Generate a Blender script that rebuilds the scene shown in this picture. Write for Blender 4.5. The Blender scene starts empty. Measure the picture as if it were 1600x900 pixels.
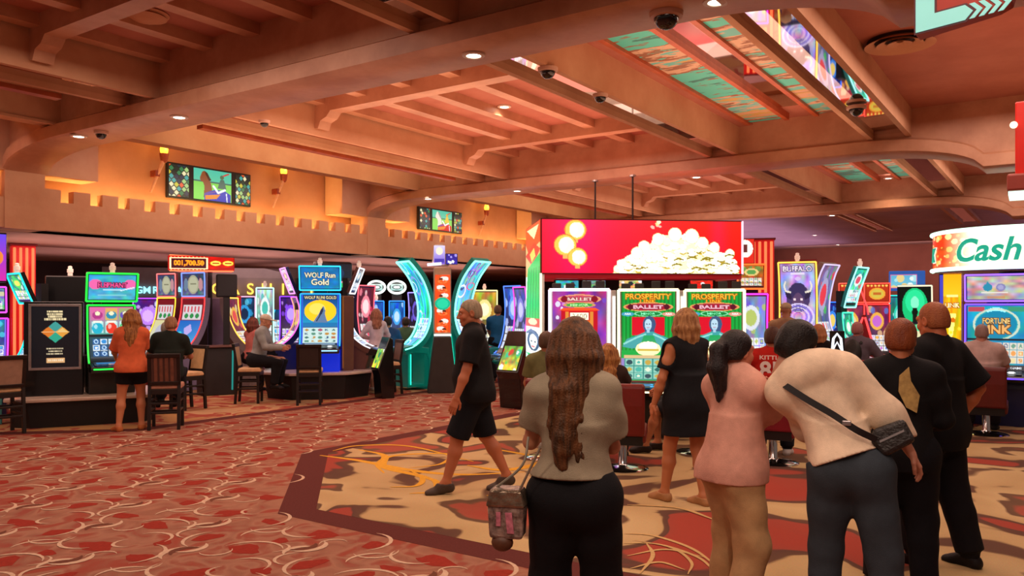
import bpy, math, random
import numpy as np
from mathutils import Vector, Matrix

random.seed(7)
rng = np.random.default_rng(7)
SC = bpy.context.scene
COL = SC.collection
PI = math.pi

# ------------------------------------------------------------------ camera frame
F, HZ, CAMZ = 1265.0, 480.0, 1.7          # focal length in pixels of the 1600x900 frame, horizon row, eye height
CA, SA = 0.8255, 0.5644                   # view direction in room axes


def XY(px, d):
    lat = (px - 800.0) / F * d
    return (d * CA + lat * SA, d * SA - lat * CA)


def W(px, py, d):
    x, y = XY(px, d)
    return (x, y, CAMZ + (HZ - py) / F * d)


def G(px, py):
    return XY(px, CAMZ * F / (py - HZ))


def facing(p, off=0.0):
    """z rotation that turns local -Y towards the eye point, plus degrees anticlockwise"""
    return math.atan2(-p[0], p[1]) + math.radians(off)


def lin(c):
    c = np.asarray(c, float)
    return np.where(c <= 0.04045, c / 12.92, ((np.maximum(c, 0) + 0.055) / 1.055) ** 2.4)


def hexc(h):
    h = h.lstrip('#')
    return tuple(int(h[i:i + 2], 16) / 255 for i in (0, 2, 4))


def L4(c):
    if isinstance(c, str):
        c = hexc(c)
    r = lin(c)
    return (float(r[0]), float(r[1]), float(r[2]), 1.0)


# ------------------------------------------------------------------ materials
MATS = {}


def mat(name, color, rough=0.6, metal=0.0, emit=None, es=1.0, var=0.0, scale=8.0, bump=0.0, bscale=60.0, coat=0.0,
        color2=None, spec=0.5, trans=0.0, alpha=1.0, stretch=None):
    if name in MATS:
        return MATS[name]
    m = bpy.data.materials.new(name)
    m.use_nodes = True
    nt = m.node_tree
    b = nt.nodes['Principled BSDF']
    b.inputs['Base Color'].default_value = L4(color)
    b.inputs['Roughness'].default_value = rough
    b.inputs['Metallic'].default_value = metal
    b.inputs['Coat Weight'].default_value = coat
    b.inputs['Specular IOR Level'].default_value = spec
    b.inputs['Transmission Weight'].default_value = trans
    if alpha < 1:
        b.inputs['Alpha'].default_value = alpha
    if emit is not None:
        b.inputs['Emission Color'].default_value = L4(emit)
        b.inputs['Emission Strength'].default_value = es
    if var > 0 or color2 is not None:
        tc = nt.nodes.new('ShaderNodeTexCoord')
        n = nt.nodes.new('ShaderNodeTexNoise')
        n.inputs['Scale'].default_value = scale
        n.inputs['Detail'].default_value = 5
        n.inputs['Roughness'].default_value = 0.6
        if stretch:
            mp = nt.nodes.new('ShaderNodeMapping')
            mp.inputs['Scale'].default_value = stretch
            nt.links.new(tc.outputs['Object'], mp.inputs['Vector'])
            nt.links.new(mp.outputs['Vector'], n.inputs['Vector'])
        else:
            nt.links.new(tc.outputs['Object'], n.inputs['Vector'])
        r = nt.nodes.new('ShaderNodeValToRGB')
        c1 = np.array(L4(color))
        if color2 is None:
            a, bb = c1 * (1 - var), np.minimum(c1 * (1 + var), 1)
        else:
            a, bb = c1, np.array(L4(color2))
        a[3] = bb[3] = 1
        r.color_ramp.elements[0].position = 0.35
        r.color_ramp.elements[1].position = 0.65
        r.color_ramp.elements[0].color = a
        r.color_ramp.elements[1].color = bb
        nt.links.new(n.outputs['Fac'], r.inputs['Fac'])
        nt.links.new(r.outputs['Color'], b.inputs['Base Color'])
    if bump > 0:
        tc2 = nt.nodes.new('ShaderNodeTexCoord')
        n2 = nt.nodes.new('ShaderNodeTexNoise')
        n2.inputs['Scale'].default_value = bscale
        n2.inputs['Detail'].default_value = 4
        nt.links.new(tc2.outputs['Object'], n2.inputs['Vector'])
        bp = nt.nodes.new('ShaderNodeBump')
        bp.inputs['Strength'].default_value = bump
        bp.inputs['Distance'].default_value = 0.02
        nt.links.new(n2.outputs['Fac'], bp.inputs['Height'])
        nt.links.new(bp.outputs['Normal'], b.inputs['Normal'])
    MATS[name] = m
    return m


def neon(color, es=2.6):
    key = 'neon_%s_%.1f' % (color.lstrip('#'), es)
    return mat(key, '#202020', 0.4, emit=color, es=es)


def attr_mat(name, emit=False, es=1.0, rough=0.7, bump=0.0, bscale=90.0, sss=0.0, spec=0.4):
    if name in MATS:
        return MATS[name]
    m = bpy.data.materials.new(name)
    m.use_nodes = True
    nt = m.node_tree
    b = nt.nodes['Principled BSDF']
    a = nt.nodes.new('ShaderNodeAttribute')
    a.attribute_name = 'Col'
    b.inputs['Roughness'].default_value = rough
    b.inputs['Specular IOR Level'].default_value = spec
    if emit:
        b.inputs['Base Color'].default_value = (0.01, 0.01, 0.01, 1)
        b.inputs['Roughness'].default_value = 0.25
        nt.links.new(a.outputs['Color'], b.inputs['Emission Color'])
        b.inputs['Emission Strength'].default_value = es
    else:
        nt.links.new(a.outputs['Color'], b.inputs['Base Color'])
        if sss > 0:
            b.inputs['Subsurface Weight'].default_value = sss
            b.inputs['Subsurface Radius'].default_value = (0.02, 0.008, 0.004)
    if bump > 0:
        tc2 = nt.nodes.new('ShaderNodeTexCoord')
        n2 = nt.nodes.new('ShaderNodeTexNoise')
        n2.inputs['Scale'].default_value = bscale
        nt.links.new(tc2.outputs['Object'], n2.inputs['Vector'])
        bp = nt.nodes.new('ShaderNodeBump')
        bp.inputs['Strength'].default_value = bump
        bp.inputs['Distance'].default_value = 0.01
        nt.links.new(n2.outputs['Fac'], bp.inputs['Height'])
        nt.links.new(bp.outputs['Normal'], b.inputs['Normal'])
    MATS[name] = m
    return m


SCREEN = attr_mat('lit_screen', emit=True, es=1.08)

# ------------------------------------------------------------------ objects


def tag(o, label=None, cat=None, group=None, kind=None):
    if label:
        o['label'] = label
    if cat:
        o['category'] = cat
    if group:
        o['group'] = group
    if kind:
        o['kind'] = kind
    return o


def thing(name, label, cat, loc=(0, 0, 0), rz=0.0, group=None):
    o = bpy.data.objects.new(name, None)
    COL.objects.link(o)
    o.empty_display_size = 0.2
    o.location = loc if len(loc) == 3 else (loc[0], loc[1], 0)
    o.rotation_euler = (0, 0, rz)
    return tag(o, label, cat, group)


def copy_tree(o, parent=None):
    c = o.copy()
    COL.objects.link(c)
    if parent is not None:
        c.parent = parent
    for ch in list(o.children):
        copy_tree(ch, c)
    return c


def link_mesh(name, me, parent=None, mats=(), smooth=False, bevel=0.0):
    for m in mats:
        me.materials.append(m)
    o = bpy.data.objects.new(name, me)
    COL.objects.link(o)
    if parent is not None:
        o.parent = parent
    if smooth:
        me.polygons.foreach_set('use_smooth', np.ones(len(me.polygons), bool))
    if bevel > 0:
        bv = o.modifiers.new('edge', 'BEVEL')
        bv.width = bevel
        bv.segments = 2
        bv.limit_method = 'ANGLE'
        bv.angle_limit = 0.7
    return o


def np_mesh(name, V, Q, colors=None):
    """quick mesh from arrays: V (n,3), Q (m,4) or (m,3)"""
    me = bpy.data.meshes.new(name)
    V = np.ascontiguousarray(V, np.float32)
    Q = np.ascontiguousarray(Q, np.int32)
    n, k = Q.shape
    me.vertices.add(len(V))
    me.vertices.foreach_set('co', V.ravel())
    me.loops.add(n * k)
    me.loops.foreach_set('vertex_index', Q.ravel())
    me.polygons.add(n)
    me.polygons.foreach_set('loop_start', np.arange(0, n * k, k, dtype=np.int32))
    me.update(calc_edges=True)
    if colors is not None:
        ca = me.color_attributes.new('Col', 'FLOAT_COLOR', 'POINT')
        C = np.ones((len(V), 4), np.float32)
        C[:, :3] = colors
        ca.data.foreach_set('color', C.ravel())
    return me


class MB:
    def __init__(s, tf=None):
        s.v, s.f, s.m, s.tf = [], [], [], tf
        s.mi = 0

    def add(s, vs, fs, M=None):
        o = len(s.v)
        for p in vs:
            p = Vector(p)
            if M is not None:
                p = M @ p
            s.v.append(s.tf(p) if s.tf else tuple(p))
        for f in fs:
            s.f.append(tuple(i + o for i in f))
            s.m.append(s.mi)
        return s

    def box(s, x0, x1, y0, y1, z0, z1, M=None):
        vs = [(x, y, z) for z in (z0, z1) for y in (y0, y1) for x in (x0, x1)]
        fs = [(0, 2, 3, 1), (4, 5, 7, 6), (0, 1, 5, 4), (2, 6, 7, 3), (0, 4, 6, 2), (1, 3, 7, 5)]
        return s.add(vs, fs, M)

    def prism(s, poly, a0, a1, axis='x', M=None):
        """poly: 2-D outline; extruded along axis (x: poly=(y,z), y: poly=(x,z), z: poly=(x,y))"""
        n = len(poly)

        def P(q, a):
            return {'x': (a, q[0], q[1]), 'y': (q[0], a, q[1]), 'z': (q[0], q[1], a)}[axis]
        vs = [P(q, a0) for q in poly] + [P(q, a1) for q in poly]
        fs = [tuple(range(n))[::-1], tuple(range(n, 2 * n))]
        fs += [(i, (i + 1) % n, (i + 1) % n + n, i + n) for i in range(n)]
        return s.add(vs, fs, M)

    def tube(s, pts, r, n=8, M=None, closed=False, caps=True):
        pts = [Vector(p) for p in pts]
        rs = r if isinstance(r, (list, tuple)) else [r] * len(pts)
        m = len(pts)
        up = Vector((0.13, 0.29, 0.95)).normalized()
        vs, prev = [], None
        for i, p in enumerate(pts):
            if closed:
                t = pts[(i + 1) % m] - pts[i - 1]
            else:
                t = pts[min(i + 1, m - 1)] - pts[max(i - 1, 0)]
            if t.length < 1e-9:
                t = Vector((0, 0, 1))
            t.normalize()
            if prev is None:
                a = t.cross(up)
                if a.length < 0.05:
                    a = t.cross(Vector((1, 0, 0)))
            else:
                a = prev - t * prev.dot(t)
            a.normalize()
            prev = a
            b = t.cross(a)
            for k in range(n):
                w = 2 * PI * k / n
                vs.append(p + (a * math.cos(w) + b * math.sin(w)) * rs[i])
        fs = []
        for i in range(m if closed else m - 1):
            j = (i + 1) % m
            for k in range(n):
                fs.append((i * n + k, i * n + (k + 1) % n, j * n + (k + 1) % n, j * n + k))
        if caps and not closed:
            fs.append(tuple(range(n))[::-1])
            fs.append(tuple((m - 1) * n + k for k in range(n)))
        return s.add(vs, fs, M)

    def lathe(s, prof, n=20, M=None, c=(0, 0, 0), caps=True):
        vs, fs = [], []
        for (r, z) in prof:
            for k in range(n):
                a = 2 * PI * k / n
                vs.append((c[0] + r * math.cos(a), c[1] + r * math.sin(a), c[2] + z))
        for i in range(len(prof) - 1):
            for k in range(n):
                fs.append((i * n + k, i * n + (k + 1) % n, (i + 1) * n + (k + 1) % n, (i + 1) * n + k))
        if caps:
            fs.append(tuple(range(n))[::-1])
            fs.append(tuple((len(prof) - 1) * n + k for k in range(n)))
        return s.add(vs, fs, M)

    def ball(s, c, r, n=12, M=None):
        r = r if isinstance(r, (tuple, list)) else (r, r, r)
        prof = [(max(math.sin(PI * i / n), 1e-3), -math.cos(PI * i / n)) for i in range(n + 1)]
        T = Matrix.Translation(c) @ Matrix.Diagonal((r[0], r[1], r[2], 1))
        return s.lathe(prof, 2 * n, T if M is None else M @ T)

    def build(s, name, mats, parent=None, smooth=False, bevel=0.0, loc=None, rot=None):
        me = bpy.data.meshes.new(name)
        me.from_pydata([tuple(p) for p in s.v], [], s.f)
        if not isinstance(mats, (list, tuple)):
            mats = [mats]
        o = link_mesh(name, me, parent, mats, False, bevel)
        if len(mats) > 1:
            me.polygons.foreach_set('material_index', np.array(s.m, np.int32))
        if smooth:
            # smooth only where neighbouring faces are near-parallel
            me.polygons.foreach_set('use_smooth', np.ones(len(me.polygons), bool))
            try:
                me.set_sharp_from_angle(angle=0.7)
            except Exception:
                pass
        me.update()
        if loc is not None:
            o.location = loc
        if rot is not None:
            o.rotation_euler = rot
        return o


def struct(name, mb, mats, smooth=False, bevel=0.0):
    o = mb.build(name, mats, None, smooth, bevel)
    o['kind'] = 'structure'
    return o


def spline(pts, n=8):
    """Catmull-Rom through pts (any dimension)"""
    P = [np.asarray(p, float) for p in pts]
    P = [2 * P[0] - P[1]] + P + [2 * P[-1] - P[-2]]
    out = []
    for i in range(1, len(P) - 2):
        for k in range(n):
            t = k / n
            a, b, c, d = P[i - 1], P[i], P[i + 1], P[i + 2]
            out.append(0.5 * (2 * b + (c - a) * t + (2 * a - 5 * b + 4 * c - d) * t * t + (3 * b - a - 3 * c + d) * t ** 3))
    out.append(P[-2])
    return [tuple(float(q) for q in p) for p in out]


# ------------------------------------------------------------------ lettering
_TXT = {}


def text_tris(s, bold=0.0):
    key = (s, bold)
    if key in _TXT:
        return _TXT[key]
    cu = bpy.data.curves.new('lettering', 'FONT')
    cu.body = s
    cu.size = 1.0
    cu.resolution_u = 4
    cu.offset = bold
    ob = bpy.data.objects.new('lettering', cu)
    COL.objects.link(ob)
    dg = bpy.context.evaluated_depsgraph_get()
    dg.update()
    me = bpy.data.meshes.new_from_object(ob.evaluated_get(dg))
    me.calc_loop_triangles()
    V = np.array([v.co[:2] for v in me.vertices]) if len(me.vertices) else np.zeros((1, 2))
    T = np.array([t.vertices[:] for t in me.loop_triangles], int).reshape(-1, 3)
    bpy.data.objects.remove(ob)
    bpy.data.curves.remove(cu)
    bpy.data.meshes.remove(me)
    lo, hi = V.min(0), V.max(0)
    V = (V - (lo + hi) / 2) / max(hi[1] - lo[1], 1e-6)      # centred, height 1
    _TXT[key] = (V, T)
    return _TXT[key]


def letters(name, s, height, depth, m, parent=None, loc=(0, 0, 0), rot=(0, 0, 0), width=None, bold=0.01, slant=0.0, front_only=False):
    """raised letters in the local XZ plane, facing -Y"""
    V, T = text_tris(s, bold)
    V = V * height
    if width:
        V = V * np.array([width / (V[:, 0].max() - V[:, 0].min()), 1])
    V = V + np.stack([V[:, 1] * slant, V[:, 1] * 0], 1)
    n = len(V)
    f = np.stack([V[:, 0], np.full(n, -depth), V[:, 1]], 1)
    b = np.stack([V[:, 0], np.zeros(n), V[:, 1]], 1)
    tris = [tuple(t) for t in T]
    edges = {}
    for t in tris:
        for a, c in ((t[0], t[1]), (t[1], t[2]), (t[2], t[0])):
            edges[(a, c)] = 1
    fs = list(tris)
    for (a, c) in edges:
        if (c, a) not in edges:
            fs.append((c, a, a + n, c + n))
    me = bpy.data.meshes.new(name)
    me.from_pydata([tuple(p) for p in np.concatenate([f, b])], [], fs)
    o = link_mesh(name, me, parent, [m])
    o.location = loc
    o.rotation_euler = rot
    return o


# ------------------------------------------------------------------ picture canvas for lit displays
class Can:
    def __init__(s, w, h, c='#000000', c2=None):
        s.w, s.h = w, h
        s.a = np.zeros((h, w, 3))
        s.Y, s.X = np.meshgrid((np.arange(h) + .5) / h, (np.arange(w) + .5) / w, indexing='ij')
        s.asp = w / h
        a = np.array(hexc(c))
        b = np.array(hexc(c2)) if c2 else a
        s.a[:] = a + (b - a) * s.Y[..., None]

    def _p(s, mask, c, k=1.0, al=1.0):
        col = np.array(hexc(c)) if isinstance(c, str) else np.array(c)
        s.a[mask] = s.a[mask] * (1 - al) + col * k * al
        return s

    def rect(s, x0, y0, x1, y1, c, k=1.0, al=1.0):
        return s._p((s.X >= x0) & (s.X < x1) & (s.Y >= y0) & (s.Y < y1), c, k, al)

    def frame(s, x0, y0, x1, y1, t, c, k=1.0):
        tx, ty = t, t * s.asp
        ins = (s.X >= x0) & (s.X < x1) & (s.Y >= y0) & (s.Y < y1)
        core = (s.X >= x0 + tx) & (s.X < x1 - tx) & (s.Y >= y0 + ty) & (s.Y < y1 - ty)
        return s._p(ins & ~core, c, k)

    def vgrad(s, x0, y0, x1, y1, c, c2):
        m = (s.X >= x0) & (s.X < x1) & (s.Y >= y0) & (s.Y < y1)
        t = ((s.Y - y0) / (y1 - y0))[m][:, None]
        s.a[m] = np.array(hexc(c)) * (1 - t) + np.array(hexc(c2)) * t
        return s

    def ell(s, cx, cy, rx, ry, c, k=1.0, al=1.0):
        return s._p(((s.X - cx) / rx) ** 2 + ((s.Y - cy) / ry) ** 2 <= 1, c, k, al)

    def ring(s, cx, cy, rx, ry, t, c, k=1.0):
        q = ((s.X - cx) / rx) ** 2 + ((s.Y - cy) / ry) ** 2
        return s._p((q <= 1) & (q >= (1 - t) ** 2), c, k)

    def poly(s, pts, c, k=1.0, al=1.0):
        ins = np.zeros(s.X.shape, bool)
        n = len(pts)
        for i in range(n):
            x1, y1 = pts[i]
            x2, y2 = pts[(i + 1) % n]
            if y1 == y2:
                continue
            cnd = ((y1 > s.Y) != (y2 > s.Y)) & (s.X < (x2 - x1) * (s.Y - y1) / (y2 - y1) + x1)
            ins ^= cnd
        return s._p(ins, c, k, al)

    def line(s, pts, w, c, k=1.0):
        m = np.zeros(s.X.shape, bool)
        for (x1, y1), (x2, y2) in zip(pts[:-1], pts[1:]):
            ax, ay = (x2 - x1) * s.asp, (y2 - y1)
            px, py = (s.X - x1) * s.asp, s.Y - y1
            t = np.clip((px * ax + py * ay) / (ax * ax + ay * ay + 1e-9), 0, 1)
            m |= (px - t * ax) ** 2 + (py - t * ay) ** 2 <= (w * s.asp / 2) ** 2
        return s._p(m, c, k)

    def text(s, txt, cx, cy, w, h, c, k=1.0, bold=0.02, edge=None, ew=0.012):
        V, T = text_tris(txt, bold)
        ww = V[:, 0].max() - V[:, 0].min()
        P = np.stack([cx + V[:, 0] / ww * w, cy - V[:, 1] * h], 1)
        m = np.zeros(s.X.shape, bool)
        for t in T:
            p = P[t]
            x0, x1 = p[:, 0].min(), p[:, 0].max()
            y0, y1 = p[:, 1].min(), p[:, 1].max()
            i0, i1 = max(int(y0 * s.h) - 1, 0), min(int(y1 * s.h) + 2, s.h)
            j0, j1 = max(int(x0 * s.w) - 1, 0), min(int(x1 * s.w) + 2, s.w)
            if i1 <= i0 or j1 <= j0:
                continue
            X, Y = s.X[i0:i1, j0:j1], s.Y[i0:i1, j0:j1]

            def e(a, b):
                return (b[0] - a[0]) * (Y - a[1]) - (b[1] - a[1]) * (X - a[0])
            e0, e1, e2 = e(p[0], p[1]), e(p[1], p[2]), e(p[2], p[0])
            m[i0:i1, j0:j1] |= ((e0 >= 0) & (e1 >= 0) & (e2 >= 0)) | ((e0 <= 0) & (e1 <= 0) & (e2 <= 0))
        if edge:
            mm = m.copy()
            r = max(1, int(round(ew * s.w)))
            for dy in range(-r, r + 1):
                for dx in range(-r, r + 1):
                    mm |= np.roll(np.roll(m, dy, 0), dx, 1)
            s._p(mm, edge)
        return s._p(m, c, k)

    def blobs(s, n, cols, rmin, rmax, x0=0, y0=0, x1=1, y1=1, seed=1, k=1.0, al=1.0):
        r = random.Random(seed)
        for _ in range(n):
            rr = r.uniform(rmin, rmax)
            s.ell(r.uniform(x0, x1), r.uniform(y0, y1), rr, rr * s.asp, r.choice(cols), k, al)
        return s

    def reels(s, x0, y0, x1, y1, nx, ny, cols, bg='#f2f2f2', seed=3, gap=0.06):
        r = random.Random(seed)
        dx, dy = (x1 - x0) / nx, (y1 - y0) / ny
        for i in range(nx):
            for j in range(ny):
                a, b = x0 + i * dx, y0 + j * dy
                s.rect(a + gap * dx, b + gap * dy, a + dx * (1 - gap), b + dy * (1 - gap), bg)
                c = r.choice(cols)
                t = r.randrange(4)
                cx, cy = a + dx / 2, b + dy / 2
                if t == 0:
                    s.ell(cx, cy, dx * .34, dy * .34, c)
                elif t == 1:
                    s.text(r.choice('AKQJ9'), cx, cy, dx * .55, dy * .6, c, bold=.04)
                elif t == 2:
                    s.poly([(cx, cy - dy * .36), (cx + dx * .36, cy), (cx, cy + dy * .36), (cx - dx * .36, cy)], c)
                else:
                    s.rect(cx - dx * .3, cy - dy * .3, cx + dx * .3, cy + dy * .3, c)
                    s.ell(cx, cy, dx * .18, dy * .18, r.choice(cols))
        return s

    def noise(s, amt, seed=5, n=9):
        r = np.random.default_rng(seed)
        g = r.random((n + 2, n + 2, 3))
        yi, xi = s.Y * n, s.X * n
        y0, x0 = yi.astype(int), xi.astype(int)
        fy, fx = (yi - y0)[..., None], (xi - x0)[..., None]
        v = (g[y0, x0] * (1 - fx) + g[y0, x0 + 1] * fx) * (1 - fy) + (g[y0 + 1, x0] * (1 - fx) + g[y0 + 1, x0 + 1] * fx) * fy
        s.a *= 1 + (v - .5) * 2 * amt
        return s

    def mesh(s, name, surf, parent=None, m=None, gain=1.0):
        """surf(U,V): arrays in 0..1 (U right, V up) -> (n,3)"""
        nx, ny = s.w, s.h
        U, V = np.meshgrid(np.linspace(0, 1, nx), np.linspace(1, 0, ny))
        P = surf(U.ravel(), V.ravel())
        i = np.arange(ny - 1)[:, None] * nx + np.arange(nx - 1)[None]
        Q = np.stack([i, i + nx, i + nx + 1, i + 1], -1).reshape(-1, 4)
        me = np_mesh(name, P, Q, lin(np.clip(s.a, 0, 4)).reshape(-1, 3) * gain)
        return link_mesh(name, me, parent, [m or SCREEN], True)


def flat(x0, x1, z0, z1, y=0.0, y1=None):
    """display rectangle facing -Y; y at the bottom, y1 at the top"""
    yt = y if y1 is None else y1
    return lambda U, V: np.stack([x0 + (x1 - x0) * U, y + (yt - y) * V, z0 + (z1 - z0) * V], 1)
# ================================================================== ROOM
KS = 2.0 / 1.7


def TK(p):
    return (p[0] * KS, p[1] * KS, CAMZ + (p[2] - CAMZ) * KS)


def KZ(z):
    return CAMZ + (z - CAMZ) * KS


plaster = mat('pink_plaster', '#cc9c78', 0.8, color2='#bc8662', scale=1.3, bump=0.15, bscale=14)
plaster_beam = mat('beam_plaster', '#cb9878', 0.45, color2='#b27d5e', scale=2.0, bump=0.12, bscale=10)
plaster_wall = mat('ochre_plaster', '#c08a64', 0.85, color2='#ad7650', scale=1.1, bump=0.2, bscale=9)
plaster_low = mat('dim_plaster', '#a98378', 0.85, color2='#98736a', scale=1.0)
coffer_paint = mat('coffer_paint', '#b87560', 0.85, color2='#a86450', scale=1.5)
dark_wall = mat('dark_wall', '#3a2b2e', 0.9, color2='#2a2023', scale=0.7)
grey_wall = mat('grey_wallpaper', '#7d7474', 0.9, color2='#6d6466', scale=1.2)
brown_wall = mat('brown_wall', '#7a4a3e', 0.9, color2='#6a3d34', scale=0.9)
mirror_m = mat('ceiling_mirror', '#e9e2de', 0.03, metal=1.0)
rail_m = mat('copper_rail', '#b4562c', 0.45, color2='#9c4522', scale=6)

# weathered turquoise boards
wood_t = bpy.data.materials.new('weathered_turquoise_boards')
wood_t.use_nodes = True
nt = wood_t.node_tree
bs = nt.nodes['Principled BSDF']
bs.inputs['Roughness'].default_value = 0.6
tc = nt.nodes.new('ShaderNodeTexCoord')
mp = nt.nodes.new('ShaderNodeMapping')
mp.inputs['Scale'].default_value = (1.5, 0.35, 1)
nz = nt.nodes.new('ShaderNodeTexNoise')
nz.inputs['Scale'].default_value = 1.0
nz.inputs['Detail'].default_value = 6
nz.inputs['Roughness'].default_value = 0.62
mp2 = nt.nodes.new('ShaderNodeMapping')
mp2.inputs['Scale'].default_value = (9, 2.2, 1)
nz2 = nt.nodes.new('ShaderNodeTexNoise')
nz2.inputs['Scale'].default_value = 1.0
nz2.inputs['Detail'].default_value = 4
rp = nt.nodes.new('ShaderNodeValToRGB')
rp.color_ramp.interpolation = 'CONSTANT'
els = [(0.0, '#2f7f78'), (0.38, '#49bfae'), (0.465, '#8a5a3c'), (0.495, '#c4a284'), (0.53, '#5fb7b0'), (0.575, '#b99a54'), (0.62, '#c29a7c'), (0.68, '#57a89c')]
rp.color_ramp.elements[0].color = L4(els[0][1])
rp.color_ramp.elements[1].position = els[1][0]
rp.color_ramp.elements[1].color = L4(els[1][1])
for p_, c_ in els[2:]:
    e_ = rp.color_ramp.elements.new(p_)
    e_.color = L4(c_)
mx = nt.nodes.new('ShaderNodeMix')
mx.data_type = 'RGBA'
rp2 = nt.nodes.new('ShaderNodeValToRGB')
rp2.color_ramp.elements[0].position = 0.61
rp2.color_ramp.elements[1].position = 0.65
nt.links.new(tc.outputs['Object'], mp.inputs['Vector'])
nt.links.new(mp.outputs['Vector'], nz.inputs['Vector'])
nt.links.new(tc.outputs['Object'], mp2.inputs['Vector'])
nt.links.new(mp2.outputs['Vector'], nz2.inputs['Vector'])
nt.links.new(nz.outputs['Fac'], rp.inputs['Fac'])
nt.links.new(nz2.outputs['Fac'], rp2.inputs['Fac'])
nt.links.new(rp2.outputs['Color'], mx.inputs['Factor'])
nt.links.new(rp.outputs['Color'], mx.inputs['A'])
mx.inputs['B'].default_value = L4('#86604c')
nt.links.new(mx.outputs['Result'], bs.inputs['Base Color'])

BX = [4.12 - 5.53 + 5.53 * k for k in range(4)]       # -1.41, 4.12, 9.65, 15.18
BWID = 0.48


def dropL(y):
    t = min(max((y - 8.3) / 1.2, 0), 1)
    return -0.22 * (1 - math.sqrt(max(1 - t * t, 0)))


def dropR(y):
    t = min(max((1.9 - y) / 1.2, 0), 1)
    return -0.30 * (1 - math.sqrt(max(1 - t * t * 0.985, 0)))


# cross beams of the ceiling, one trim each
ys = [-3.0, 0.0, 0.5] + [0.7 + 1.2 * i / 14 for i in range(15)] + [3, 4.5, 6, 7.5] + [8.3 + 1.2 * i / 12 for i in range(13)]
for k, x0 in enumerate(BX):
    mb = MB(TK)
    x1 = x0 + BWID
    ring = []
    for y in ys:
        d = dropL(y) + dropR(y)
        ring.append([(x0 - .0, y, 3.42 + d), (x0 + .03, y, 3.40 + d), (x1 - .03, y, 3.40 + d), (x1, y, 3.42 + d), (x1, y, 3.54 + d), (x1 - .03, y, 3.56 + d),
                     (x1 - .07, y, 3.57 + d), (x1 - .07, y, 4.0), (x0 + .07, y, 4.0), (x0 + .07, y, 3.57 + d), (x0 + .03, y, 3.56 + d), (x0, y, 3.54 + d)])
    n = 12
    vs = [p for r in ring for p in r]
    fs = []
    for i in range(len(ring) - 1):
        for j in range(n):
            fs.append((i * n + j, i * n + (j + 1) % n, (i + 1) * n + (j + 1) % n, (i + 1) * n + j))
    fs += [tuple(range(n))[::-1], tuple((len(ring) - 1) * n + j for j in range(n))]
    mb.add(vs, fs)
    struct('trim_%d' % (k + 1), mb, plaster_beam, smooth=True)

# ceiling shell
mb = MB(TK)
mb.box(-3, 26, -3, 9.9, 4.0, 4.05)
struct('ceiling', mb, coffer_paint)
mb = MB(TK)
for k in range(0, 3):
    a, b = BX[k] + BWID - .07, BX[k + 1] + .07
    mb.box(a, b, -3, 1.38, 3.86, 4.0)                      # right coffer lid
    mb.box(a, b, 3.68, 6.68, 3.965, 4.0)
struct('ceiling_coffers', mb, coffer_paint)

# long strips with ceiling mirrors
tn = 6
for k in range(0, 3):
    a, b = BX[k] + BWID - .075, BX[k + 1] + .075
    for (y0, y1, mirr) in ((1.38, 1.82, True), (3.29, 3.68, True), (6.68, 7.2, True), (8.4, 8.68, False)):
        mb = MB(TK)
        if mirr:
            mb.box(a, b, y0, y0 + .055, 3.56, 4.0)
            mb.box(a, b, y1 - .055, y1, 3.56, 4.0)
            mb.box(a, b, y0 + .055, y1 - .055, 3.62, 4.0)
            mb.mi = 1
            mb.box(a, b, y0 + .057, y1 - .057, 3.612, 3.619)
        else:
            mb.box(a, b, y0, y1, 3.56, 4.0)
            mb.box(a, b, y0 - .02, y0 + .03, 3.535, 3.56)
        struct('trim_%d' % tn, mb, [plaster, mirror_m])
        tn += 1
    # boards and rails of the middle coffer
    mb = MB(TK)
    mb.box(a, b, 1.82, 3.29, 3.93, 4.0)
    mb.mi = 1
    mb.box(a, b - .25, 2.66, 3.07, 3.88, 3.93)
    mb.box(a, b - .25, 1.84, 2.29, 3.88, 3.93)
    mb.mi = 2
    for yy in (2.29, 2.62, 3.07):
        mb.box(a, b - .25, yy, yy + .05, 3.85, 3.93)
    mb.mi = 3
    mb.box(a, b - .7, 2.34, 2.62, 3.9, 3.93)
    mb.mi = 0
    mb.box(a, b, 3.12, 3.29, 3.9, 3.95)
    struct('ceiling_boards_%d' % (k + 1), mb, [coffer_paint, wood_t, rail_m, mirror_m])
    # rafters and corbelled cross beams of the wide coffer
    mb = MB(TK)
    for i in range(5):
        yy = 4.08 + .61 * i
        mb.box(a, b, yy, yy + .13, 3.87, 3.97)
    for xo in (1.88, 4.5):
        xx = BX[k] + xo
        mb.box(xx, xx + .16, 3.68, 6.68, 3.79, 3.97)
        for (ya, s) in ((6.68, -1), (3.68, 1)):
            mb.prism([(ya, 3.79), (ya, 3.63), (ya + s * .05, 3.62), (ya + s * .09, 3.70), (ya + s * .18, 3.73), (ya + s * .24, 3.79)], xx, xx + .16, 'x')
    struct('ceiling_rafters_%d' % (k + 1), mb, plaster_beam)

# cable tray in the slot beside the left strip
for k in (0, 1, 2):
    mb = MB(TK)
    a, b = BX[k] + .9, BX[k + 1] - .5
    mb.box(a, b, 7.22, 7.30, 3.60, 3.66)
    mb.box(a, b, 7.24, 7.34, 3.52, 3.56)
    struct('trim_%d' % tn, mb, rail_m)
    tn += 1

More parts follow.
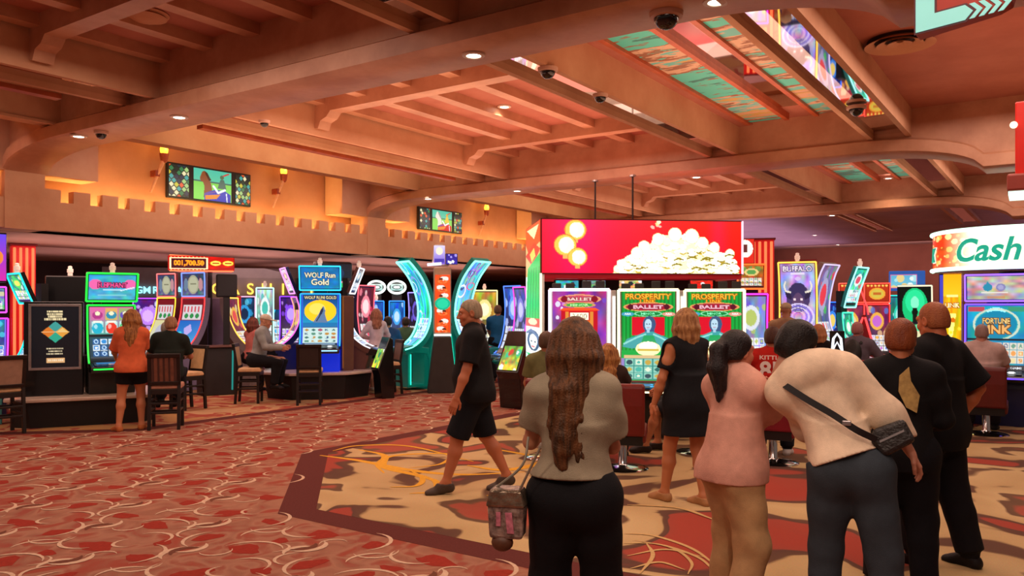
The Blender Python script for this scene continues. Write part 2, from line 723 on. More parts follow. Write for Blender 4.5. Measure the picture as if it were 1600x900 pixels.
# left wall with lit battlements
mb = MB(TK)
mb.box(-3, 26, 9.9, 10.0, 2.57, 4.0)
struct('wall_left', mb, plaster_wall)
mb = MB(TK)
mb.box(-3, 26, 9.5, 9.62, 2.57, 2.90)
xx = 4.40 - .34 * 20
piers = [(b - .45, b + 1.0) for b in BX]
while xx < 24:
    if not any(p0 - .1 < xx + .17 < p1 + .1 for p0, p1 in [(b + .0, b + .45) for b in BX]):
        pass
    mb.box(xx + .145, xx + .34, 9.5, 9.62, 2.90, 3.04)
    xx += .34
for b in BX:
    mb.box(b + .02, b + .44, 9.488, 9.88, 2.562, 3.2)            # pier below the bracket
    mb.box(b - .55, b + 1.05, 9.494, 9.88, 3.19, 4.0)          # bracket block
struct('wall_left_parapet', mb, plaster)
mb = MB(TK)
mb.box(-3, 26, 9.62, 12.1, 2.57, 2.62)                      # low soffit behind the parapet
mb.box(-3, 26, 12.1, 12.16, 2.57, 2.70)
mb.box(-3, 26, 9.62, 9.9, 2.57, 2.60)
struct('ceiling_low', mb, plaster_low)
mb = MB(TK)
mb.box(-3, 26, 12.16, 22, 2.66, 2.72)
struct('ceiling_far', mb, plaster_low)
mb = MB()
mb.box(-4, 31, 20.5, 20.7, 0, 3.4)
struct('wall_far', mb, dark_wall)
mb = MB()
mb.box(30.5, 30.7, -6, 20.5, 0, 4.6)
struct('wall_back', mb, brown_wall)
violet_c = mat('violet_grey_ceiling', '#ad9494', .8, color2='#9d8486', scale=1.0)
mb = MB(TK)
mb.box(15.5, 26, -3, 9.9, 3.52, 3.6)
struct('ceiling_violet', mb, violet_c)
for i_, (x0_, x1_, y0_) in enumerate(((15.9, 19.5, 1.45), (16.2, 20.4, 3.3))):
    mb = MB(TK)
    mb.box(x0_, x1_, y0_, y0_ + .06, 3.46, 3.52)
    mb.box(x0_, x1_, y0_ + .34, y0_ + .40, 3.46, 3.52)
    mb.mi = 1
    mb.box(x0_, x1_, y0_ + .06, y0_ + .34, 3.505, 3.519)
    struct('trim_%d' % (60 + i_), mb, [plaster, mirror_m])

# ------------------------------------------------------------------ carpets


def carpet(name, stops, scale, detail=3, distort=1.0, stretch=(1, 1, 1), shift=(0, 0, 0), stops2=None, rough=0.95, dots=0.12):
    m = bpy.data.materials.new(name)
    m.use_nodes = True
    nt = m.node_tree
    b = nt.nodes['Principled BSDF']
    b.inputs['Roughness'].default_value = rough
    b.inputs['Specular IOR Level'].default_value = 0.15
    tc = nt.nodes.new('ShaderNodeTexCoord')
    mp = nt.nodes.new('ShaderNodeMapping')
    mp.inputs['Scale'].default_value = stretch
    mp.inputs['Rotation'].default_value = (0, 0, 0.5)
    mp.inputs['Location'].default_value = shift
    nt.links.new(tc.outputs['Object'], mp.inputs['Vector'])
    n = nt.nodes.new('ShaderNodeTexNoise')
    n.inputs['Scale'].default_value = scale
    n.inputs['Detail'].default_value = detail
    n.inputs['Roughness'].default_value = 0.35
    n.inputs['Distortion'].default_value = distort
    nt.links.new(mp.outputs['Vector'], n.inputs['Vector'])
    r = nt.nodes.new('ShaderNodeValToRGB')
    els = r.color_ramp.elements
    els[0].position, els[0].color = stops[0][0], L4(stops[0][1])
    els[1].position, els[1].color = stops[1][0], L4(stops[1][1])
    for p, c in stops[2:]:
        e = els.new(p)
        e.color = L4(c)
    nt.links.new(n.outputs['Fac'], r.inputs['Fac'])
    # woven grain
    n3 = nt.nodes.new('ShaderNodeTexNoise')
    n3.inputs['Scale'].default_value = 120
    nt.links.new(tc.outputs['Object'], n3.inputs['Vector'])
    mix = nt.nodes.new('ShaderNodeMix')
    mix.data_type = 'RGBA'
    mix.blend_type = 'MULTIPLY'
    mix.inputs['Factor'].default_value = dots * 3
    nt.links.new(r.outputs['Color'], mix.inputs['A'])
    nt.links.new(n3.outputs['Color'], mix.inputs['B'])
    hs = nt.nodes.new('ShaderNodeHueSaturation')
    hs.inputs['Saturation'].default_value = 1.0
    hs.inputs['Value'].default_value = 1.15
    nt.links.new(mix.outputs['Result'], hs.inputs['Color'])
    nt.links.new(hs.outputs['Color'], b.inputs['Base Color'])
    MATS[name] = m
    return m


aisle_c = carpet('aisle_carpet', [(0.34, '#9a4a3a'), (0.42, '#985a48'), (0.48, '#a5745e'), (0.60, '#976652'), (0.68, '#964e40')], 3.2, 3, 1.2)
medal_c = carpet('medallion_carpet', [(0.30, '#a04234'), (0.385, '#9c4638'), (0.40, '#5e4036'), (0.445, '#664838'), (0.46, '#bc9e70'), (0.59, '#c6aa7c'),
                                      (0.605, '#6a4e3c'), (0.64, '#70523e'), (0.66, '#a45442'), (0.74, '#a44a3a')], 0.9, 3, 0.7, shift=(3.3, 1.6, .4))
slot_c = carpet('slot_carpet', [(0.34, '#b98a56'), (0.44, '#b5885c'), (0.455, '#a55440'), (0.54, '#a44a3c'), (0.555, '#c49a70'), (0.66, '#b48c66')], 1.5, 3, 1.1)
border_c = mat('carpet_border', '#5f302c', 0.95, var=.1, scale=60, spec=.1)
leaf_c = mat('carpet_leaf_cream', '#ccae94', 0.95, var=.1, scale=30, spec=.1)
leaf_d = mat('carpet_leaf_brown', '#6f4334', 0.95, var=.1, scale=30, spec=.1)
leaf_r = mat('carpet_blot_red', '#923226', 0.95, var=.1, scale=30, spec=.1)
gold_c = mat('carpet_gold_swirl', '#d9a238', 0.95, var=.08, scale=30, spec=.1)
tan_c = mat('carpet_tan_swirl', '#c3a06c', 0.95, var=.08, scale=30, spec=.1)

mb = MB()
mb.mi = 0
mb.box(-5, 31, -14, 21, -0.1, 0.0)
mb.mi = 1


def octo(x0, x1, y0, y1, c, z):
    return [(x0, y0 + c), (x0 + c, y0), (x1 - c, y0), (x1, y0 + c), (x1, y1 - c), (x1 - c, y1), (x0 + c, y1), (x0, y1 - c)]


def sheet(poly, z):
    mb.prism(poly, z - .001, z, 'z')


# gaming-area carpet beyond the aisle
sheet([(5.0, 12.05), (6.35, 10.75), (31, 10.75), (31, 20.5), (3.0, 20.5), (3.0, 12.05)], 0.0025)
mb.mi = 2
sheet([(3.0, 11.80), (4.95, 11.80), (6.25, 10.5), (31, 10.5), (31, 10.75), (6.35, 10.75), (5.05, 12.05), (3.0, 12.05)], 0.003)
sheet(octo(4.41, 15.5, -7, 7.35, 2.0, 0), 0.002)
mb.mi = 3
sheet(octo(4.69, 15.2, -6.7, 7.08, 1.88, 0), 0.003)
mb.mi = 1
sheet([(15.5, -7), (31, -7), (31, 10.5), (15.5, 10.5)], 0.001)


def crescent(cx, cy, r, a0, a1, w, z, n=10):
    """tapered arc lying on the carpet"""
    vs = []
    for i in range(n + 1):
        t = i / n
        a = a0 + (a1 - a0) * t
        h = w * math.sin(PI * min(max(t, .02), .98)) ** .8 / 2
        vs.append((cx + (r - h) * math.cos(a), cy + (r - h) * math.sin(a), z))
        vs.append((cx + (r + h) * math.cos(a), cy + (r + h) * math.sin(a), z))
    flip = a1 < a0
    fs = []
    for i in range(n):
        q = (2 * i, 2 * i + 1, 2 * i + 3, 2 * i + 2)
        fs.append(q[::-1] if flip else q)
    mb.add(vs, fs)


r1 = random.Random(11)
NCR = 0
T_ = 1.1
proto = []
for (cx, cy, r, a0, da, w, c) in (
        (.0, .0, .16, 20, 150, .055, 4), (.10, .13, .13, 200, 140, .05, 4), (.03, .02, .11, 10, 150, .06, 5), (.55, .53, .15, 190, 150, .055, 4),
        (.44, .42, .13, 10, 140, .05, 4), (.53, .55, .11, 190, 140, .06, 5), (.30, .12, .22, 60, 120, .03, 4), (.80, .30, .24, 240, 130, .03, 4),
        (.25, .72, .24, -40, 130, .03, 4), (.82, .78, .20, 100, 140, .03, 4), (.32, .36, .13, 30, 170, .025, 4), (.72, .06, .16, 150, 160, .025, 4),
        (.05, .50, .17, 280, 150, .028, 4), (.55, .92, .18, 10, 120, .028, 4), (.93, .52, .10, 60, 180, .025, 4), (.15, .90, .11, 150, 180, .022, 4),
        (.40, .64, .10, 220, 160, .02, 4), (.68, .40, .10, 330, 170, .02, 4)):
    proto.append((cx * T_, cy * T_, r, math.radians(a0), math.radians(da), w, c))


def in_aisle(x, y):
    if x < -1.2 or x > 16 or y < -1 or y > 12.0:
        return False
    if y > 10.42 and x > 6.1:
        return False
    if x + y > 16.6 and y > 10.3 and x < 6.4:
        return False
    if x < 4.32:
        return y < 11.7
    if y > 7.45:
        return True
    return x - y < -1.12 + .0 and y > 5.4


for iy in range(-2, 12):
    for ix in range(-2, 15):
        for (cx, cy, r, a0, da, w, c) in proto:
            X, Y = (ix + .03) * T_ + cx, (iy + .55) * T_ + cy
            d = X * CA + Y * SA
            if d < 3.2 or not in_aisle(X, Y):
                continue
            mb.mi = c
            NCR = (NCR + 1) % 18
            crescent(X, Y, r, a0, a0 + da, w, .0020 + .00008 * NCR, 9 if d < 9 else 5)

# red blots between the leaves
for iy in range(-2, 12):
    for ix in range(-2, 15):
        for (cx, cy, r) in ((.30, .20, .10), (.78, .62, .12), (.28, .78, .11), (.80, .16, .09), (.06, .34, .07), (.52, .74, .07)):
            X, Y = (ix + .03 + cx) * T_, (iy + .55 + cy) * T_
            d = X * CA + Y * SA
            if d < 3.2 or not in_aisle(X, Y):
                continue
            mb.mi = 6
            n = 12
            k1, k2 = r1.uniform(.7, 1.3), r1.uniform(0, 6)
            vs = [(X + r * (1 + .25 * math.sin(2 * a + k2)) * k1 * math.cos(a), Y + r * (1 + .25 * math.sin(3 * a + k2)) / k1 * math.sin(a), .0012) for a in [2 * PI * i / n for i in range(n)]]
            mb.add(vs, [tuple(range(n))])

# gold and tan swirls of the medallion


NSTR = [0]


def stroke(pts, w, z, c):
    mb.mi = c
    NSTR[0] += 1
    z = z + .0003 * NSTR[0]
    P = spline(pts, 10)
    vs = []
    n = len(P)
    for i, p in enumerate(P):
        a, b = P[max(i - 1, 0)], P[min(i + 1, n - 1)]
        tx, ty = b[0] - a[0], b[1] - a[1]
        L = math.hypot(tx, ty) or 1
        h = w * (0.25 + .75 * math.sin(PI * i / (n - 1))) / 2
        vs += [(p[0] + ty / L * h, p[1] - tx / L * h, z), (p[0] - ty / L * h, p[1] + tx / L * h, z)]
    mb.add(vs, [(2 * i, 2 * i + 1, 2 * i + 3, 2 * i + 2)[::-1] for i in range(n - 1)])


def gpx(l):
    return [G(*p) for p in l]


for pts, w in (([(500, 712), (560, 720), (640, 735), (720, 742), (820, 738)], .10), ([(560, 703), (600, 712), (600, 730), (660, 745), (700, 760)], .10),
               ([(600, 740), (590, 725), (620, 712), (700, 710), (690, 725), (640, 732)], .07), ([(650, 745), (680, 752), (680, 768), (640, 772)], .08),
               ([(760, 700), (840, 715), (900, 735), (880, 750)], .10), ([(520, 705), (560, 697), (640, 698), (740, 722)], .06),
               ([(730, 728), (790, 735), (850, 722), (880, 700)], .12), ([(640, 735), (660, 748), (650, 760), (610, 762)], .06),
               ([(760, 775), (820, 780), (880, 770)], .06)):
    stroke(gpx(pts), w, .0042, 7)
for pts, w in (([(975, 835), (1020, 838), (1080, 858), (1125, 890)], .035), ([(975, 850), (1030, 852), (1090, 872), (1120, 898)], .03),
               ([(980, 870), (1040, 860), (1100, 872)], .03), ([(985, 890), (1030, 880), (1070, 892)], .03), ([(1000, 898), (1020, 870), (1010, 850)], .03),
               ([(990, 845), (1050, 858), (1080, 880), (1075, 899)], .025), ([(980, 790), (1060, 795), (1120, 815)], .05)):
    stroke(gpx(pts), w, .0042, 8)
struct('floor', mb, [aisle_c, slot_c, border_c, medal_c, leaf_c, leaf_d, leaf_r, gold_c, tan_c])

# ------------------------------------------------------------------ room lamps and added fill
def lamp(name, kind, loc, energy, color, size=0.2, rot=None, **kw):
    l = bpy.data.lights.new(name, kind)
    l.energy = energy
    l.color = color
    if kind == 'AREA':
        l.shape = 'RECTANGLE'
        l.size = size if not isinstance(size, tuple) else size[0]
        l.size_y = size if not isinstance(size, tuple) else size[1]
    elif kind in ('POINT', 'SPOT'):
        l.shadow_soft_size = size
    for a, v in kw.items():
        setattr(l, a, v)
    o = bpy.data.objects.new(name, l)
    COL.objects.link(o)
    o.location = loc
    if rot:
        o.rotation_euler = rot
    return o


WARM = (1.0, 0.66, 0.40)
PINK = (1.0, 0.60, 0.47)
# ================================================================== SLOT MACHINES
blk = mat('black_gloss', '#0d0d10', 0.25, var=.2, scale=3, coat=.3)
blk_m = mat('black_matte', '#141316', 0.6, var=.2, scale=4)
char_m = mat('charcoal_panel', '#2a2828', 0.55, var=.15, scale=5)
silver = mat('silver_trim', '#b9b4b6', 0.28, metal=.85, var=.08, scale=12)
chrome = mat('chrome', '#d8d8da', 0.12, metal=1.0, var=.03, scale=12)
lilac_m = mat('lilac_panel', '#8d84a8', 0.4, var=.1, scale=3)
grey_m = mat('grey_panel', '#8e8484', 0.45, var=.1, scale=3)
brown_m = mat('brown_panel', '#5e3a32', 0.45, var=.12, scale=3)
maroon_m = mat('maroon_panel', '#7c1420', 0.4, var=.12, scale=3)
navy_m = mat('navy_panel', '#18224e', 0.35, var=.12, scale=3)
white_m = mat('white_panel', '#e6e2de', 0.4, var=.04, scale=3)
teal_m = mat('teal_panel', '#0d8f84', 0.3, var=.12, scale=3, emit='#0a8f80', es=.12)
candle_m = mat('candle_shade', '#f5e0d2', 0.4, emit='#ffd9c4', es=.35, var=.03, scale=30)

P_J = [(-.30, .78), (-.20, .90), (-.12, 1.07), (-.07, 1.30), (-.06, 1.55), (-.08, 1.76), (-.11, 1.90)]
P_C = [(-.46, .80), (-.27, .90), (-.10, 1.08), (-.01, 1.34), (.01, 1.62), (-.04, 1.88), (-.15, 2.12), (-.26, 2.30)]
P_ARC = [(-.62, .86), (-.40, .93), (-.17, 1.12), (-.03, 1.42), (.0, 1.72), (-.06, 2.05), (-.20, 2.38), (-.40, 2.64), (-.52, 2.76)]


def prof_fn(prof, sc=1.0):
    P = np.array(spline(prof, 8))
    s = np.concatenate([[0], np.cumsum(np.hypot(*(P[1:] - P[:-1]).T))])
    s /= s[-1]

    def f(t):
        return np.interp(t, s, P[:, 0]), np.interp(t, s, P[:, 1])
    return f


def prof_frame(f, t, off):
    """point on the profile pushed off along its normal (towards the player)"""
    e = 1e-3
    y, z = f(t)
    y1, z1 = f(np.clip(t + e, 0, 1))
    y0, z0 = f(np.clip(t - e, 0, 1))
    ty, tz = y1 - y0, z1 - z0
    L = np.hypot(ty, tz) + 1e-9
    return y - tz / L * off, z + ty / L * off


def panel(root, w, prof, cans, tube_c, body, th=.10, tr=.014, margin=.035, es=1.8, edge=('l', 'r', 't'), names=('display_housing', 'display', 'light_strip'), gain=1.0, inner=None):
    f = prof_fn(prof)
    ts = np.linspace(0, 1, 26)
    fy, fz = f(ts)
    by, bz = prof_frame(f, ts, -th)
    poly = list(zip(fy, fz)) + list(zip(by[::-1], bz[::-1]))
    mb = MB()
    n = len(poly)
    # side walls as quads so the concave outline stays clean
    k = len(ts)
    for x in (-w / 2, w / 2):
        vs = [(x, a, b) for a, b in zip(fy, fz)] + [(x, a, b) for a, b in zip(by, bz)]
        fs = [(i, i + 1, k + i + 1, k + i) for i in range(k - 1)]
        mb.add(vs, fs if x > 0 else [q[::-1] for q in fs])
    vs = [(-w / 2, a, b) for a, b in poly] + [(w / 2, a, b) for a, b in poly]
    mb.add(vs, [(i, (i + 1) % n, (i + 1) % n + n, i + n) for i in range(n)])
    hous = mb.build(names[0], body, root)
    for (t0, t1, can) in cans:
        def surf(U, V, t0=t0, t1=t1):
            yy, zz = prof_frame(f, t0 + (t1 - t0) * V, .006)
            return np.stack([(U - .5) * (w - 2 * margin), yy, zz], 1)
        can.mesh(names[1], surf, root, gain=gain)
    if tube_c:
        mb = MB()
        ex = w / 2 - tr * .6
        ly, lz = prof_frame(f, ts, tr * .6)
        L = list(zip(ly, lz))
        if 'l' in edge:
            mb.tube([(-ex, a, b) for a, b in L], tr, 6)
        if 'r' in edge:
            mb.tube([(ex, a, b) for a, b in L], tr, 6)
        if 't' in edge:
            mb.tube([(-ex, L[-1][0], L[-1][1]), (ex, L[-1][0], L[-1][1])], tr, 6)
        if 'b' in edge:
            mb.tube([(-ex, L[0][0], L[0][1]), (ex, L[0][0], L[0][1])], tr, 6)
        mb.build(names[2], neon(tube_c, es), root)
        if inner:
            mb = MB()
            ex2 = ex - .035
            for x in (-ex2, ex2):
                mb.tube([(x, a - .004, b) for a, b in L], tr * .6, 6)
            mb.build('inner_light_strip', neon(inner, es * .8), root)
    return hous


def candle(root, x, y, z, top='#fff0e6'):
    mb = MB()
    mb.lathe([(.035, 0), (.035, .05), (.045, .055), (.045, .11), (.03, .115), (.03, .15), (.012, .16)], 12, c=(x, y, z))
    mb.build('candle_lamp', candle_m, root, smooth=True)


def deck(root, w, y, z, tube_c=None, depth=.26, seed=1):
    mb = MB()
    mb.prism([(y - depth, z - .05), (y - depth + .02, z - .01), (y + .02, z + .055), (y + .05, z - .10), (y - depth + .06, z - .10)], -w / 2, w / 2, 'x')
    d = mb.build('button_deck', blk, root, bevel=.006)
    c = Can(40, 12, '#16161c')
    c.blobs(4, ['#39b7ff', '#ff5a6a', '#ffe25a'], .03, .06, .1, .3, .6, .7, seed)
    c.ell(.8, .5, .07, .25, '#ffffff')
    c.rect(.08, .25, .55, .7, '#2a6ea8')
    sl = .065 / depth
    c.mesh('button_panel', lambda U, V: np.stack([(U - .5) * w * .86, y - depth * (1 - .1 - V * .8), z + .004 + .055 * (.12 + V * .78)], 1), d)
    if tube_c:
        mb = MB()
        mb.tube([(-w / 2 + .01, y, z - .03), (-w / 2 + .03, y - depth + .0, z - .045), (w / 2 - .03, y - depth + .0, z - .045), (w / 2 - .01, y, z - .03)], .011, 6)
        mb.build('deck_light', neon(tube_c), d)
    return d


def slot(label, loc, rz, w, prof, cans, tube_c, body, base=0.0, top=None, cand=True, deck_c=None, group='slot machines', ped=None, th=.1, es=1.8, zsc=1.0,
         edge=('l', 'r', 't'), inner=None, name='slot_machine', gain=1.0, depth=.34, tr=.014, margin=.035):
    """prof heights are above the floor; base = height of the stand the cabinet rests on"""
    r = thing(name, label, 'slot machine', (loc[0], loc[1], base), rz, group)
    pr = [(y, z * zsc - base) for y, z in prof]
    y0, z0 = pr[0]
    mb = MB()
    mb.prism([(y0 + .10, 0), (depth, 0), (depth, z0 + .1), (pr[2][0] + .03, z0 + .1), (y0 + .04, z0 - .07), (y0 + .02, z0 * .7)], -w / 2 + .02, w / 2 - .02, 'x')
    mb.build('cabinet', ped or body, r, bevel=.01)
    panel(r, w, pr, cans, tube_c, body, th, tr, margin, es, edge, inner=inner, gain=gain)
    deck(r, w * .96, y0 + .03, z0 - .03, deck_c, seed=len(label))
    ztop = pr[-1][1]
    if top:
        tp = [(y, z * zsc - base) for y, z in top['prof']]
        panel(r, top.get('w', w), tp, [(.06, .94, top['can'])], top.get('c', tube_c), top.get('body', body), top.get('th', .06), tr, margin, es, ('l', 'r', 't', 'b'),
              ('topper_housing', 'topper_display', 'topper_light_strip'), gain=gain)
        mb = MB()
        mb.box(-.12, .12, .0, .10, pr[-1][1] - .25, tp[0][1] + .3)
        mb.build('topper_bracket', blk_m, r)
        ztop = tp[-1][1]
        yt = tp[-1][0] + .05
    else:
        yt = pr[-1][0] + th * .6
    if cand:
        candle(r, 0, yt, ztop)
    return r


# ------------------------------------------------------------------ display pictures
REELC = ['#e23b3b', '#2f74d8', '#f0b62a', '#37a84c', '#8b3fc0', '#d84f9a']


def cv_generic(bg1, bg2, cols, seed, w=44, h=70, title=None, tc='#ffe58a', reel_bg='#eef0f2', k=1.0):
    c = Can(w, h, bg1, bg2).noise(.35, seed)
    c.blobs(9, cols, .04, .13, 0, .05, 1, .55, seed, 1, .8)
    c.ell(.5, .30, .30, .17, cols[0])
    c.ell(.5, .30, .20, .11, cols[1])
    c.reels(.06, .56, .94, .9, 5, 3, cols, reel_bg, seed)
    c.rect(0, .92, 1, 1, '#101018')
    if title:
        c.text(title, .5, .09, .84, .09, tc, edge='#40100a')
    c.a *= k
    return c


def cv_swirl(base, cols, seed, w=40, h=80):
    c = Can(w, h, base).noise(.5, seed)
    r = random.Random(seed)
    for i in range(16):
        x, y = r.random(), r.random()
        c.ring(x, y, r.uniform(.1, .3), r.uniform(.03, .12), .25, r.choice(cols))
    c.reels(.08, .60, .92, .82, 4, 3, cols, '#cfe6ea', seed)
    return c


# green machine: jars over a blue and white reel grid
def cv_jars():
    c = Can(66, 84, '#2a6a72', '#173a4a')
    c.vgrad(0, 0, 1, .5, '#e86aa8', '#58b2a0')
    for i, (a, b) in enumerate((('#e86aa8', '#14b3cf'), ('#e8c84a', '#ea3a2a'), ('#8ec860', '#16c04a'))):
        x = .19 + .31 * i
        c.rect(x - .14, .02, x + .14, .24, a, 1, .7)
        c.ell(x, .15, .12, .07, ['#b23a86', '#2f8fae', '#6a54b8'][i])
        c.ell(x, .12, .06, .035, '#f7f2c8')
        c.rect(x - .13, .26, x + .13, .47, '#bfe9e6')
        c.ell(x, .38, .125, .10, b)
        c.ell(x - .04, .35, .04, .04, '#ffffff', 1, .6)
        c.rect(x - .10, .255, x + .10, .285, '#f5f5e6')
    c.rect(0, .49, 1, .53, '#0a1a20')
    c.reels(.06, .56, .94, .90, 5, 3, ['#2c8fd8', '#1f5fae', '#5fc0f0', '#ffffff'], '#dfeefa', 4)
    r = random.Random(8)
    for i in range(5):
        for j in range(3):
            if r.random() < .5:
                x0, y0 = .06 + i * .176, .56 + j * .113
                c.rect(x0 + .012, y0 + .008, x0 + .164, y0 + .105, '#1d5f9e')
                c.ring(x0 + .088, y0 + .056, .05, .04, .4, '#bfe4ff')
    c.rect(0, .93, 1, 1, '#0d2028')
    return c


def cv_gemtop():
    c = Can(66, 42, '#35a6d8', '#4bb6c8').noise(.2, 3)
    c.ell(.14, .38, .13, .2, '#f46ab0')
    c.ell(.87, .38, .13, .2, '#f46ab0')
    c.text('ELEPHANT', .5, .40, .62, .2, '#ff5aa0', edge='#5a1030')
    c.rect(.3, .58, .7, .63, '#bfeaf5')
    c.line([(.68, .62), (.95, .5)], .03, '#d8f6ff')
    c.rect(.2, .78, .8, .83, '#9fe0e0', 1, .7)
    return c


def cv_wolf_top():
    c = Can(80, 50, '#0a6bb0', '#0f8cc8').noise(.25, 2)
    c.ell(.5, .5, .62, .62, '#0a78be', 1, .4)
    c.text('WOLF Run', .5, .36, .80, .24, '#fff4cc', edge='#0a2c55')
    c.text('Gold', .5, .68, .46, .28, '#fff4cc', edge='#0a2c55')
    return c


def cv_wolf():
    c = Can(80, 124, '#0c3f7c', '#0a5f98')
    c.vgrad(0, .1, 1, .56, '#0d4f94', '#12a0cc')
    c.ell(.5, .315, .43, .215, '#ffb81c', 1.15)
    c.ell(.42, .27, .22, .11, '#ffd25a', 1.1)
    # howling wolf silhouette against the moon
    c.poly([(.30, .53), (.38, .44), (.46, .36), (.50, .30), (.56, .23), (.60, .22), (.61, .27), (.64, .30), (.62, .36), (.65, .44), (.70, .53)], '#5f7fa6')
    c.poly([(.50, .30), (.56, .23), (.58, .30), (.54, .37), (.46, .40)], '#22304e')
    c.line([(.40, .5), (.52, .36)], .03, '#1c2a48')
    c.text('WOLF RUN GOLD', .5, .055, .86, .055, '#ffe9a8', edge='#0a1c3a')
    c.rect(0, .535, 1, .61, '#0a78b4')
    c.rect(.04, .63, .96, .94, '#cfe9e6')
    c.reels(.05, .635, .95, .935, 5, 4, ['#2f6f6a', '#b0506a', '#1d4f7a', '#c08a3a', '#49907a'], '#c6e6e2', 9)
    c.rect(0, .95, 1, 1, '#0b2c50')
    c.rect(.1, .965, .9, .985, '#bfe3ff')
    return c


def cv_prosper(lady=True):
    c = Can(112, 178, '#0fa83c', '#12b24a')
    # green curtains
    for i in range(14):
        x = i / 14
        c.rect(x, 0, x + .035, .62, '#0a8a30')
    c.rect(.20, .27, .80, .46, '#e0102a')
    c.rect(.46, .27, .54, .46, '#f04a6a')
    c.text('PROSPERITY', .5, .055, .84, .055, '#ffc63a', edge='#b0420a')
    c.text('LINK', .5, .105, .30, .045, '#ffb52a', edge='#b0420a')
    c.ell(.5, .165, .46, .048, '#e8a860')
    c.ell(.5, .165, .42, .038, '#b81e3a')
    c.text('BALLET', .5, .165, .56, .036, '#ffb8c8', bold=.04, edge='#5a0a1e')
    c.ell(.17, .165, .05, .03, '#5a1426')
    c.ell(.84, .165, .05, .03, '#5a1426')
    c.ell(.5, .235, .26, .03, '#8fe8b0')
    c.ell(.5, .235, .23, .022, '#0c8a3c')
    c.text('MINOR', .5, .235, .26, .02, '#8fffc0', bold=.03)
    for x, q in ((.12, '#4aa8c8'), (.88, '#e8a08a')):
        c.ell(x, .24, .12, .022, q)
        c.text('888', x, .24, .12, .016, '#ffffff')
    if lady:
        # a dancer in teal, arms spread
        c.ell(.52, .345, .12, .085, '#41587e')
        c.rect(.44, .33, .62, .44, '#3e5b86')
        c.poly([(.02, .58), (.10, .50), (.34, .45), (.46, .42), (.58, .42), (.70, .45), (.92, .50), (.99, .58), (.80, .60), (.60, .58), (.40, .58), (.20, .60)], '#3fa6a8')
        c.line([(.05, .55), (.3, .48), (.45, .45)], .03, '#8fe0d8')
        c.line([(.95, .55), (.72, .48), (.6, .45)], .03, '#8fe0d8')
        c.poly([(.42, .46), (.60, .46), (.72, .64), (.30, .64)], '#18a860')
        c.ell(.50, .35, .065, .06, '#bfe0f2')
        c.rect(.47, .39, .53, .43, '#a8d0e8')
        c.ell(.475, .345, .012, .006, '#203050')
        c.ell(.525, .345, .012, .006, '#203050')
        c.line([(.48, .378), (.52, .378)], .014, '#d04a6a')
    c.ell(.5, .60, .23, .075, '#f3e9a8', 1.15)
    c.ell(.5, .575, .17, .05, '#fff6cf', 1.2)
    c.rect(.30, .60, .70, .625, '#d8b84a')
    c.rect(.05, .67, .95, .70, '#e0c08a')
    c.rect(.03, .70, .97, .96, '#2f8f86')
    c.reels(.07, .705, .93, .95, 5, 3, ['#1f6a66', '#e8f2d8', '#49b8a8', '#c9a84a', '#2b4f5a'], '#8fd0bc', 6)
    c.rect(.0, .70, .06, .97, '#9a86c8')
    c.rect(.94, .70, 1, .97, '#9a86c8')
    c.rect(0, .97, 1, 1, '#5a1a1a')
    return c


def cv_prosper_win():
    c = Can(112, 178, '#a03a8a', '#7a4ab0').noise(.35, 6)
    c.blobs(40, ['#d88ad8', '#e8e0f8', '#7a4ac0', '#e06a9a'], .015, .05, 0, .08, 1, 1, 4)
    c.rect(.16, .20, .84, .96, '#c81428')
    c.ell(.5, .085, .40, .05, '#f2a878')
    c.ell(.5, .085, .36, .038, '#d8506a')
    c.text('BALLET', .5, .085, .5, .035, '#ffd0c8', bold=.04, edge='#7a0a1e')
    c.ell(.22, .085, .06, .035, '#8a1428')
    c.ell(.78, .085, .06, .035, '#8a1428')
    c.ell(.5, .145, .30, .028, '#e2a060')
    c.ell(.5, .145, .25, .02, '#2fae4a')
    c.text('MINOR', .5, .145, .34, .02, '#c8ffb0')
    c.poly([(.12, .20), (.88, .20), (.80, .175), (.20, .175)], '#ff5a2a')
    c.rect(.20, .20, .80, .215, '#e81c1c')
    c.rect(.24, .215, .30, .95, '#e8903a')
    c.rect(.70, .215, .76, .95, '#e8903a')
    c.rect(.33, .225, .67, .30, '#fff3cf', 1.15)
    c.text('2400', .5, .262, .28, .05, '#6a5a4a', bold=.0)
    c.rect(.30, .305, .70, .335, '#f2661c')
    for j in range(3):
        y = .36 + j * .165
        c.rect(.30, y, .70, y + .15, '#1f5a34')
        for i in range(4):
            c.rect(.31 + i * .1, y + .01, .385 + i * .1, y + .14, '#2f8a4c')
            c.ell(.35 + i * .1, y + .07, .022, .035, ['#bfe05a', '#e8d84a', '#dff0e0', '#7ac0d8'][(i + j) % 4])
        c.rect(.30, y + .148, .70, y + .162, '#d8d83a')
    c.ell(.5, .88, .2, .06, '#e8f0a8')
    return c


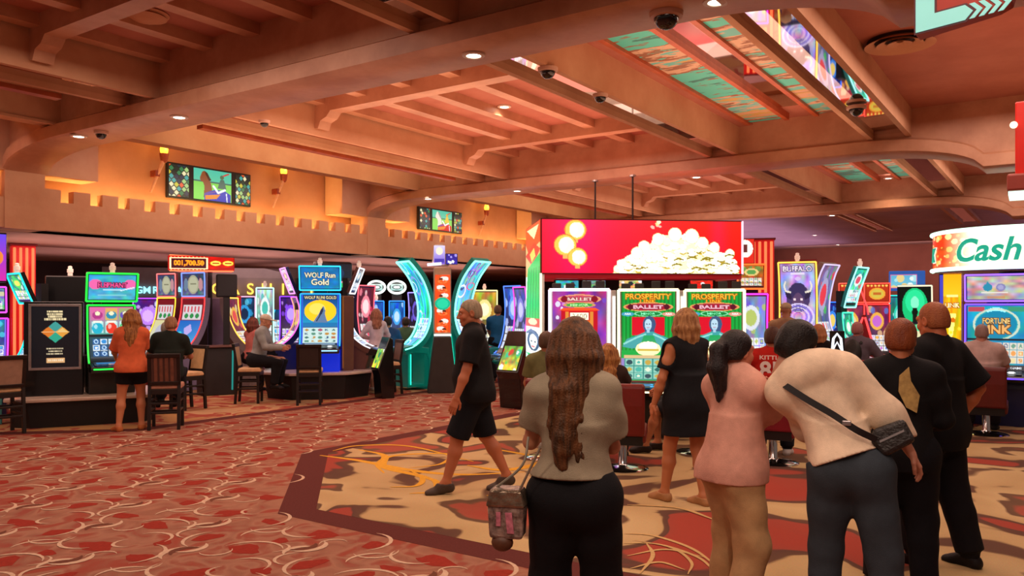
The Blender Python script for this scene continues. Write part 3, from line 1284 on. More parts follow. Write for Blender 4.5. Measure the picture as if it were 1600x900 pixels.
def cv_sign():
    c = Can(300, 78, '#ff1f3a', '#f8102a')
    c.a[..., 2] *= (1.3 - 1.0 * np.clip(np.abs(c.X - .2) * 1.6, 0, 1))
    c.a[..., 2] += .10 * np.exp(-((c.X - .16) / .12) ** 2)
    c.a[..., 2] += .14 * np.exp(-((c.X - .88) / .05) ** 2)
    for (x, y, r) in ((.165, .20, .05), (.115, .48, .052), (.175, .70, .045)):
        ry = r * c.asp * .92
        c.ell(x, y, r * 1.08, ry * 1.08, '#ff7a2a')
        c.ell(x, y, r, ry, '#ffb04a', 1.1)
        c.ell(x + .006, y, r * .72, ry * .8, '#ffe9a8', 1.3)
        c.ell(x - .008, y - .02, r * .35, ry * .5, '#fff8e0', 1.4)
        c.rect(x - .013, y + ry * .95, x + .013, y + ry * 1.35, '#ffab5a')
    # a mound of gold coins
    pts = [(.35, 1.0), (.39, .74), (.45, .66), (.48, .52), (.53, .46), (.58, .30), (.66, .26), (.72, .28), (.78, .40), (.84, .46), (.88, .58), (.93, .62), (.97, .82), (.99, 1.0)]
    c.poly(pts, '#f6e6b0', 1.1)
    r = random.Random(5)
    for _ in range(190):
        x = r.uniform(.37, .97)
        top = np.interp(x, [p[0] for p in pts], [p[1] for p in pts])
        y = r.uniform(top, 1.0)
        rr = r.uniform(.012, .026)
        q_ = rr * c.asp * r.uniform(.5, .95)
        c.ell(x, y + q_ * .16, rr, q_, '#d8b24a', 1.0)
        c.ell(x, y, rr, q_, r.choice(['#fffbe8', '#fff6d0', '#ffffff', '#f6ecc0']), 1.12)
        if r.random() < .42 and (x > .62 or y > .8):
            c.line([(x - rr, y + .03), (x, y + .05), (x + rr, y + .02)], .006, r.choice(['#8a7416', '#b89a1e', '#c8b04a']))
    for x, y, rr in ((.505, .50, .03), (.66, .27, .035), (.745, .30, .037), (.575, .36, .03), (.86, .50, .026), (.94, .62, .024), (.47, .62, .03), (.80, .42, .03)):
        c.ell(x, y, rr, rr * c.asp, '#ffe9a8', 1.1)
        c.ell(x, y, rr * .86, rr * c.asp * .86, '#fffdf2', 1.15)
    for _ in range(10):
        x, y = r.uniform(.66, .95), r.uniform(.62, .95)
        c.line([(x - .02, y + .03), (x, y), (x + .025, y + .02)], .008, '#8a7a1a')
    c.text('福', .6, .06, .03, .07, '#ffe2a0') if False else None
    c.blobs(7, ['#ffd28a', '#ffb0a0', '#fff0c0'], .006, .012, .535, .03, .60, .14, 3)
    return c


def cv_curtain_side():
    """tall end graphic: lanterns, a green curtain, a dancer below"""
    c = Can(40, 260, '#e8e4dc')
    c.vgrad(0, 0, 1, .30, '#ffd9a0', '#f0a050')
    c.poly([(0, 0), (1, 0), (1, .12), (.2, .16), (0, .10)], '#ef4a22')
    c.poly([(.1, .02), (.9, .02), (.6, .09)], '#ffe9b0')
    c.poly([(.0, .17), (.6, .11), (1, .16), (.5, .25)], '#e8381c')
    c.poly([(.3, .17), (.6, .14), (.7, .19), (.45, .22)], '#ffd05a')
    c.poly([(.15, .25), (1, .18), (1, .56), (0, .56)], '#0fc24a')
    for i in range(5):
        c.line([(.25 + i * .17, .26), (.1 + i * .2, .56)], .05, '#0a9a38')
    c.rect(0, .55, 1, .60, '#d8402a')
    c.ell(.5, .57, .3, .02, '#ffe0b0')
    c.rect(0, .60, 1, .82, '#f4f2f2')
    c.ring(.55, .68, .42, .06, .35, '#3a4a78')
    c.ell(.55, .69, .22, .04, '#fff8f4')
    c.ell(.42, .685, .05, .006, '#2a3458')
    c.ell(.68, .685, .05, .006, '#2a3458')
    c.line([(.45, .715), (.62, .715)], .06, '#d8506a')
    c.line([(.1, .64), (.4, .62), (.9, .66)], .1, '#5a6a9a')
    c.rect(0, .76, 1, 1, '#12c878')
    c.blobs(16, ['#0fa85a', '#3fe0a0', '#0a8a50', '#d8fff0'], .05, .16, 0, .78, 1, 1, 3)
    return c


def cv_buffalo():
    c = Can(60, 92, '#a99ad8', '#b8a8e0').noise(.35, 5)
    c.text('BUFFALO', .5, .09, .82, .09, '#f6e8f4', edge='#5a3a6a')
    c.rect(.3, .155, .7, .18, '#e8d8f4')
    c.ell(.5, .55, .34, .22, '#4a3a66')
    c.poly([(.10, .42), (.22, .44), (.34, .50), (.30, .58), (.16, .54)], '#2e2444')
    c.poly([(.90, .42), (.78, .44), (.66, .50), (.70, .58), (.84, .54)], '#2e2444')
    c.ell(.5, .44, .24, .13, '#39305a')
    c.ell(.5, .62, .16, .15, '#5f4468')
    c.ell(.5, .70, .10, .055, '#2a1c30')
    c.ell(.40, .57, .035, .018, '#ffe0e8')
    c.ell(.60, .57, .035, .018, '#ffe0e8')
    for i in range(6):
        c.ring(.5, .84, .12 + i * .07, .06 + i * .03, .12, ['#8a7ae0', '#e0d0ff'][i % 2])
    c.ell(.5, .25, .08, .03, '#d8c0f0')
    for q in (-1, 1):
        c.line([(.5 + q * .22, .46), (.5 + q * .36, .44), (.5 + q * .40, .36), (.5 + q * .36, .30)], .045, '#efe4d4')
    return c


def cv_poster():
    c = Can(92, 140, '#0f1218', '#0c0d12')
    r = random.Random(3)
    for j, (w_, n) in enumerate(((.34, 2), (.34, 1), (.30, 2), (.46, 1))):
        y = .085 + j * .042
        x = .5 - w_ / 2
        while x < .5 + w_ / 2 - .02:
            q = r.uniform(.022, .035)
            c.rect(x, y - .016, x + q * .8, y + .016, '#f2dcaa')
            x += q
    cx, cy, rr = .5, .42, .29
    ry = rr * c.asp * .92
    c.poly([(cx, cy - ry), (cx + rr, cy), (cx, cy + ry), (cx - rr, cy)], '#e8a040')
    c.poly([(cx, cy - ry), (cx + rr * .5, cy - ry * .5), (cx, cy), (cx - rr * .5, cy - ry * .5)], '#3f9f98')
    c.poly([(cx - rr * .5, cy - ry * .5), (cx, cy), (cx - rr * .5, cy + ry * .5), (cx - rr, cy)], '#e07a2a')
    c.poly([(cx - rr * .5, cy + ry * .5), (cx, cy), (cx + rr * .5, cy + ry * .5), (cx, cy + ry)], '#2fa88a')
    c.poly([(cx + rr * .1, cy), (cx + rr * .5, cy - ry * .4), (cx + rr * .9, cy)], '#f2c878')
    c.line([(cx - rr, cy), (cx + rr, cy)], .012, '#f6d9a0')
    for j, w_ in enumerate((.36, .28, .36)):
        y = .69 + j * .042
        x = .5 - w_ / 2
        while x < .5 + w_ / 2 - .02:
            q = r.uniform(.022, .035)
            c.rect(x, y - .013, x + q * .75, y + .013, '#d8c6a0')
            x += q
    c.rect(.32, .84, .70, .92, '#e8b27a')
    for i in range(8):
        c.rect(.35 + i * .04, .862, .378 + i * .04, .895, '#f8e2c0')
    return c


def cv_jackpot():
    c = Can(120, 54, '#e01a10', '#c8140c').noise(.25, 5)
    c.frame(.02, .12, .60, .92, .022, '#ffd9a0', 1.3)
    c.rect(.045, .18, .575, .86, '#4a1420')
    c.text('001,700.50', .31, .52, .46, .44, '#ff8a1a', 1.3, bold=.05)
    for x in (.72, .91):
        c.ell(x, .5, .085, .085 * c.asp * .95, '#ffb02a', 1.2)
        c.ell(x, .5, .068, .068 * c.asp * .95, '#ffd95a', 1.3)
        c.rect(x - .055, .44, x + .055, .56, '#c85a14')
    for i in range(10):
        c.ell(.04 + i * .056, .07, .008, .018, '#ffe0a0', 1.3)
        c.ell(.04 + i * .056, .96, .008, .018, '#ffe0a0', 1.3)
    return c


def cv_mask():
    c = Can(44, 34, '#3a3a5a', '#59627a').noise(.4, 4)
    c.ell(.5, .5, .26, .44, '#a9a68a')
    c.ell(.5, .5, .20, .36, '#b8b79a')
    c.ell(.16, .5, .1, .3, '#6a7f98')
    c.ell(.84, .5, .1, .3, '#c08a90')
    c.rect(.36, .45, .64, .5, '#7d7c64')
    return c


def cv_bags(bluebottom=True):
    c = Can(44, 84, '#7a1420')
    c.rect(.06, .1, .94, .34, '#d8cfd4')
    for i in range(5):
        c.rect(.12 + i * .16, .12, .18 + i * .16, .22, '#d04a5a')
    for x in (.25, .5, .75):
        c.ell(x, .28, .09, .04, '#2f8a4a')
    if bluebottom:
        c.vgrad(0, .36, 1, 1, '#1464c0', '#1fb0d8')
        c.poly([(.3, .5), (.55, .42), (.72, .55), (.5, .66)], '#b8a8e8')
        c.blobs(9, ['#2fd0e0', '#7ae0f0', '#3a7ae0'], .06, .14, .1, .6, .9, 1, 6)
    else:
        c.vgrad(0, .36, 1, 1, '#d8cf9a', '#c8d8e0')
        c.ell(.5, .55, .28, .12, '#b8b8c8')
    return c


def cv_inflink():
    c = Can(96, 100, '#1ba6c4', '#0f86a8').noise(.2, 3)
    c.rect(.02, .02, .30, .09, '#c04a5a')
    c.rect(.70, .02, .98, .09, '#3a9a78')
    c.ell(.5, .09, .16, .06, '#8fe8f8', 1.2)
    c.ring(.5, .28, .40, .24, .10, '#cfe0c8')
    c.ell(.5, .28, .34, .2, '#128ab0')
    c.text('FORTUNE', .5, .23, .46, .08, '#ffd88a', edge='#6a3a0a')
    c.text('LINK', .5, .36, .52, .13, '#f2b46a', edge='#6a3a0a', bold=.04)
    c.rect(0, .49, 1, .52, '#101c28')
    c.rect(.03, .54, .36, .9, '#3aa08a')
    c.rect(.06, .60, .2, .86, '#e0e8d8')
    c.reels(.36, .54, .97, .88, 5, 3, ['#e8d8a0', '#c06a4a', '#4a6a9a', '#e89a4a', '#6aa08a'], '#ded8c8', 12)
    c.rect(0, .9, 1, 1, '#101c28')
    c.text('GAME', .85, .95, .2, .05, '#e8f0f8')
    return c


def cv_clouds():
    c = Can(80, 40, '#c8b8b0', '#a8a8a8').noise(.3, 8)
    c.ell(.36, .48, .08, .16, '#2a8fb0')
    c.ell(.58, .48, .08, .16, '#8a86b8')
    c.poly([(.33, .35), (.36, .2), (.39, .35)], '#2a8fb0')
    c.ell(.58, .48, .05, .1, '#a8a4d0')
    c.rect(.25, .68, .7, .73, '#e8e2dc')
    c.rect(.35, .86, .65, .95, '#d88a5a', 1, .7)
    return c


def cv_cash():
    c = Can(300, 64, '#e83a14', '#d84a18').noise(.25, 4)
    c.blobs(60, ['#ff7a2a', '#ffb84a', '#ffe08a'], .004, .02, .0, .05, .35, .95, 4, 1.1, .8)
    t = np.clip((c.X - .20) / .16, 0, 1)[..., None]
    c.a = c.a * (1 - t) + np.array([1.25, 1.2, 1.05]) * t
    return c


# ------------------------------------------------------------------ left-hand island (green machine, poster end)
def plinth(label, pts, h, name='machine_plinth', top_m=None, over=.07):
    """dark stand with a pale-edged counter slab; pts: floor outline"""
    cx = sum(p[0] for p in pts) / len(pts)
    cy = sum(p[1] for p in pts) / len(pts)
    r = thing(name, label, 'plinth', (cx, cy, 0))
    loc = [(p[0] - cx, p[1] - cy) for p in pts]

    def sc_(k):
        return [(p[0] * k, p[1] * k) for p in loc]
    mb = MB()
    lo, hi = sc_(.93), sc_(1.0)
    n = len(pts)
    vs = [(p[0], p[1], 0) for p in lo] + [(p[0], p[1], h - .05) for p in hi]
    mb.add(vs, [tuple(range(n))[::-1], tuple(range(n, 2 * n))] + [(i, (i + 1) % n, (i + 1) % n + n, i + n) for i in range(n)])
    mb.build('plinth_body', blk_m, r)
    mb = MB()
    mb.prism(sc_(1 + over), h - .05, h, 'z')
    mb.build('plinth_top', top_m or mat('counter_edge', '#cbb4a2', 0.3, var=.1, scale=8), r, bevel=.012)
    return r


def hexa(c, r, rot=0.0, n=8, sx=1.0, sy=1.0):
    return [(c[0] + r * math.cos(rot + 2 * PI * (i + .5) / n), c[1] + r * math.sin(rot + 2 * PI * (i + .5) / n)) for i in range(n)]


def rectp(c, rz, x0, x1, y0, y1, ch=.25):
    pts = [(x0 + ch, y0), (x1 - ch, y0), (x1, y0 + ch), (x1, y1 - ch), (x1 - ch, y1), (x0 + ch, y1), (x0, y1 - ch), (x0, y0 + ch)]
    return [(c[0] + p[0] * math.cos(rz) - p[1] * math.sin(rz), c[1] + p[0] * math.sin(rz) + p[1] * math.cos(rz)) for p in pts]


A_c = XY(118, 12.15)
rzA = facing(A_c)
plinth('black plinth with pale counter edge under the green-lit machine at the left', rectp(A_c, rzA, -.82, 1.10, -.72, .80, .22), .42)


def island(c, rz, x, y):
    return (c[0] + x * math.cos(rz) - y * math.sin(rz), c[1] + x * math.sin(rz) + y * math.cos(rz))


TOPP = [(-.10, 1.79), (-.15, 1.95), (-.22, 2.20)]
P_A = [(-.26, .88), (-.18, .98), (-.11, 1.15), (-.07, 1.38), (-.06, 1.60), (-.07, 1.73)]
slot('slot machine with green tubes and jar pictures, in front of the orange-shirted woman', XY(173, 12.15), facing(XY(173, 12.15), 8), .66, P_A, [(.04, .97, cv_jars())], '#18e03c', char_m,
     base=.42, top=dict(prof=TOPP, can=cv_gemtop(), w=.70), deck_c='#18e03c', group='machines of the left island')
slot('slot machine seen edge-on with cyan-framed tilted topper, left of the black machine backs', XY(60, 12.3), facing(XY(60, 12.3), -72), .54, P_A,
     [(.04, .97, cv_generic('#0a7a8a', '#0a4a5a', ['#36e07a', '#f0e04a', '#2ab0e0'], 3))], '#19d8d0', blk, base=.42,
     top=dict(prof=[(-.16, 1.76), (-.24, 1.95), (-.34, 2.2)], can=cv_generic('#1a9a6a', '#0f5a8a', ['#38e05a', '#f0e85a', '#ffffff'], 5, 40, 40), w=.6), deck_c='#19d8d0', group='machines of the left island')
# poster stand on the near end of the island
pl = XY(87, 11.75)
r = thing('poster_stand', 'framed black poster with orange and teal diamond on the island end', 'sign', (pl[0], pl[1], .42), facing(pl, -4))
mb = MB()
mb.prism([(-.05, 0), (.30, 0), (.30, 1.36), (.0, 1.36)], -.40, .355, 'x')
mb.build('stand_body', blk, r, bevel=.01)
mb = MB()
y0_ = -.075
for (a, b, c_, d_) in ((-.335, .335, 1.29, 1.325), (-.335, .335, .375, .41), (-.335, -.30, .41, 1.29), (.30, .335, .41, 1.29)):
    mb.box(a, b, y0_, y0_ + .08, c_, d_)
mb.build('poster_frame', silver, r, bevel=.004)
cv_poster().mesh('poster', flat(-.30, .30, .41, 1.29, y0_ + .02), r, attr_mat('poster_print', emit=True, es=1.0))
# backs of the machines behind the poster
for px, d, lab in ((110, 13.0, 'black back of a slot machine with candle lamp, behind the poster'),):
    p = XY(px, d)
    r = thing('slot_machine', lab, 'slot machine', (p[0], p[1], .42), facing(p, 176), 'machines of the left island')
    mb = MB()
    mb.prism([(-.24, 0), (.2, 0), (.16, 1.78), (-.02, 1.78), (-.10, .9), (-.24, .5)], -.32, .34, 'x')
    mb.build('cabinet', blk, r, bevel=.02)
    mb = MB()
    mb.prism([(-.10, 1.40), (.08, 1.34), (.1, 1.74), (-.16, 1.74)], -.31, .33, 'x')
    mb.build('topper_housing', blk_m, r, bevel=.02)
    cv_generic('#0a7a8a', '#0a4a5a', ['#36e07a', '#f0e04a', '#2ab0e0'], 6).mesh('display', flat(-.28, .28, .6, 1.3, -.16, -.09), r)
    candle(r, .0, .05, 1.78)
    for x in (-.2, .2):
        mb = MB()
        mb.tube([(x, .2, .3), (x, .22, .9)], .02, 6)
        mb.build('cable', blk_m, r)

# machine with magenta tubes at the frame edge, seen between stool and column
slot('slot machine with magenta and violet tubes at the far left edge', XY(-17, 12.9), facing(XY(-17, 12.9), -4), .54, [(-.34, .82), (-.24, .93), (-.15, 1.1), (-.09, 1.35), (-.08, 1.52)],
     [(.03, .97, cv_generic('#1f6ab8', '#5a3ab0', ['#4ad0e8', '#b06ae0', '#6ae8c8', '#2a4ad0'], 12))], '#e03ad8', navy_m, base=0, inner='#7a5af0',
     top=dict(prof=[(-.12, 1.62), (-.16, 1.78), (-.24, 2.02)], can=cv_generic('#5a8ab0', '#7ab0a0', ['#bfd8c0', '#e8e0a0', '#7a6ad0'], 9, 40, 40), w=.5, c='#d84ad8'), group='machines at the far left')

# red column with orange light tubes
def striped_column(label, loc, rz, w, h, z0, n, dep=.5, tube_c='#ff7a48'):
    r = thing('light_column', label, 'light column', (loc[0], loc[1], 0), rz, 'red light columns')
    mb = MB()
    mb.box(-w / 2, w / 2, 0, dep, z0, h)
    mb.box(-w / 2 + .04, w / 2 - .04, .03, dep - .03, 0, z0)
    mb.build('column_body', mat('red_lacquer', '#b3121a', .35, emit='#d01414', es=.55, var=.06, scale=4), r, bevel=.01)
    for i in range(n):
        x = -w / 2 + w * (i + .5) / n
        mb = MB()
        mb.box(x - w / n * .24, x + w / n * .24, -.03, .0, z0 + .03, h - .03)
        mb.build('light_tube', neon(tube_c, 1.35), r, bevel=.012)
    mb = MB()
    mb.box(-w / 2 - .02, w / 2 + .02, -.04, dep + .02, h, h + .03)
    mb.build('column_cap', maroon_m, r)
    return r


p = XY(27, 10.9)
striped_column('red column with orange light tubes behind the magenta-lit machine at far left', XY(37, 13.0), facing(XY(37, 13.0), 6), .34, 2.685, .3, 4, dep=.25)
r = thing('lit_sign', 'violet and pink lit sign at the left frame edge', 'sign', XY(-6, 10.4) + (0,), facing(XY(-6, 10.4), 10))
mb = MB()
mb.box(-.12, .12, .0, .1, 2.02, 2.66)
mb.box(-.03, .03, .03, .08, 0, 2.02)
mb.build('sign_case', blk, r, bevel=.01)
c = Can(24, 60, '#6a4af0', '#e02aa8')
c.ell(.5, .5, .34, .16, '#ff8a3a')
c.ell(.5, .5, .18, .09, '#e02020')
c.mesh('sign_face', flat(-.11, .11, 2.04, 2.64, -.004), r)
# stool-side table under the magenta machine is the teal counter
p = XY(6, 11.8)
r = thing('drink_counter', 'teal counter edge beside the poster island', 'counter', (p[0], p[1], 0), facing(p))
mb = MB()
mb.box(-.60, .02, -.16, .16, .72, .76)
mb.build('counter_top', mat('teal_laminate', '#1f8f94', .25, var=.1, scale=6), r, bevel=.012)
mb = MB()
mb.box(-.14, -.02, -.08, .08, 0, .72)
mb.build('counter_leg', mat('frosted_teal', '#4fa3a3', .35, var=.1, scale=6), r, bevel=.01)

# ------------------------------------------------------------------ round cluster with the jackpot meter
B_c = XY(312, 17.4)
grpB = 'machines under the jackpot meter'
slot('curved slot machine with red tubes and blue lower screen, under the jackpot meter', XY(304, 17.0), facing(XY(304, 17.0), -46), .66, [(-.62, .78), (-.45, .9), (-.25, 1.12), (-.10, 1.42), (-.04, 1.72), (-.03, 1.9)],
     [(.03, .97, cv_bags())], '#ff3a3a', lilac_m, cand=False, top=dict(prof=[(-.03, 1.93), (-.03, 2.2), (-.04, 2.42)], can=cv_mask(), w=.66, c='#6a8ad8'), group=grpB, th=.14)
slot('curved slot machine with yellow tubes and pale screen, left under the jackpot meter', XY(262, 17.5), facing(XY(262, 17.5), -48), .56, [(-.62, .78), (-.45, .9), (-.25, 1.12), (-.10, 1.42), (-.04, 1.72), (-.03, 1.9)],
     [(.03, .97, cv_bags(False))], '#f0c83a', maroon_m, cand=False, top=dict(prof=[(-.03, 1.93), (-.03, 2.2), (-.04, 2.42)], can=cv_mask(), w=.56, c='#d86a6a'), group=grpB, th=.14)
slot('slot machine in profile with yellow tube, right of the black cabinet', XY(361, 17.6), facing(XY(361, 17.6), 66), .56, [(-.62, .78), (-.45, .9), (-.25, 1.12), (-.10, 1.42), (-.04, 1.72), (-.03, 1.9)],
     [(.03, .97, cv_generic('#7a1a2a', '#5a1420', ['#e8b03a', '#e04a3a', '#f0e0a0'], 4))], '#ffc24a', grey_m, cand=False,
     group=grpB, th=.16)
p = XY(314, 17.1)
r = thing('jackpot_meter', 'red box sign with orange jackpot digits above two curved machines', 'sign', (p[0], p[1], 0), facing(p, -6))
mb = MB()
mb.prism([(-.64, -.1), (.68, -.1), (.55, .9), (-.55, .9)], 2.47, 2.78, 'z')
mb.build('meter_case', mat('meter_red', '#b8160f', .4, emit='#c01810', es=.5, var=.1, scale=6), r, bevel=.01)
cv_jackpot().mesh('meter_face', flat(-.62, .66, 2.48, 2.77, -.104), r)
mb = MB()
mb.tube([(-.60, -.12, 2.46), (.66, -.12, 2.46)], .013, 6)
mb.tube([(-.60, -.12, 2.79), (.66, -.12, 2.79)], .013, 6)
mb.build('meter_tube', neon('#ff7a4a', 2.0), r)
mb = MB()
mb.tube([(.1, .84, 0), (.1, .84, 2.47)], .05, 8)
mb.tube([(-.35, .84, 0), (-.35, .84, 2.47)], .05, 8)
mb.build('meter_post', blk_m, r)
p = XY(354, 16.25)
r = thing('back_of_screen', 'black monitor back on a post beside the jackpot meter', 'monitor', (p[0], p[1], 0), facing(p, 6))
mb = MB()
mb.box(-.20, .20, -.06, .06, 1.90, 2.36)
mb.build('monitor_case', blk_m, r, bevel=.03)
mb = MB()
mb.box(-.06, .06, -.03, .05, .0, 1.92)
mb.build('monitor_post', blk_m, r)
p = XY(337, 15.75)
r = thing('bank_cabinet', 'dark low cabinet with teal light edge between the machines', 'cabinet', (p[0], p[1], 0), facing(p, 10))
mb = MB()
mb.prism([(-.30, 0), (.34, 0), (.36, .92), (-.32, .92)], -.2, .3, 'y')
mb.build('cabinet_body', char_m, r, bevel=.02)
mb = MB()
mb.box(-.35, .40, -.24, .34, .92, .95)
mb.build('cabinet_top', brown_m, r, bevel=.01)
mb = MB()
mb.tube([(.27, -.215, .1), (.28, -.215, .86)], .016, 6)
mb.build('cabinet_light', neon('#1f9a90', .8), r)
p = XY(328, 18.1)
r = thing('bank_core', 'lilac and red back panels of the jackpot bank', 'panel', (p[0], p[1], 0), facing(p))
mb = MB()
mb.box(-.05, .30, -.1, .0, 0, 1.9)
mb.mi = 1
mb.box(.30, .66, -.12, .0, 1.15, 1.95)
mb.mi = 2
mb.box(.30, .66, -.1, .0, 0, 1.15)
mb.build('core_panel', [lilac_m, mat('core_red', '#c01c24', .4, emit='#d01c24', es=.4, var=.05, scale=3), brown_m], r, bevel=.01)

# ------------------------------------------------------------------ Wolf Run Gold island
C_c = XY(497, 15.6)
rzC = facing(C_c)
plinth('black plinth with pale counter edge under the blue wolf machine', rectp(C_c, rzC, -.98, 1.0, -.80, .95, .5), .50, top_m=mat('counter_edge_pale', '#c9b4b0', 0.25, var=.08, scale=8))
grpC = 'machines of the wolf island'
P_W = [(-.26, .98), (-.17, 1.07), (-.10, 1.25), (-.07, 1.50), (-.06, 1.75), (-.07, 1.95)]
TOPW = [(-.10, 2.02), (-.14, 2.2), (-.22, 2.46)]
slot('blue slot machine with howling wolf and gold moon, behind the empty stool', XY(501, 15.2), facing(XY(501, 15.2), -4), .74, P_W, [(.03, .98, cv_wolf())], '#1a9cf0', navy_m, base=.50, ped=mat('blue_glow_panel', '#0c2a9a', .35, emit='#0a2ee0', es=.7, var=.05),
     top=dict(prof=TOPW, can=cv_wolf_top(), w=.76, c='#27c4f0'), group=grpC, inner='#2a5ae8', deck_c='#7ab0e8')
slot('slot machine edge-on with pink and lilac tubes, left side of the wolf island', XY(462, 15.9), facing(XY(462, 15.9), -80), .62, [(-.46, .90), (-.30, .98), (-.10, 1.16), (.02, 1.42), (.03, 1.68), (-.03, 1.90)],
     [(.03, .98, cv_generic('#5a2a6a', '#402050', ['#e8c84a', '#e06ab0', '#8ad0e0', '#f0f0d0'], 8))], '#d85ac8', navy_m, base=.50, inner='#f0b06a',
     top=dict(prof=[(-.06, 1.97), (-.13, 2.15), (-.25, 2.46)], can=cv_generic('#c8a8c8', '#e0c8d0', ['#b05aa0', '#f0e0b0', '#9a8ad0'], 4, 36, 40), w=.6, c='#e08ae0'), group=grpC, cand=False)
slot('slot machine edge-on with white tubes, right side of the wolf island', XY(545, 15.9), facing(XY(545, 15.9), 80), .62, [(-.46, .90), (-.30, .98), (-.10, 1.16), (.02, 1.42), (.03, 1.68), (-.03, 1.90)],
     [(.03, .98, cv_generic('#1a3a5a', '#102a40', ['#40c8b0', '#e8e8f0', '#3a7ae0'], 9))], '#e6e6f4', brown_m, base=.50,
     top=dict(prof=[(-.06, 1.97), (-.13, 2.15), (-.25, 2.46)], can=cv_generic('#2a3a4a', '#405060', ['#a0c8d8', '#e8e0d0'], 4, 36, 40), w=.6, c='#e6e6f0'), group=grpC)
p = XY(521, 16.3)
r = thing('hanging_monitor', 'rounded monitor with green picture behind the wolf machine topper', 'monitor', (p[0], p[1], .50), facing(p, 16))
mb = MB()
mb.box(-.40, .40, 0, .10, 1.55, 2.12)
mb.build('monitor_case', mat('monitor_grey', '#5b5358', .35, var=.1, scale=5), r, bevel=.06)
mb = MB()
mb.box(-.05, .05, .02, .08, 0, 1.6)
mb.build('monitor_post', blk_m, r)
c = Can(50, 40, '#20242c', '#2a3038')
c.rect(0, .72, 1, .8, '#d8909a')
c.rect(0, .8, 1, 1, '#48c060')
c.ell(.5, .95, .2, .12, '#e8e070')
c.ell(.5, .4, .3, .3, '#2a3a5a')
c.mesh('display', flat(-.35, .35, 1.60, 2.07, -.012), r)
p = XY(544, 15.3)
r = thing('bank_core', 'brown wooden end panel right of the blue wolf machine', 'panel', (p[0], p[1], .50), facing(p, 20))
mb = MB()
mb.box(-.11, .12, 0, .14, 0, 1.42)
mb.build('core_panel', brown_m, r, bevel=.02)
mb = MB()
mb.box(-.12, -.09, -.015, .01, .05, 1.4)
mb.build('core_edge', mat('gold_edge', '#9a6a32', .4, var=.1, scale=5), r)

# ------------------------------------------------------------------ the two arched teal machines and their column
dD = 17.0
D_c = XY(691, 16.2)
grpD = 'arched teal machines'


def arch(label, px, off, w, can, zs=1.0):
    loc = XY(px, dD)
    r = thing('slot_machine', label, 'slot machine', (loc[0], loc[1], 0), facing(loc, off), grpD)
    panel(r, w, [(y, z * .958) for y, z in P_ARC], [(.05, .99, can)], '#7af8e0', teal_m, .10, .02, .06, 2.4, gain=1.35)
    mb = MB()
    f = prof_fn(P_ARC)
    for s in (-1, 1):
        x = s * (w / 2 + .012)
        mb.tube([(x, -.02, .06), (x, .0, .5), (x, .05, .85), (x, .10, 1.15), (x, .14, 1.32)], .016, 6)
        mb.tube([(x, -.5, .12), (x, -.5, .74)], .013, 6)
    mb.build('base_light_strip', neon('#22e0b8', 2.2), r)
    mb = MB()
    mb.prism([(-.06, 0), (.22, 0), (.22, 1.15), (.17, 1.32), (.04, 1.08), (-.06, .7)], -w / 2, w / 2, 'x')
    mb.prism([(-.72, .80), (-.12, .74), (-.06, .60), (-.06, .86), (-.45, .92), (-.74, .86)], -w / 2, w / 2, 'x')
    mb.prism([(-.55, .06), (-.06, .06), (-.06, .74), (-.16, .74), (-.16, .12), (-.48, .12), (-.48, .76), (-.55, .78)], -w / 2 + .02, w / 2 - .02, 'x')
    mb.build('cabinet', teal_m, r, bevel=.01)
    c = Can(40, 16, '#122a30')
    c.blobs(7, ['#e84a6a', '#5a6ae8', '#38d0c0', '#e8e8f0'], .04, .08, .1, .2, .9, .8, 5)
    c.mesh('button_deck', lambda U, V: np.stack([(U - .5) * w * .85, -.70 + V * .24, .875 + V * .035], 1), r)
    return r


arch('tall arched teal machine facing left, beside the orange column', 664, -60, .56, cv_swirl('#1fa8b0', ['#2fd8d0', '#bfe0f0', '#7a8ad8', '#0f7a90'], 4, 50, 140))
arch('tall arched teal machine facing right, behind the walking man', 723, 52, .56, cv_swirl('#6a9ab8', ['#e8e0f0', '#b06ac0', '#2fc8c8', '#d8486a', '#404a80'], 7, 50, 140))
r = thing('sign_column', 'slim column with orange vertical sign between the teal arches', 'sign', D_c + (0,), facing(D_c, 2), None)
mb = MB()
mb.prism([(-.30, 0), (.30, 0), (.17, 1.12), (-.17, 1.12)], -.22, .3, 'y')
mb.build('column_base', char_m, r, bevel=.02)
mb = MB()
mb.box(-.17, .17, -.18, .2, 1.12, 2.50)
mb.build('column_body', mat('beige_column', '#b59c86', .5, var=.1, scale=4), r, bevel=.03)
c = Can(30, 120, '#f0501c', '#e04a18').noise(.2, 3)
for i, y in enumerate((.07, .22, .36, .62, .80, .93)):
    c.ell(.5 + .12 * (-1) ** i, y, .26, .04, '#f4e6dc')
    c.ell(.5 - .1 * (-1) ** i, y + .01, .12, .025, '#5a1a10')
    c.ring(.5, y + .05, .3, .03, .4, '#ff7a3a')
c.ell(.5, .5, .5, .11, '#12b088')
c.ell(.5, .5, .36, .08, '#1fd0a0')
c.mesh('sign_face', flat(-.15, .15, 1.20, 2.34, -.20), r, gain=1.1)
mb = MB()
mb.box(-.17, .17, -.215, -.19, 1.13, 1.17)
mb.build('sign_lamp', neon('#e8f4f0', 1.6), r)
r2 = thing('lit_topper', 'small white and violet lit topper on the orange-sign column', 'sign', (D_c[0], D_c[1], 2.525), facing(D_c, 2))
mb = MB()
mb.prism([(-.20, 0), (.14, 0), (.10, .1), (.02, .42), (-.16, .42), (-.2, .1)], -.1, .12, 'y')
mb.build('topper_case', white_m, r2, bevel=.02)
c = Can(24, 30, '#e8e0ff', '#7a5ad8')
c.ell(.5, .3, .3, .2, '#fff0d8')
c.rect(.1, .7, .9, .9, '#4a3ab0')
c.mesh('topper_face', flat(-.17, .05, .03, .40, -.105), r2)
mb = MB()
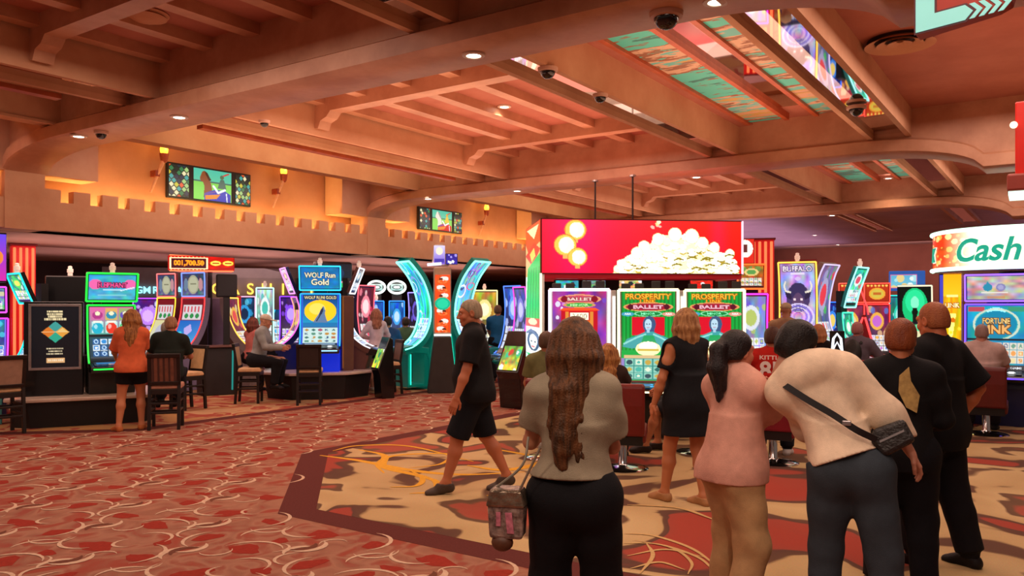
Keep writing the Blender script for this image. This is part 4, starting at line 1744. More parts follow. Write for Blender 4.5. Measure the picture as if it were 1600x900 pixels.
mb.box(.06, .30, -.16, -.11, .02, .24)
mb.build('topper_screen_case', blk, r2, bevel=.01)
c = Can(24, 20, '#2a1a8a', '#3a2ab0')
c.blobs(6, ['#b0a0ff', '#ffffff'], .06, .12, .1, .1, .9, .9, 2)
c.mesh('topper_screen', flat(.07, .29, .03, .23, -.165), r2)
mb = MB()
mb.tube([(-.30, -.14, .015), (-.02, -.14, .04)], .028, 6)
mb.build('topper_tube', neon('#e8dcff', 1.8), r2)

# ------------------------------------------------------------------ Prosperity Link bank with the great red sign
GL, GR = XY(845, 10.95), XY(1160, 11.3)
gx = Vector((GR[0] - GL[0], GR[1] - GL[1]))
GW = gx.length
rzG = math.atan2(gx.y, gx.x)


def gpos(x, y):
    return island(GL, rzG, x, y)


GD = 1.35
r = thing('bank_sign', 'huge red lit sign with lanterns and a heap of coins over three machines', 'sign', GL + (0,), rzG)
mb = MB()
mb.box(0, GW, 0, GD, 2.16, 2.90)
mb.box(0, GW, .02, GD - .02, 2.09, 2.16)
mb.build('sign_box', mat('sign_red', '#a30f18', .4, emit='#c01020', es=.3, var=.05, scale=3), r, bevel=.008)
cv_sign().mesh('sign_face', flat(.015, GW - .02, 2.165, 2.895, -.006), r, gain=1.25)
mb = MB()
for a in ((0, GW, -.012, .0, 2.89, 2.905), (0, GW, -.012, 0, 2.15, 2.165), (-.004, .014, -.012, 0, 2.16, 2.9)):
    mb.box(*a)
mb.build('sign_trim', mat('sign_trim_dark', '#5a1016', .4, var=.05, scale=3), r)
mb = MB()
mb.box(GW - .016, GW + .01, -.016, .01, 2.16, 2.9)
mb.build('sign_edge_light', neon('#ffc8d8', 1.5), r)
cvs = cv_curtain_side()
cvs.mesh('end_graphic', lambda U, V: np.stack([np.full_like(U, -.012), GD * (1 - U), .45 + 2.43 * V], 1), r, gain=1.15)
mb = MB()
mb.box(-.01, .05, .0, GD, .0, 2.16)
mb.build('end_panel', white_m, r)
mb = MB()
mb.box(-.016, .014, -.016, .0, .2, 2.16)
mb.build('end_edge_light', neon('#ffe9c8', 1.6), r)
mb = MB()
mb.box(.3, GW - .2, .5, .62, 0, 2.12)
mb.build('bank_wall', char_m, r)
for i, (px, py) in enumerate(((930, 281), (988.5, 273))):
    dd = (3.70 - CAMZ) * F / (HZ - py)
    q = XY(px, dd)
    t = thing('sign_rod', ('dark hanging rod, left one of the pair above the red sign', 'dark hanging rod, right one of the pair above the red sign')[i], 'rod', (q[0], q[1], 2.9), 0, 'rods of the red sign')
    mb = MB()
    mb.tube([(0, 0, 0), (0, 0, .80)], .014, 8)
    mb.build('rod', mat('rod_black', '#1c0e0e', .5, var=.1), t)
    mb = MB()
    mb.lathe([(.05, .77), (.05, .795), (.03, .80)], 12)
    mb.build('ceiling_plate', silver, t)

P_G = [(-.42, .70), (-.30, .80), (-.18, .98), (-.11, 1.25), (-.10, 1.5), (-.12, 1.75), (-.15, 1.93)]
for i, (px, d, off, can, tc, lab) in enumerate((
        (905, 10.75, 4, cv_prosper_win(), '#f4e4ff', 'curved machine with violet screen reading 2400, under the lanterns of the red sign'),
        (1013, 10.85, 2, cv_prosper(), '#fff2c0', 'curved green machine with teal dancer, middle of the three below the red sign'),
        (1117, 11.0, 0, cv_prosper(), '#fff2c0', 'curved green machine with teal dancer, right end below the red sign'))):
    q = XY(px, d)
    m_ = slot(lab, (q[0], q[1]), facing(q, off - 3), .80, P_G, [(.03, .985, can)], tc, white_m if i == 0 else silver, cand=False, group='machines under the red sign', ped=char_m, tr=.02, es=1.9, th=.13, gain=1.0, deck_c='#fff2c0', margin=.05)
    mb = MB()
    for x in (-.30, -.12, .1, .28):
        mb.box(x - .06, x + .06, .0, .1, 1.90, 2.02 + .03 * (x > 0))
    mb.build('machine_crown', char_m, m_, bevel=.01)
# white divider pillars between them
for i, (px, d) in enumerate(((959, 11.05), (1065.5, 11.15))):
    q = XY(px, d)
    t = thing('divider_panel', ('pale ribbed divider right of the 2400 machine', 'pale ribbed divider between the two dancer machines')[i], 'panel', (q[0], q[1], 0), rzG, 'dividers of the red-sign bank')
    mb = MB()
    mb.box(-.038, .038, 0, .2, 0, 1.93)
    mb.build('divider_body', white_m, t, bevel=.01)
    mb = MB()
    mb.tube([(0, -.012, .5), (0, -.012, 1.85)], .02, 6)
    mb.build('divider_light', neon('#fff4e8', 1.3), t)
# small boxes on top of the bank
for i, (px, lab, col) in enumerate(((886, 'teal display box on top of the 2400 machine', '#3fa8b8'), (928, 'grey-green display box above the 2400 machine', '#7a9a90'), (985, 'gold figure display on the middle machine', '#e8c07a'), (1096, 'red lettered display on the right machine', '#e82a1c'))):
    q = XY(px, 11.25)
    t = thing('bank_display', lab, 'display', (q[0], q[1], 1.95), rzG, 'small displays under the red sign')
    mb = MB()
    mb.box(-.17, .17, 0, .1, -.01, .13)
    mb.build('display_case', char_m, t, bevel=.008)
    c = Can(30, 14, col)
    c.noise(.4, i)
    c.blobs(8, ['#ffffff', '#20303a', col], .05, .12, 0, 0, 1, 1, i)
    c.mesh('display_face', flat(-.16, .16, -.0, .12, -.006), t, gain=.9)
q = XY(1172, 12.4)
slot('slot machine with magenta tube, behind the right end of the red sign', q, facing(q, 10), .50, P_J, [(.03, .97, cv_generic('#6a7ab8', '#8a9ac8', ['#e0e4f0', '#b8c86a', '#5a6ad0'], 15))], '#e83ae0', maroon_m, group='machines by the right column', cand=False,
     top=dict(prof=[(-.1, 1.98), (-.1, 2.2), (-.12, 2.35)], can=cv_generic('#c86a2a', '#8a3a1a', ['#f0d080', '#60a050'], 4, 36, 30), w=.42, c='#ff6a2a'))
striped_column('red column with orange light tubes right of the red coin sign', XY(1187, 13.95), facing(XY(1187, 13.95), 4), .48, 2.86, .2, 5)
q = XY(1167, 13.0)
t = thing('lit_sign', 'small red and white lit sign beside the right red column', 'sign', (q[0], q[1], 0), facing(q))
mb = MB()
mb.box(-.18, .12, 0, .12, 2.40, 2.80)
mb.box(-.05, .05, .03, .1, 0, 2.40)
mb.build('sign_case', maroon_m, t, bevel=.01)
c = Can(30, 36, '#e82a1c')
c.ell(.5, .4, .42, .36, '#fff0e0', 1.2)
c.rect(.38, .22, .62, .55, '#6a2a2a')
c.mesh('sign_face', flat(-.17, .11, 2.41, 2.79, -.006), t)

# ------------------------------------------------------------------ machines right of the column
grpH = 'machines of the right back bank'
P_B = [(-.48, .80), (-.28, .92), (-.10, 1.15), (.0, 1.42), (.02, 1.72), (-.03, 2.05), (-.10, 2.30), (-.18, 2.46)]
q = XY(1247, 13.8)
c = Can(60, 150, '#3a2a5a', '#1a1a3a')
cb = cv_buffalo()
c.a[:92] = cb.a
c.rect(0, .60, 1, .63, '#101018')
c.reels(.05, .65, .95, .95, 5, 4, ['#6a5ac8', '#e0d0f0', '#3a7ac0', '#c89a4a'], '#aab0d8', 3)
slot('tall curved machine with buffalo head and amber tubes', q, facing(q, -6), .62, P_B, [(.03, .985, c)], '#ffc24a', maroon_m, group=grpH, ped=maroon_m)
q = XY(1285, 14.6)
slot('tall curved machine in profile right of the buffalo machine', q, facing(q, 62), .56, P_B, [(.03, .985, cv_generic('#7a6a9a', '#5a5a80', ['#a8a0c8', '#e83a4a', '#48c05a'], 5, 44, 100))], '#b8a8d0', grey_m, group=grpH, cand=False)
for i, (px, d, off, w, top_z, col, bg, cols, lab, tp) in enumerate((
        (1266, 16.5, 0, .42, 1.75, '#f0f0c0', '#1a6a8a', ['#3ad0d0', '#e06ab0', '#f0f0d0'], 'small machine with white tubes and teal screen beside the buffalo bank', 0),
        (1300, 16.3, 4, .34, 1.80, '#2a6af0', '#1a2a8a', ['#3a8af0', '#f0d06a', '#e8e8f0'], 'slim machine with blue tubes, left of the red-lit pair', 0),
        (1331, 17.1, -3, .50, 1.76, '#ff3a3a', '#8a2a4a', ['#f0b04a', '#e8d0a0', '#d05a5a'], 'red-lit machine with amber emblem, left of the pair in the back', 1),
        (1370, 17.1, 3, .50, 1.76, '#ff3a3a', '#8a2a4a', ['#f0b04a', '#c86ad0', '#e8c08a', '#5a7ad0'], 'red-lit machine with amber emblem, right of the pair in the back', 1),
        (1405, 17.5, 0, .40, 1.95, '#1ac8c0', '#1a8a8a', ['#2fd0b8', '#a0e8e0', '#1a6a7a'], 'slim machine with teal screen behind the bald man', 0))):
    q = XY(px, d)
    c = cv_generic(bg, '#2a1a3a', cols, 20 + i, 44, 70)
    top = None
    if tp:
        c2 = Can(40, 34, '#c83a1c', '#a82a14')
        c2.ell(.5, .55, .36, .34, '#f0a83a')
        c2.ell(.5, .55, .28, .26, '#d8c04a')
        c2.rect(.32, .48, .68, .62, '#c86a2a')
        for k in range(6):
            c2.ell(.1 + k * .16, .08, .05, .06, '#ffd060')
        top = dict(prof=[(-.10, 1.80), (-.12, 2.0), (-.16, 2.2)], can=c2, w=w, c='#ff4a3a')
    slot(lab, q, facing(q, off), w, [(-.36, .70), (-.24, .82), (-.12, 1.05), (-.07, 1.35), (-.08, top_z)], [(.03, .97, c)], col, maroon_m if tp else navy_m, group=grpH, top=top, cand=False)
q = XY(1350, 16.15)
t = thing('neon_divider', 'red neon A-shaped divider between the two red-lit machines', 'light', (q[0], q[1], 0), facing(q), None)
mb = MB()
mb.tube([(-.26, 0, .75), (-.02, -.03, 1.5)], .02, 6)
mb.tube([(.30, 0, .45), (.02, -.03, 1.5)], .02, 6)
mb.tube([(-.06, 0, 2.05), (.06, -.03, 1.7), (.08, -.03, 1.55)], .016, 6)
mb.build('neon_tube', neon('#ff4040', 2.2), t)
mb = MB()
mb.prism([(-.24, 0), (.3, 0), (.04, 1.55), (-.04, 1.55)], .01, .1, 'y')
mb.build('divider_body', maroon_m, t, bevel=.01)
q = XY(1282, 15.3)
t = thing('light_column', 'pale cyan light column left of the blue machine', 'light column', (q[0], q[1], 0), facing(q), None)
mb = MB()
mb.box(-.07, .07, -.02, .02, .5, 1.85)
mb.build('light_tube', neon('#8af0f0', 1.3), t, bevel=.02)
mb = MB()
mb.box(-.09, .09, .0, .16, 0, 1.88)
mb.build('column_body', navy_m, t)
q = XY(1319, 14.9)
slot('thin tilted machine edge with teal and white lights above the blue machine', q, facing(q, 66), .44, [(-.3, .8), (-.2, .95), (-.1, 1.2), (-.06, 1.5), (-.06, 1.6)], [(.03, .97, cv_generic('#1a8a7a', '#1a5a6a', ['#3ae0a0', '#f0f0f0'], 3))], '#40e0b0', teal_m, group=grpH, cand=True,
     top=dict(prof=[(-.1, 1.7), (-.18, 2.0), (-.34, 2.42)], can=cv_generic('#2fb890', '#8ae0e0', ['#e8fff8', '#e04a6a', '#1a7a8a'], 4, 30, 40), w=.5, c='#9af8f0'))
q = XY(1430, 16.0)
c = Can(56, 60, '#06120c', '#06140e')
c.ell(.5, .55, .40, .52, '#12c878')
c.ell(.5, .42, .30, .34, '#28e89a')
c.ell(.5, .45, .13, .18, '#8af8cc')
c.rect(.42, .60, .58, 1, '#06140e')
c.ell(.5, .72, .1, .1, '#06140e')
c2 = Can(60, 30, '#5ab0d8', '#7ac8d8')
c2.blobs(8, ['#e8d08a', '#a8e0e8', '#e8f4f0'], .06, .16, 0, .2, 1, 1, 5)
c2.frame(0, 0, 1, 1, .04, '#d86a9a')
slot('machine with glowing green face picture under a pale blue topper', q, facing(q, -4), .62, [(-.30, .7), (-.18, .85), (-.1, 1.1), (-.07, 1.5), (-.1, 1.85), (-.16, 2.12)], [(.52, .98, c), (.03, .49, cv_generic('#1a5a3a', '#103a2a', ['#4ae0a0', '#e8e0b0'], 7))], '#e8d8b0', navy_m,
     group=grpH, cand=False, edge=('r', 't'))
q = XY(1417, 17.8)
t = thing('lit_sign', 'pale blue lit topper sign above the green face machine', 'sign', (q[0], q[1], 0), facing(q))
mb = MB()
mb.box(-.36, .36, 0, .12, 2.06, 2.50)
mb.box(-.05, .05, .03, .1, 0, 2.06)
mb.build('sign_case', mat('sky_case', '#2a6ac0', .4, emit='#2a6ad0', es=.5, var=.05), t, bevel=.02)
c2.mesh('sign_face', flat(-.33, .2, 2.12, 2.42, -.006), t)

# ------------------------------------------------------------------ round Cash bank at the right
I_c = XY(1592, 12.3)
t = thing('bank_sign', 'round red and white lit sign with teal script lettering at right', 'sign', I_c + (0,), facing(I_c))
R_ = 1.16
mb = MB()
mb.lathe([(R_ - .02, 2.24), (R_ - .02, 2.86), (R_ - .3, 2.87)], 64)
mb.build('sign_drum', white_m, t, smooth=True)


def cyl(U, V):
    a = -PI / 2 + (U - .5) * PI * 1.06
    return np.stack([R_ * np.cos(a), R_ * np.sin(a), 2.30 + .50 * V], 1)


cc = cv_cash()
cc.mesh('sign_face', cyl, t, gain=1.15)
mb = MB()
for z in (2.27, 2.83):
    mb.tube([((R_ + .015) * math.cos(-PI / 2 + a), (R_ + .015) * math.sin(-PI / 2 + a), z) for a in np.linspace(-PI * .53, PI * .53, 40)], .03, 8)
mb.build('sign_light_ring', neon('#c8ffe0', 2.2), t)


def drum_letters(name, s, a_mid, zc, h, wid, m, off, bold, slant=.0, th=.02):
    V, T = text_tris(s, bold)
    V = V * h
    V[:, 0] *= wid / (V[:, 0].max() - V[:, 0].min())
    V[:, 0] += V[:, 1] * slant
    a = -PI / 2 + a_mid + V[:, 0] / R_
    P = [(rr * math.cos(w), rr * math.sin(w), zc + z) for rr in (R_ + off, R_ + off - th) for w, z in zip(a, V[:, 1])]
    n = len(V)
    tris = [tuple(q) for q in T]
    ed = {(x, y) for q in tris for x, y in ((q[0], q[1]), (q[1], q[2]), (q[2], q[0]))}
    fs = tris + [(y, x, x + n, y + n) for (x, y) in ed if (y, x) not in ed]
    me = bpy.data.meshes.new(name)
    me.from_pydata(P, [], fs)
    return link_mesh(name, me, t, [m])


gl = neon('#f6f0d0', 1.6)
gt = mat('teal_letter', '#0aa890', .4, emit='#08a88c', es=.8, var=.05)
for s_, am, zc, h_, w_ in (('Cash', -.34, 2.53, .34, .86), ('L', .42, 2.53, .30, .2), ('K', -1.25, 2.50, .22, .14)):
    drum_letters('sign_letter_outline', s_, am, zc, h_ * 1.1, w_ * 1.05, gl, .012, .06, .25)
    drum_letters('sign_letter', s_, am, zc, h_, w_, gt, .03, .02, .25)
mb = MB()
mb.lathe([(.26, 0), (.26, 2.24)], 24)
mb.build('drum_core', navy_m, t, smooth=True)
q = XY(1557, 11.75)
P_I = [(-.26, .78), (-.16, .90), (-.08, 1.1), (-.05, 1.4), (-.05, 1.74)]
slot('two-screen machine with violet tubes, faced by the seated white-shirted man', q, facing(q, -4), .80, P_I, [(.03, .98, cv_inflink())], '#6a4aff', navy_m, group='machines of the round bank', cand=False, deck_c='#5a3aff', es=2.2,
     top=dict(prof=[(-.06, 1.79), (-.08, 1.98), (-.11, 2.17)], can=cv_clouds(), w=.80, c='#8a5aff', body=navy_m))
q = XY(1488, 11.8)
t = thing('lit_pillar', 'yellow lit pillar with gold figures left of the violet-lit machine', 'light column', (q[0], q[1], 0), facing(q, -4))
mb = MB()
mb.box(-.12, .12, 0, .2, .1, 2.20)
mb.box(-.14, .14, -.02, .22, 0, .1)
mb.build('pillar_body', mat('gold_case', '#b8860b', .4, var=.1, scale=4), t, bevel=.01)
c = Can(26, 190, '#f0a80a', '#e89a08').noise(.3, 7)
c.vgrad(0, 0, 1, .16, '#ffa80a', '#ffc020')
c.text('LINK', .5, .22, .8, .03, '#fff0b0', edge='#a85a08')
c.rect(.2, .15, .8, .165, '#ffe890')
c.poly([(.2, .28), (.7, .28), (.5, .45), (.9, .62), (.1, .62), (.35, .45)], '#ffe870', 1.15)
c.ell(.5, .66, .4, .05, '#fff4b0', 1.2)
c.blobs(22, ['#ffd830', '#d86a08', '#fff0a0', '#b04a08'], .06, .18, .1, .3, .9, .98, 8)
for k in range(5):
    c.line([(.2 + .15 * k, .82), (.1 + .2 * k, .99)], .07, '#fff08a')
c.mesh('pillar_face', flat(-.115, .115, .12, 2.18, -.006), t, gain=1.2)
q = XY(1474, 12.6)
t = thing('light_column', 'thin violet light edge left of the yellow pillar', 'light column', (q[0], q[1], 0), facing(q))
mb = MB()
mb.box(-.05, .05, -.02, .0, .4, 2.2)
mb.build('light_tube', neon('#4a4ad8', .9), t)
mb = MB()
mb.box(-.06, .06, 0, .12, 0, 2.22)
mb.build('column_body', navy_m, t)

# ------------------------------------------------------------------ far machines seen through the gaps
grpF = 'machines far back'
FAR = [
    (231, 18.4, 0, .62, '#b040f0', '#5a1a8a', ['#c080ff', '#e0b0ff', '#f0f0ff'], 'violet-lit machine behind the orange-shirted woman', 1.9),
    (382, 19.2, 0, .50, '#d8a0c0', '#143a6a', ['#2a9ad8', '#0a2a4a', '#5ac8e8'], 'machine with blue emblem screen under the yellow letters', 1.95),
    (414, 18.9, 0, .40, '#b8fff0', '#bfe8e0', ['#f0fff8', '#4ac0b0', '#e8f8f0'], 'white and teal machine behind the seated man in cap', 2.15),
    (424, 19.9, 16, .46, '#1a9ad8', '#0a5aa0', ['#2ab8f0', '#9ae0ff'], 'blue-topped machine right of the white and teal machine', 2.35),
    (455, 19.0, -8, .5, '#8a3af0', '#3a1a6a', ['#8a4af0', '#c8a0ff'], 'purple-lit machine behind the pink profile machine', 1.95),
    (568, 18.8, 50, .6, '#ff5a6a', '#6a1a2a', ['#ff8a9a', '#ffe0e0', '#e02a4a'], 'red-tubed machine in half profile right of the wolf island', 2.2),
    (588, 19.9, 0, .38, '#2a8af0', '#1a6ac8', ['#3aa8f0', '#bfe4ff', '#0a4aa0'], 'blue machine with glowing oval topper, left one of the pair', 1.85),
    (620, 19.9, 0, .38, '#2a8af0', '#1a6ac8', ['#3aa8f0', '#bfe4ff', '#0a4aa0'], 'blue machine with glowing oval topper, right one of the pair', 1.85),
    (653, 19.4, -40, .46, '#9a8af8', '#14142a', ['#6a5ad0', '#2a2a5a'], 'dark machine with violet edge left of the teal arch', 2.05),
    (757, 19.4, 0, .62, '#fff0a0', '#c8a03a', ['#ffe890', '#fff8d0', '#b8842a'], 'gold-lit machine right of the walking man', 2.1),
    (806, 17.3, -52, .60, '#4a7af8', '#2a4ab0', ['#6a9af8', '#bfd0ff', '#8a6ad8'], 'blue machine in half profile left of the red sign end', 2.15),
    (818, 16.2, -60, .5, '#e040c0', '#5a4a9a', ['#8a7ad8', '#d0c8f0'], 'machine with magenta edge just left of the curtain graphic', 2.1),
]
for i, (px, d, off, w, tc, bg, cols, lab, tz) in enumerate(FAR):
    q = XY(px, d)
    k = (tz - .70) / 1.2
    pr = [(-.36, .70), (-.24, .70 + .1 * k), (-.12, .70 + .35 * k), (-.06, .70 + .7 * k), (-.07, .70 + 1.0 * k), (-.10, tz)]
    oval = i in (6, 7)
    s_ = slot(lab, q, facing(q, off), w, pr, [(.03, .97, cv_generic(bg, '#14121c', cols, 40 + i, 36, 60))], tc, navy_m if i not in (2, 9) else grey_m, group=grpF, cand=i in (2, 6, 9))
    if oval:
        mb = MB()
        mb.ball((0, 0, tz + .34), (.24, .07, .16), 10)
        mb.box(-.12, .12, .0, .06, tz, tz + .2)
        mb.build('oval_topper', char_m, s_, smooth=True)
        mb = MB()
        mb.tube([(.21 * math.cos(a), -.07, tz + .34 + .15 * math.sin(a)) for a in np.linspace(0, 2 * PI, 24, endpoint=False)], .03, 6, closed=True)
        mb.build('topper_ring', neon('#f0fff8', 1.8), s_)
        c = Can(24, 16, '#e8f8f0', '#a8d8d0')
        c.ell(.5, .5, .36, .3, '#4a6a68')
        c.ell(.5, .5, .26, .2, '#ffffff')
        c.mesh('topper_face', flat(-.15, .15, tz + .26, tz + .42, -.075), s_)

# slanted lit kiosks
for px, d, off, lab, cols in ((594, 15.15, -66, 'slanted green and yellow lit kiosk beside the right wolf-island machine', ['#5ad84a', '#e8e04a', '#1a8a6a']),
                              (801, 13.6, -40, 'slanted green and yellow lit kiosk behind the walking man', ['#3ac89a', '#e8d04a', '#e04a3a', '#6ad85a'])):
    q = XY(px, d)
    t = thing('lit_kiosk', lab, 'kiosk', (q[0], q[1], 0), facing(q, off), 'slanted kiosks')
    mb = MB()
    t.scale = (.72, .72, .88) if px < 700 else (1, 1, 1)
    mb.prism([(-.05, 0), (.30, 0), (.26, 1.25), (.16, 1.30), (-.16, .62), (-.10, .5)], -.24, .24, 'x')
    mb.build('kiosk_body', blk, t, bevel=.015)
    c = Can(30, 44, '#2a9a5a', '#e8d84a').noise(.4, px)
    c.blobs(16, cols + ['#f4fff0'], .05, .14, 0, 0, 1, 1, px)
    c.rect(.2, .1, .8, .2, '#e8f04a')
    c.mesh('kiosk_face', lambda U, V: np.stack([(U - .5) * .40, -.155 + .30 * V, .655 + .60 * V], 1), t)

# ------------------------------------------------------------------ lit lettering on the far wall
q = XY(245, 19.8)
t = thing('lettered_sign', 'pale blue backlit lettering above the violet machine at left', 'sign', (q[0], q[1], 2.12), facing(q))
mb = MB()
mb.box(-1.2, 1.0, .05, .1, -.30, .55)
mb.build('sign_board', grey_wall, t)
cx_ = -.57
for ch in 'MGM REWARDS':
    if ch == ' ':
        cx_ += .03
        continue
    letters('sign_letter', ch, .17, .03, neon('#8ae0f0', 2.0), t, loc=(cx_, .02, 0), bold=.02)
    cx_ += .175
q = XY(420, 19.6)
t = thing('lettered_sign', 'yellow outlined marquee letters on the grey wall behind the pair', 'sign', (q[0], q[1], 2.14), facing(q))
mb = MB()
mb.box(-1.9, 1.4, .05, .1, -.5, .5)
mb.build('sign_board', grey_wall, t)
for i, ch in enumerate('CASHIER'):
    letters('sign_letter', ch, .27, .05, neon('#ffc24a', 2.2), t, loc=(-1.18 + i * .378, .02, 0))
# ================================================================== SEATS


def wood_stool(label, loc, rz, slats=False, back_c='#c9a878', seat_c='#d9b184'):
    r = thing('bar_stool', label, 'stool', (loc[0], loc[1], 0), rz, 'dark wooden stools')
    dw = mat('espresso_wood', '#170d0b', .4, var=.3, scale=9)
    for sx in (-1, 1):
        mb = MB()
        mb.prism([(sx * .19 - .022, -.19), (sx * .19 + .022, -.19), (sx * .19 + .022, -.145), (sx * .19 - .022, -.145)], 0, .55, 'z')
        mb.build('leg', dw, r, bevel=.005)
        mb = MB()
        mb.prism([(.20, 0), (.245, 0), (.215, .45), (.205, .62), (.27, 1.05), (.235, 1.06), (.165, .62), (.17, .45)], sx * .19 - .022, sx * .19 + .022, 'x')
        mb.build('leg', dw, r, bevel=.005)
    mb = MB()
    for z in (.20, .33):
        mb.box(-.18, .18, -.185, -.155, z, z + .035)
        mb.box(-.18, .18, .19, .22, z + .02, z + .05)
        mb.box(-.205, -.175, -.17, .2, z + .05, z + .08)
        mb.box(.175, .205, -.17, .2, z + .05, z + .08)
    mb.box(-.21, .21, -.2, .2, .49, .56)
    mb.build('stretcher', dw, r, bevel=.004)
    mb = MB()
    mb.prism([(-.22, .56), (-.225, .60), (-.19, .635), (.15, .63), (.19, .60), (.185, .56)], -.215, .215, 'x')
    mb.build('seat_cushion', mat('seat_' + seat_c[1:], seat_c, .6, var=.1, scale=10), r, bevel=.02)
    mb = MB()
    mb.prism([(.175, .66), (.205, .66), (.255, 1.02), (.225, 1.02)], -.17, .17, 'x')
    o = mb.build('backrest', mat('back_' + back_c[1:], back_c, .6, var=.12, scale=10), r, bevel=.01)
    if slats:
        mb = MB()
        for x in (-.105, -.035, .035, .105):
            mb.prism([(.20, .66), (.215, .66), (.268, 1.02), (.25, 1.02)], x - .022, x + .022, 'x')
        mb.build('back_slat', mat('striped_back', '#6b4030', .5, var=.2, scale=14), r, bevel=.004)
    mb = MB()
    mb.prism([(.165, .62), (.215, .62), (.225, .67), (.175, .67)], -.19, .19, 'x')
    mb.build('lower_rail', dw, r, bevel=.006)
    mb = MB()
    mb.prism([(.215, 1.0), (.275, 1.0), (.285, 1.06), (.23, 1.06)], -.215, .215, 'x')
    mb.build('top_rail', dw, r, bevel=.01)
    return r


def red_chair(label, loc, rz, col='#7d1612', sc_=1.0):
    r = thing('slot_chair', label, 'chair', (loc[0], loc[1], 0), rz, 'upholstered slot chairs')
    rm = mat('leather_' + col[1:], col, .42, var=.12, scale=5, bump=.1, bscale=30)
    mb = MB()
    mb.lathe([(.02, 0), (.27, 0), (.27, .015), (.24, .03), (.06, .05), (.045, .07), (.045, .31)], 32)
    mb.build('pedestal', chrome, r, smooth=True)
    mb = MB()
    mb.prism([(-.25, .34), (-.27, .41), (-.24, .47), (.18, .44), (.22, .39), (.2, .30)], -.25, .25, 'x')
    mb.build('seat', rm, r, bevel=.03)
    mb = MB()
    mb.prism([(.17, .40), (.26, .38), (.30, .70), (.30, .90), (.26, .93), (.21, .90), (.20, .70)], -.24, .24, 'x')
    mb.build('backrest', rm, r, bevel=.035)
    mb = MB()
    mb.prism([(-.2, .30), (.2, .28), (.22, .38), (-.22, .36)], -.22, .22, 'x')
    mb.build('seat_pan', blk_m, r, bevel=.01)
    return r


# ================================================================== PEOPLE (one smooth skin per figure)
EDG = [((0, 0, 0), (1, 0, 0)), ((0, 1, 0), (1, 1, 0)), ((0, 0, 1), (1, 0, 1)), ((0, 1, 1), (1, 1, 1)),
       ((0, 0, 0), (0, 1, 0)), ((1, 0, 0), (1, 1, 0)), ((0, 0, 1), (0, 1, 1)), ((1, 0, 1), (1, 1, 1)),
       ((0, 0, 0), (0, 0, 1)), ((1, 0, 0), (1, 0, 1)), ((0, 1, 0), (0, 1, 1)), ((1, 1, 0), (1, 1, 1))]


def nets(Fd, org, h):
    S = Fd < 0
    nx, ny, nz = Fd.shape
    cnt = np.zeros((nx - 1, ny - 1, nz - 1), np.int8)
    for a in (0, 1):
        for b in (0, 1):
            for c in (0, 1):
                cnt += S[a:nx - 1 + a, b:ny - 1 + b, c:nz - 1 + c]
    act = (cnt > 0) & (cnt < 8)
    I = np.argwhere(act)
    if len(I) == 0:
        return np.zeros((0, 3)), np.zeros((0, 4), int)
    ids = np.full(act.shape, -1, np.int64)
    ids[act] = np.arange(len(I))
    P = np.zeros((len(I), 3))
    n = np.zeros(len(I))
    for a, b in EDG:
        ia, ib = I + a, I + b
        fa = Fd[ia[:, 0], ia[:, 1], ia[:, 2]]
        fb = Fd[ib[:, 0], ib[:, 1], ib[:, 2]]
        m = (fa < 0) != (fb < 0)
        t = np.where(m, fa / np.where(m, fa - fb, 1), 0)
        P[m] += (ia + (np.array(b) - np.array(a)) * t[:, None])[m]
        n += m
    P = P / n[:, None] * h + org
    Q = []
    for ax in range(3):
        sl0 = [slice(None)] * 3
        sl1 = [slice(None)] * 3
        sl0[ax] = slice(0, -1)
        sl1[ax] = slice(1, None)
        d = S[tuple(sl0)] != S[tuple(sl1)]
        E = np.argwhere(d)
        u, v = [(1, 2), (2, 0), (0, 1)][ax]
        ok = (E[:, u] > 0) & (E[:, v] > 0) & (E[:, u] < Fd.shape[u] - 1) & (E[:, v] < Fd.shape[v] - 1)
        E = E[ok]
        du = np.zeros(3, int)
        du[u] = 1
        dv = np.zeros(3, int)
        dv[v] = 1
        q = [E - du - dv, E - dv, E, E - du]
        q = np.stack([ids[w[:, 0], w[:, 1], w[:, 2]] for w in q], 1)
        neg = S[E[:, 0], E[:, 1], E[:, 2]]
        q = np.where(neg[:, None], q, q[:, ::-1])
        Q.append(q)
    return P, np.concatenate(Q)


class Prims:
    def __init__(s):
        s.l = []

    def cone(s, a, b, r1, r2, g='', k=.02, clip=None, sub=False):
        s.l.append(dict(t='c', a=np.array(a, float), b=np.array(b, float), r1=r1, r2=r2, g=g, k=k, clip=clip, sub=sub))
        return s

    def ell(s, c, r, g='', k=.02, R=None, clip=None, sub=False):
        s.l.append(dict(t='e', c=np.array(c, float), r=np.array(r, float), g=g, k=k, R=R, clip=clip, sub=sub))
        return s

    def skirt(s, c0, c1, r0, r1, g='', k=.03):
        s.l.append(dict(t='s', a=np.array(c0, float), b=np.array(c1, float), r0=r0, r1=r1, g=g, k=k, clip=None, sub=False))
        return s

    def pick(s, pred):
        o = Prims()
        o.l = [dict(p) for p in s.l if pred(p)]
        return o


def bounds(p, inf):
    if p['t'] == 'c':
        r = max(p['r1'], p['r2']) + inf
        return np.minimum(p['a'], p['b']) - r, np.maximum(p['a'], p['b']) + r
    if p['t'] == 'e':
        r = max(p['r']) + inf if p['R'] is not None else p['r'] + inf
        return p['c'] - r, p['c'] + r
    r = max(max(p['r0']), max(p['r1'])) + inf
    return np.minimum(p['a'], p['b']) - r, np.maximum(p['a'], p['b']) + r


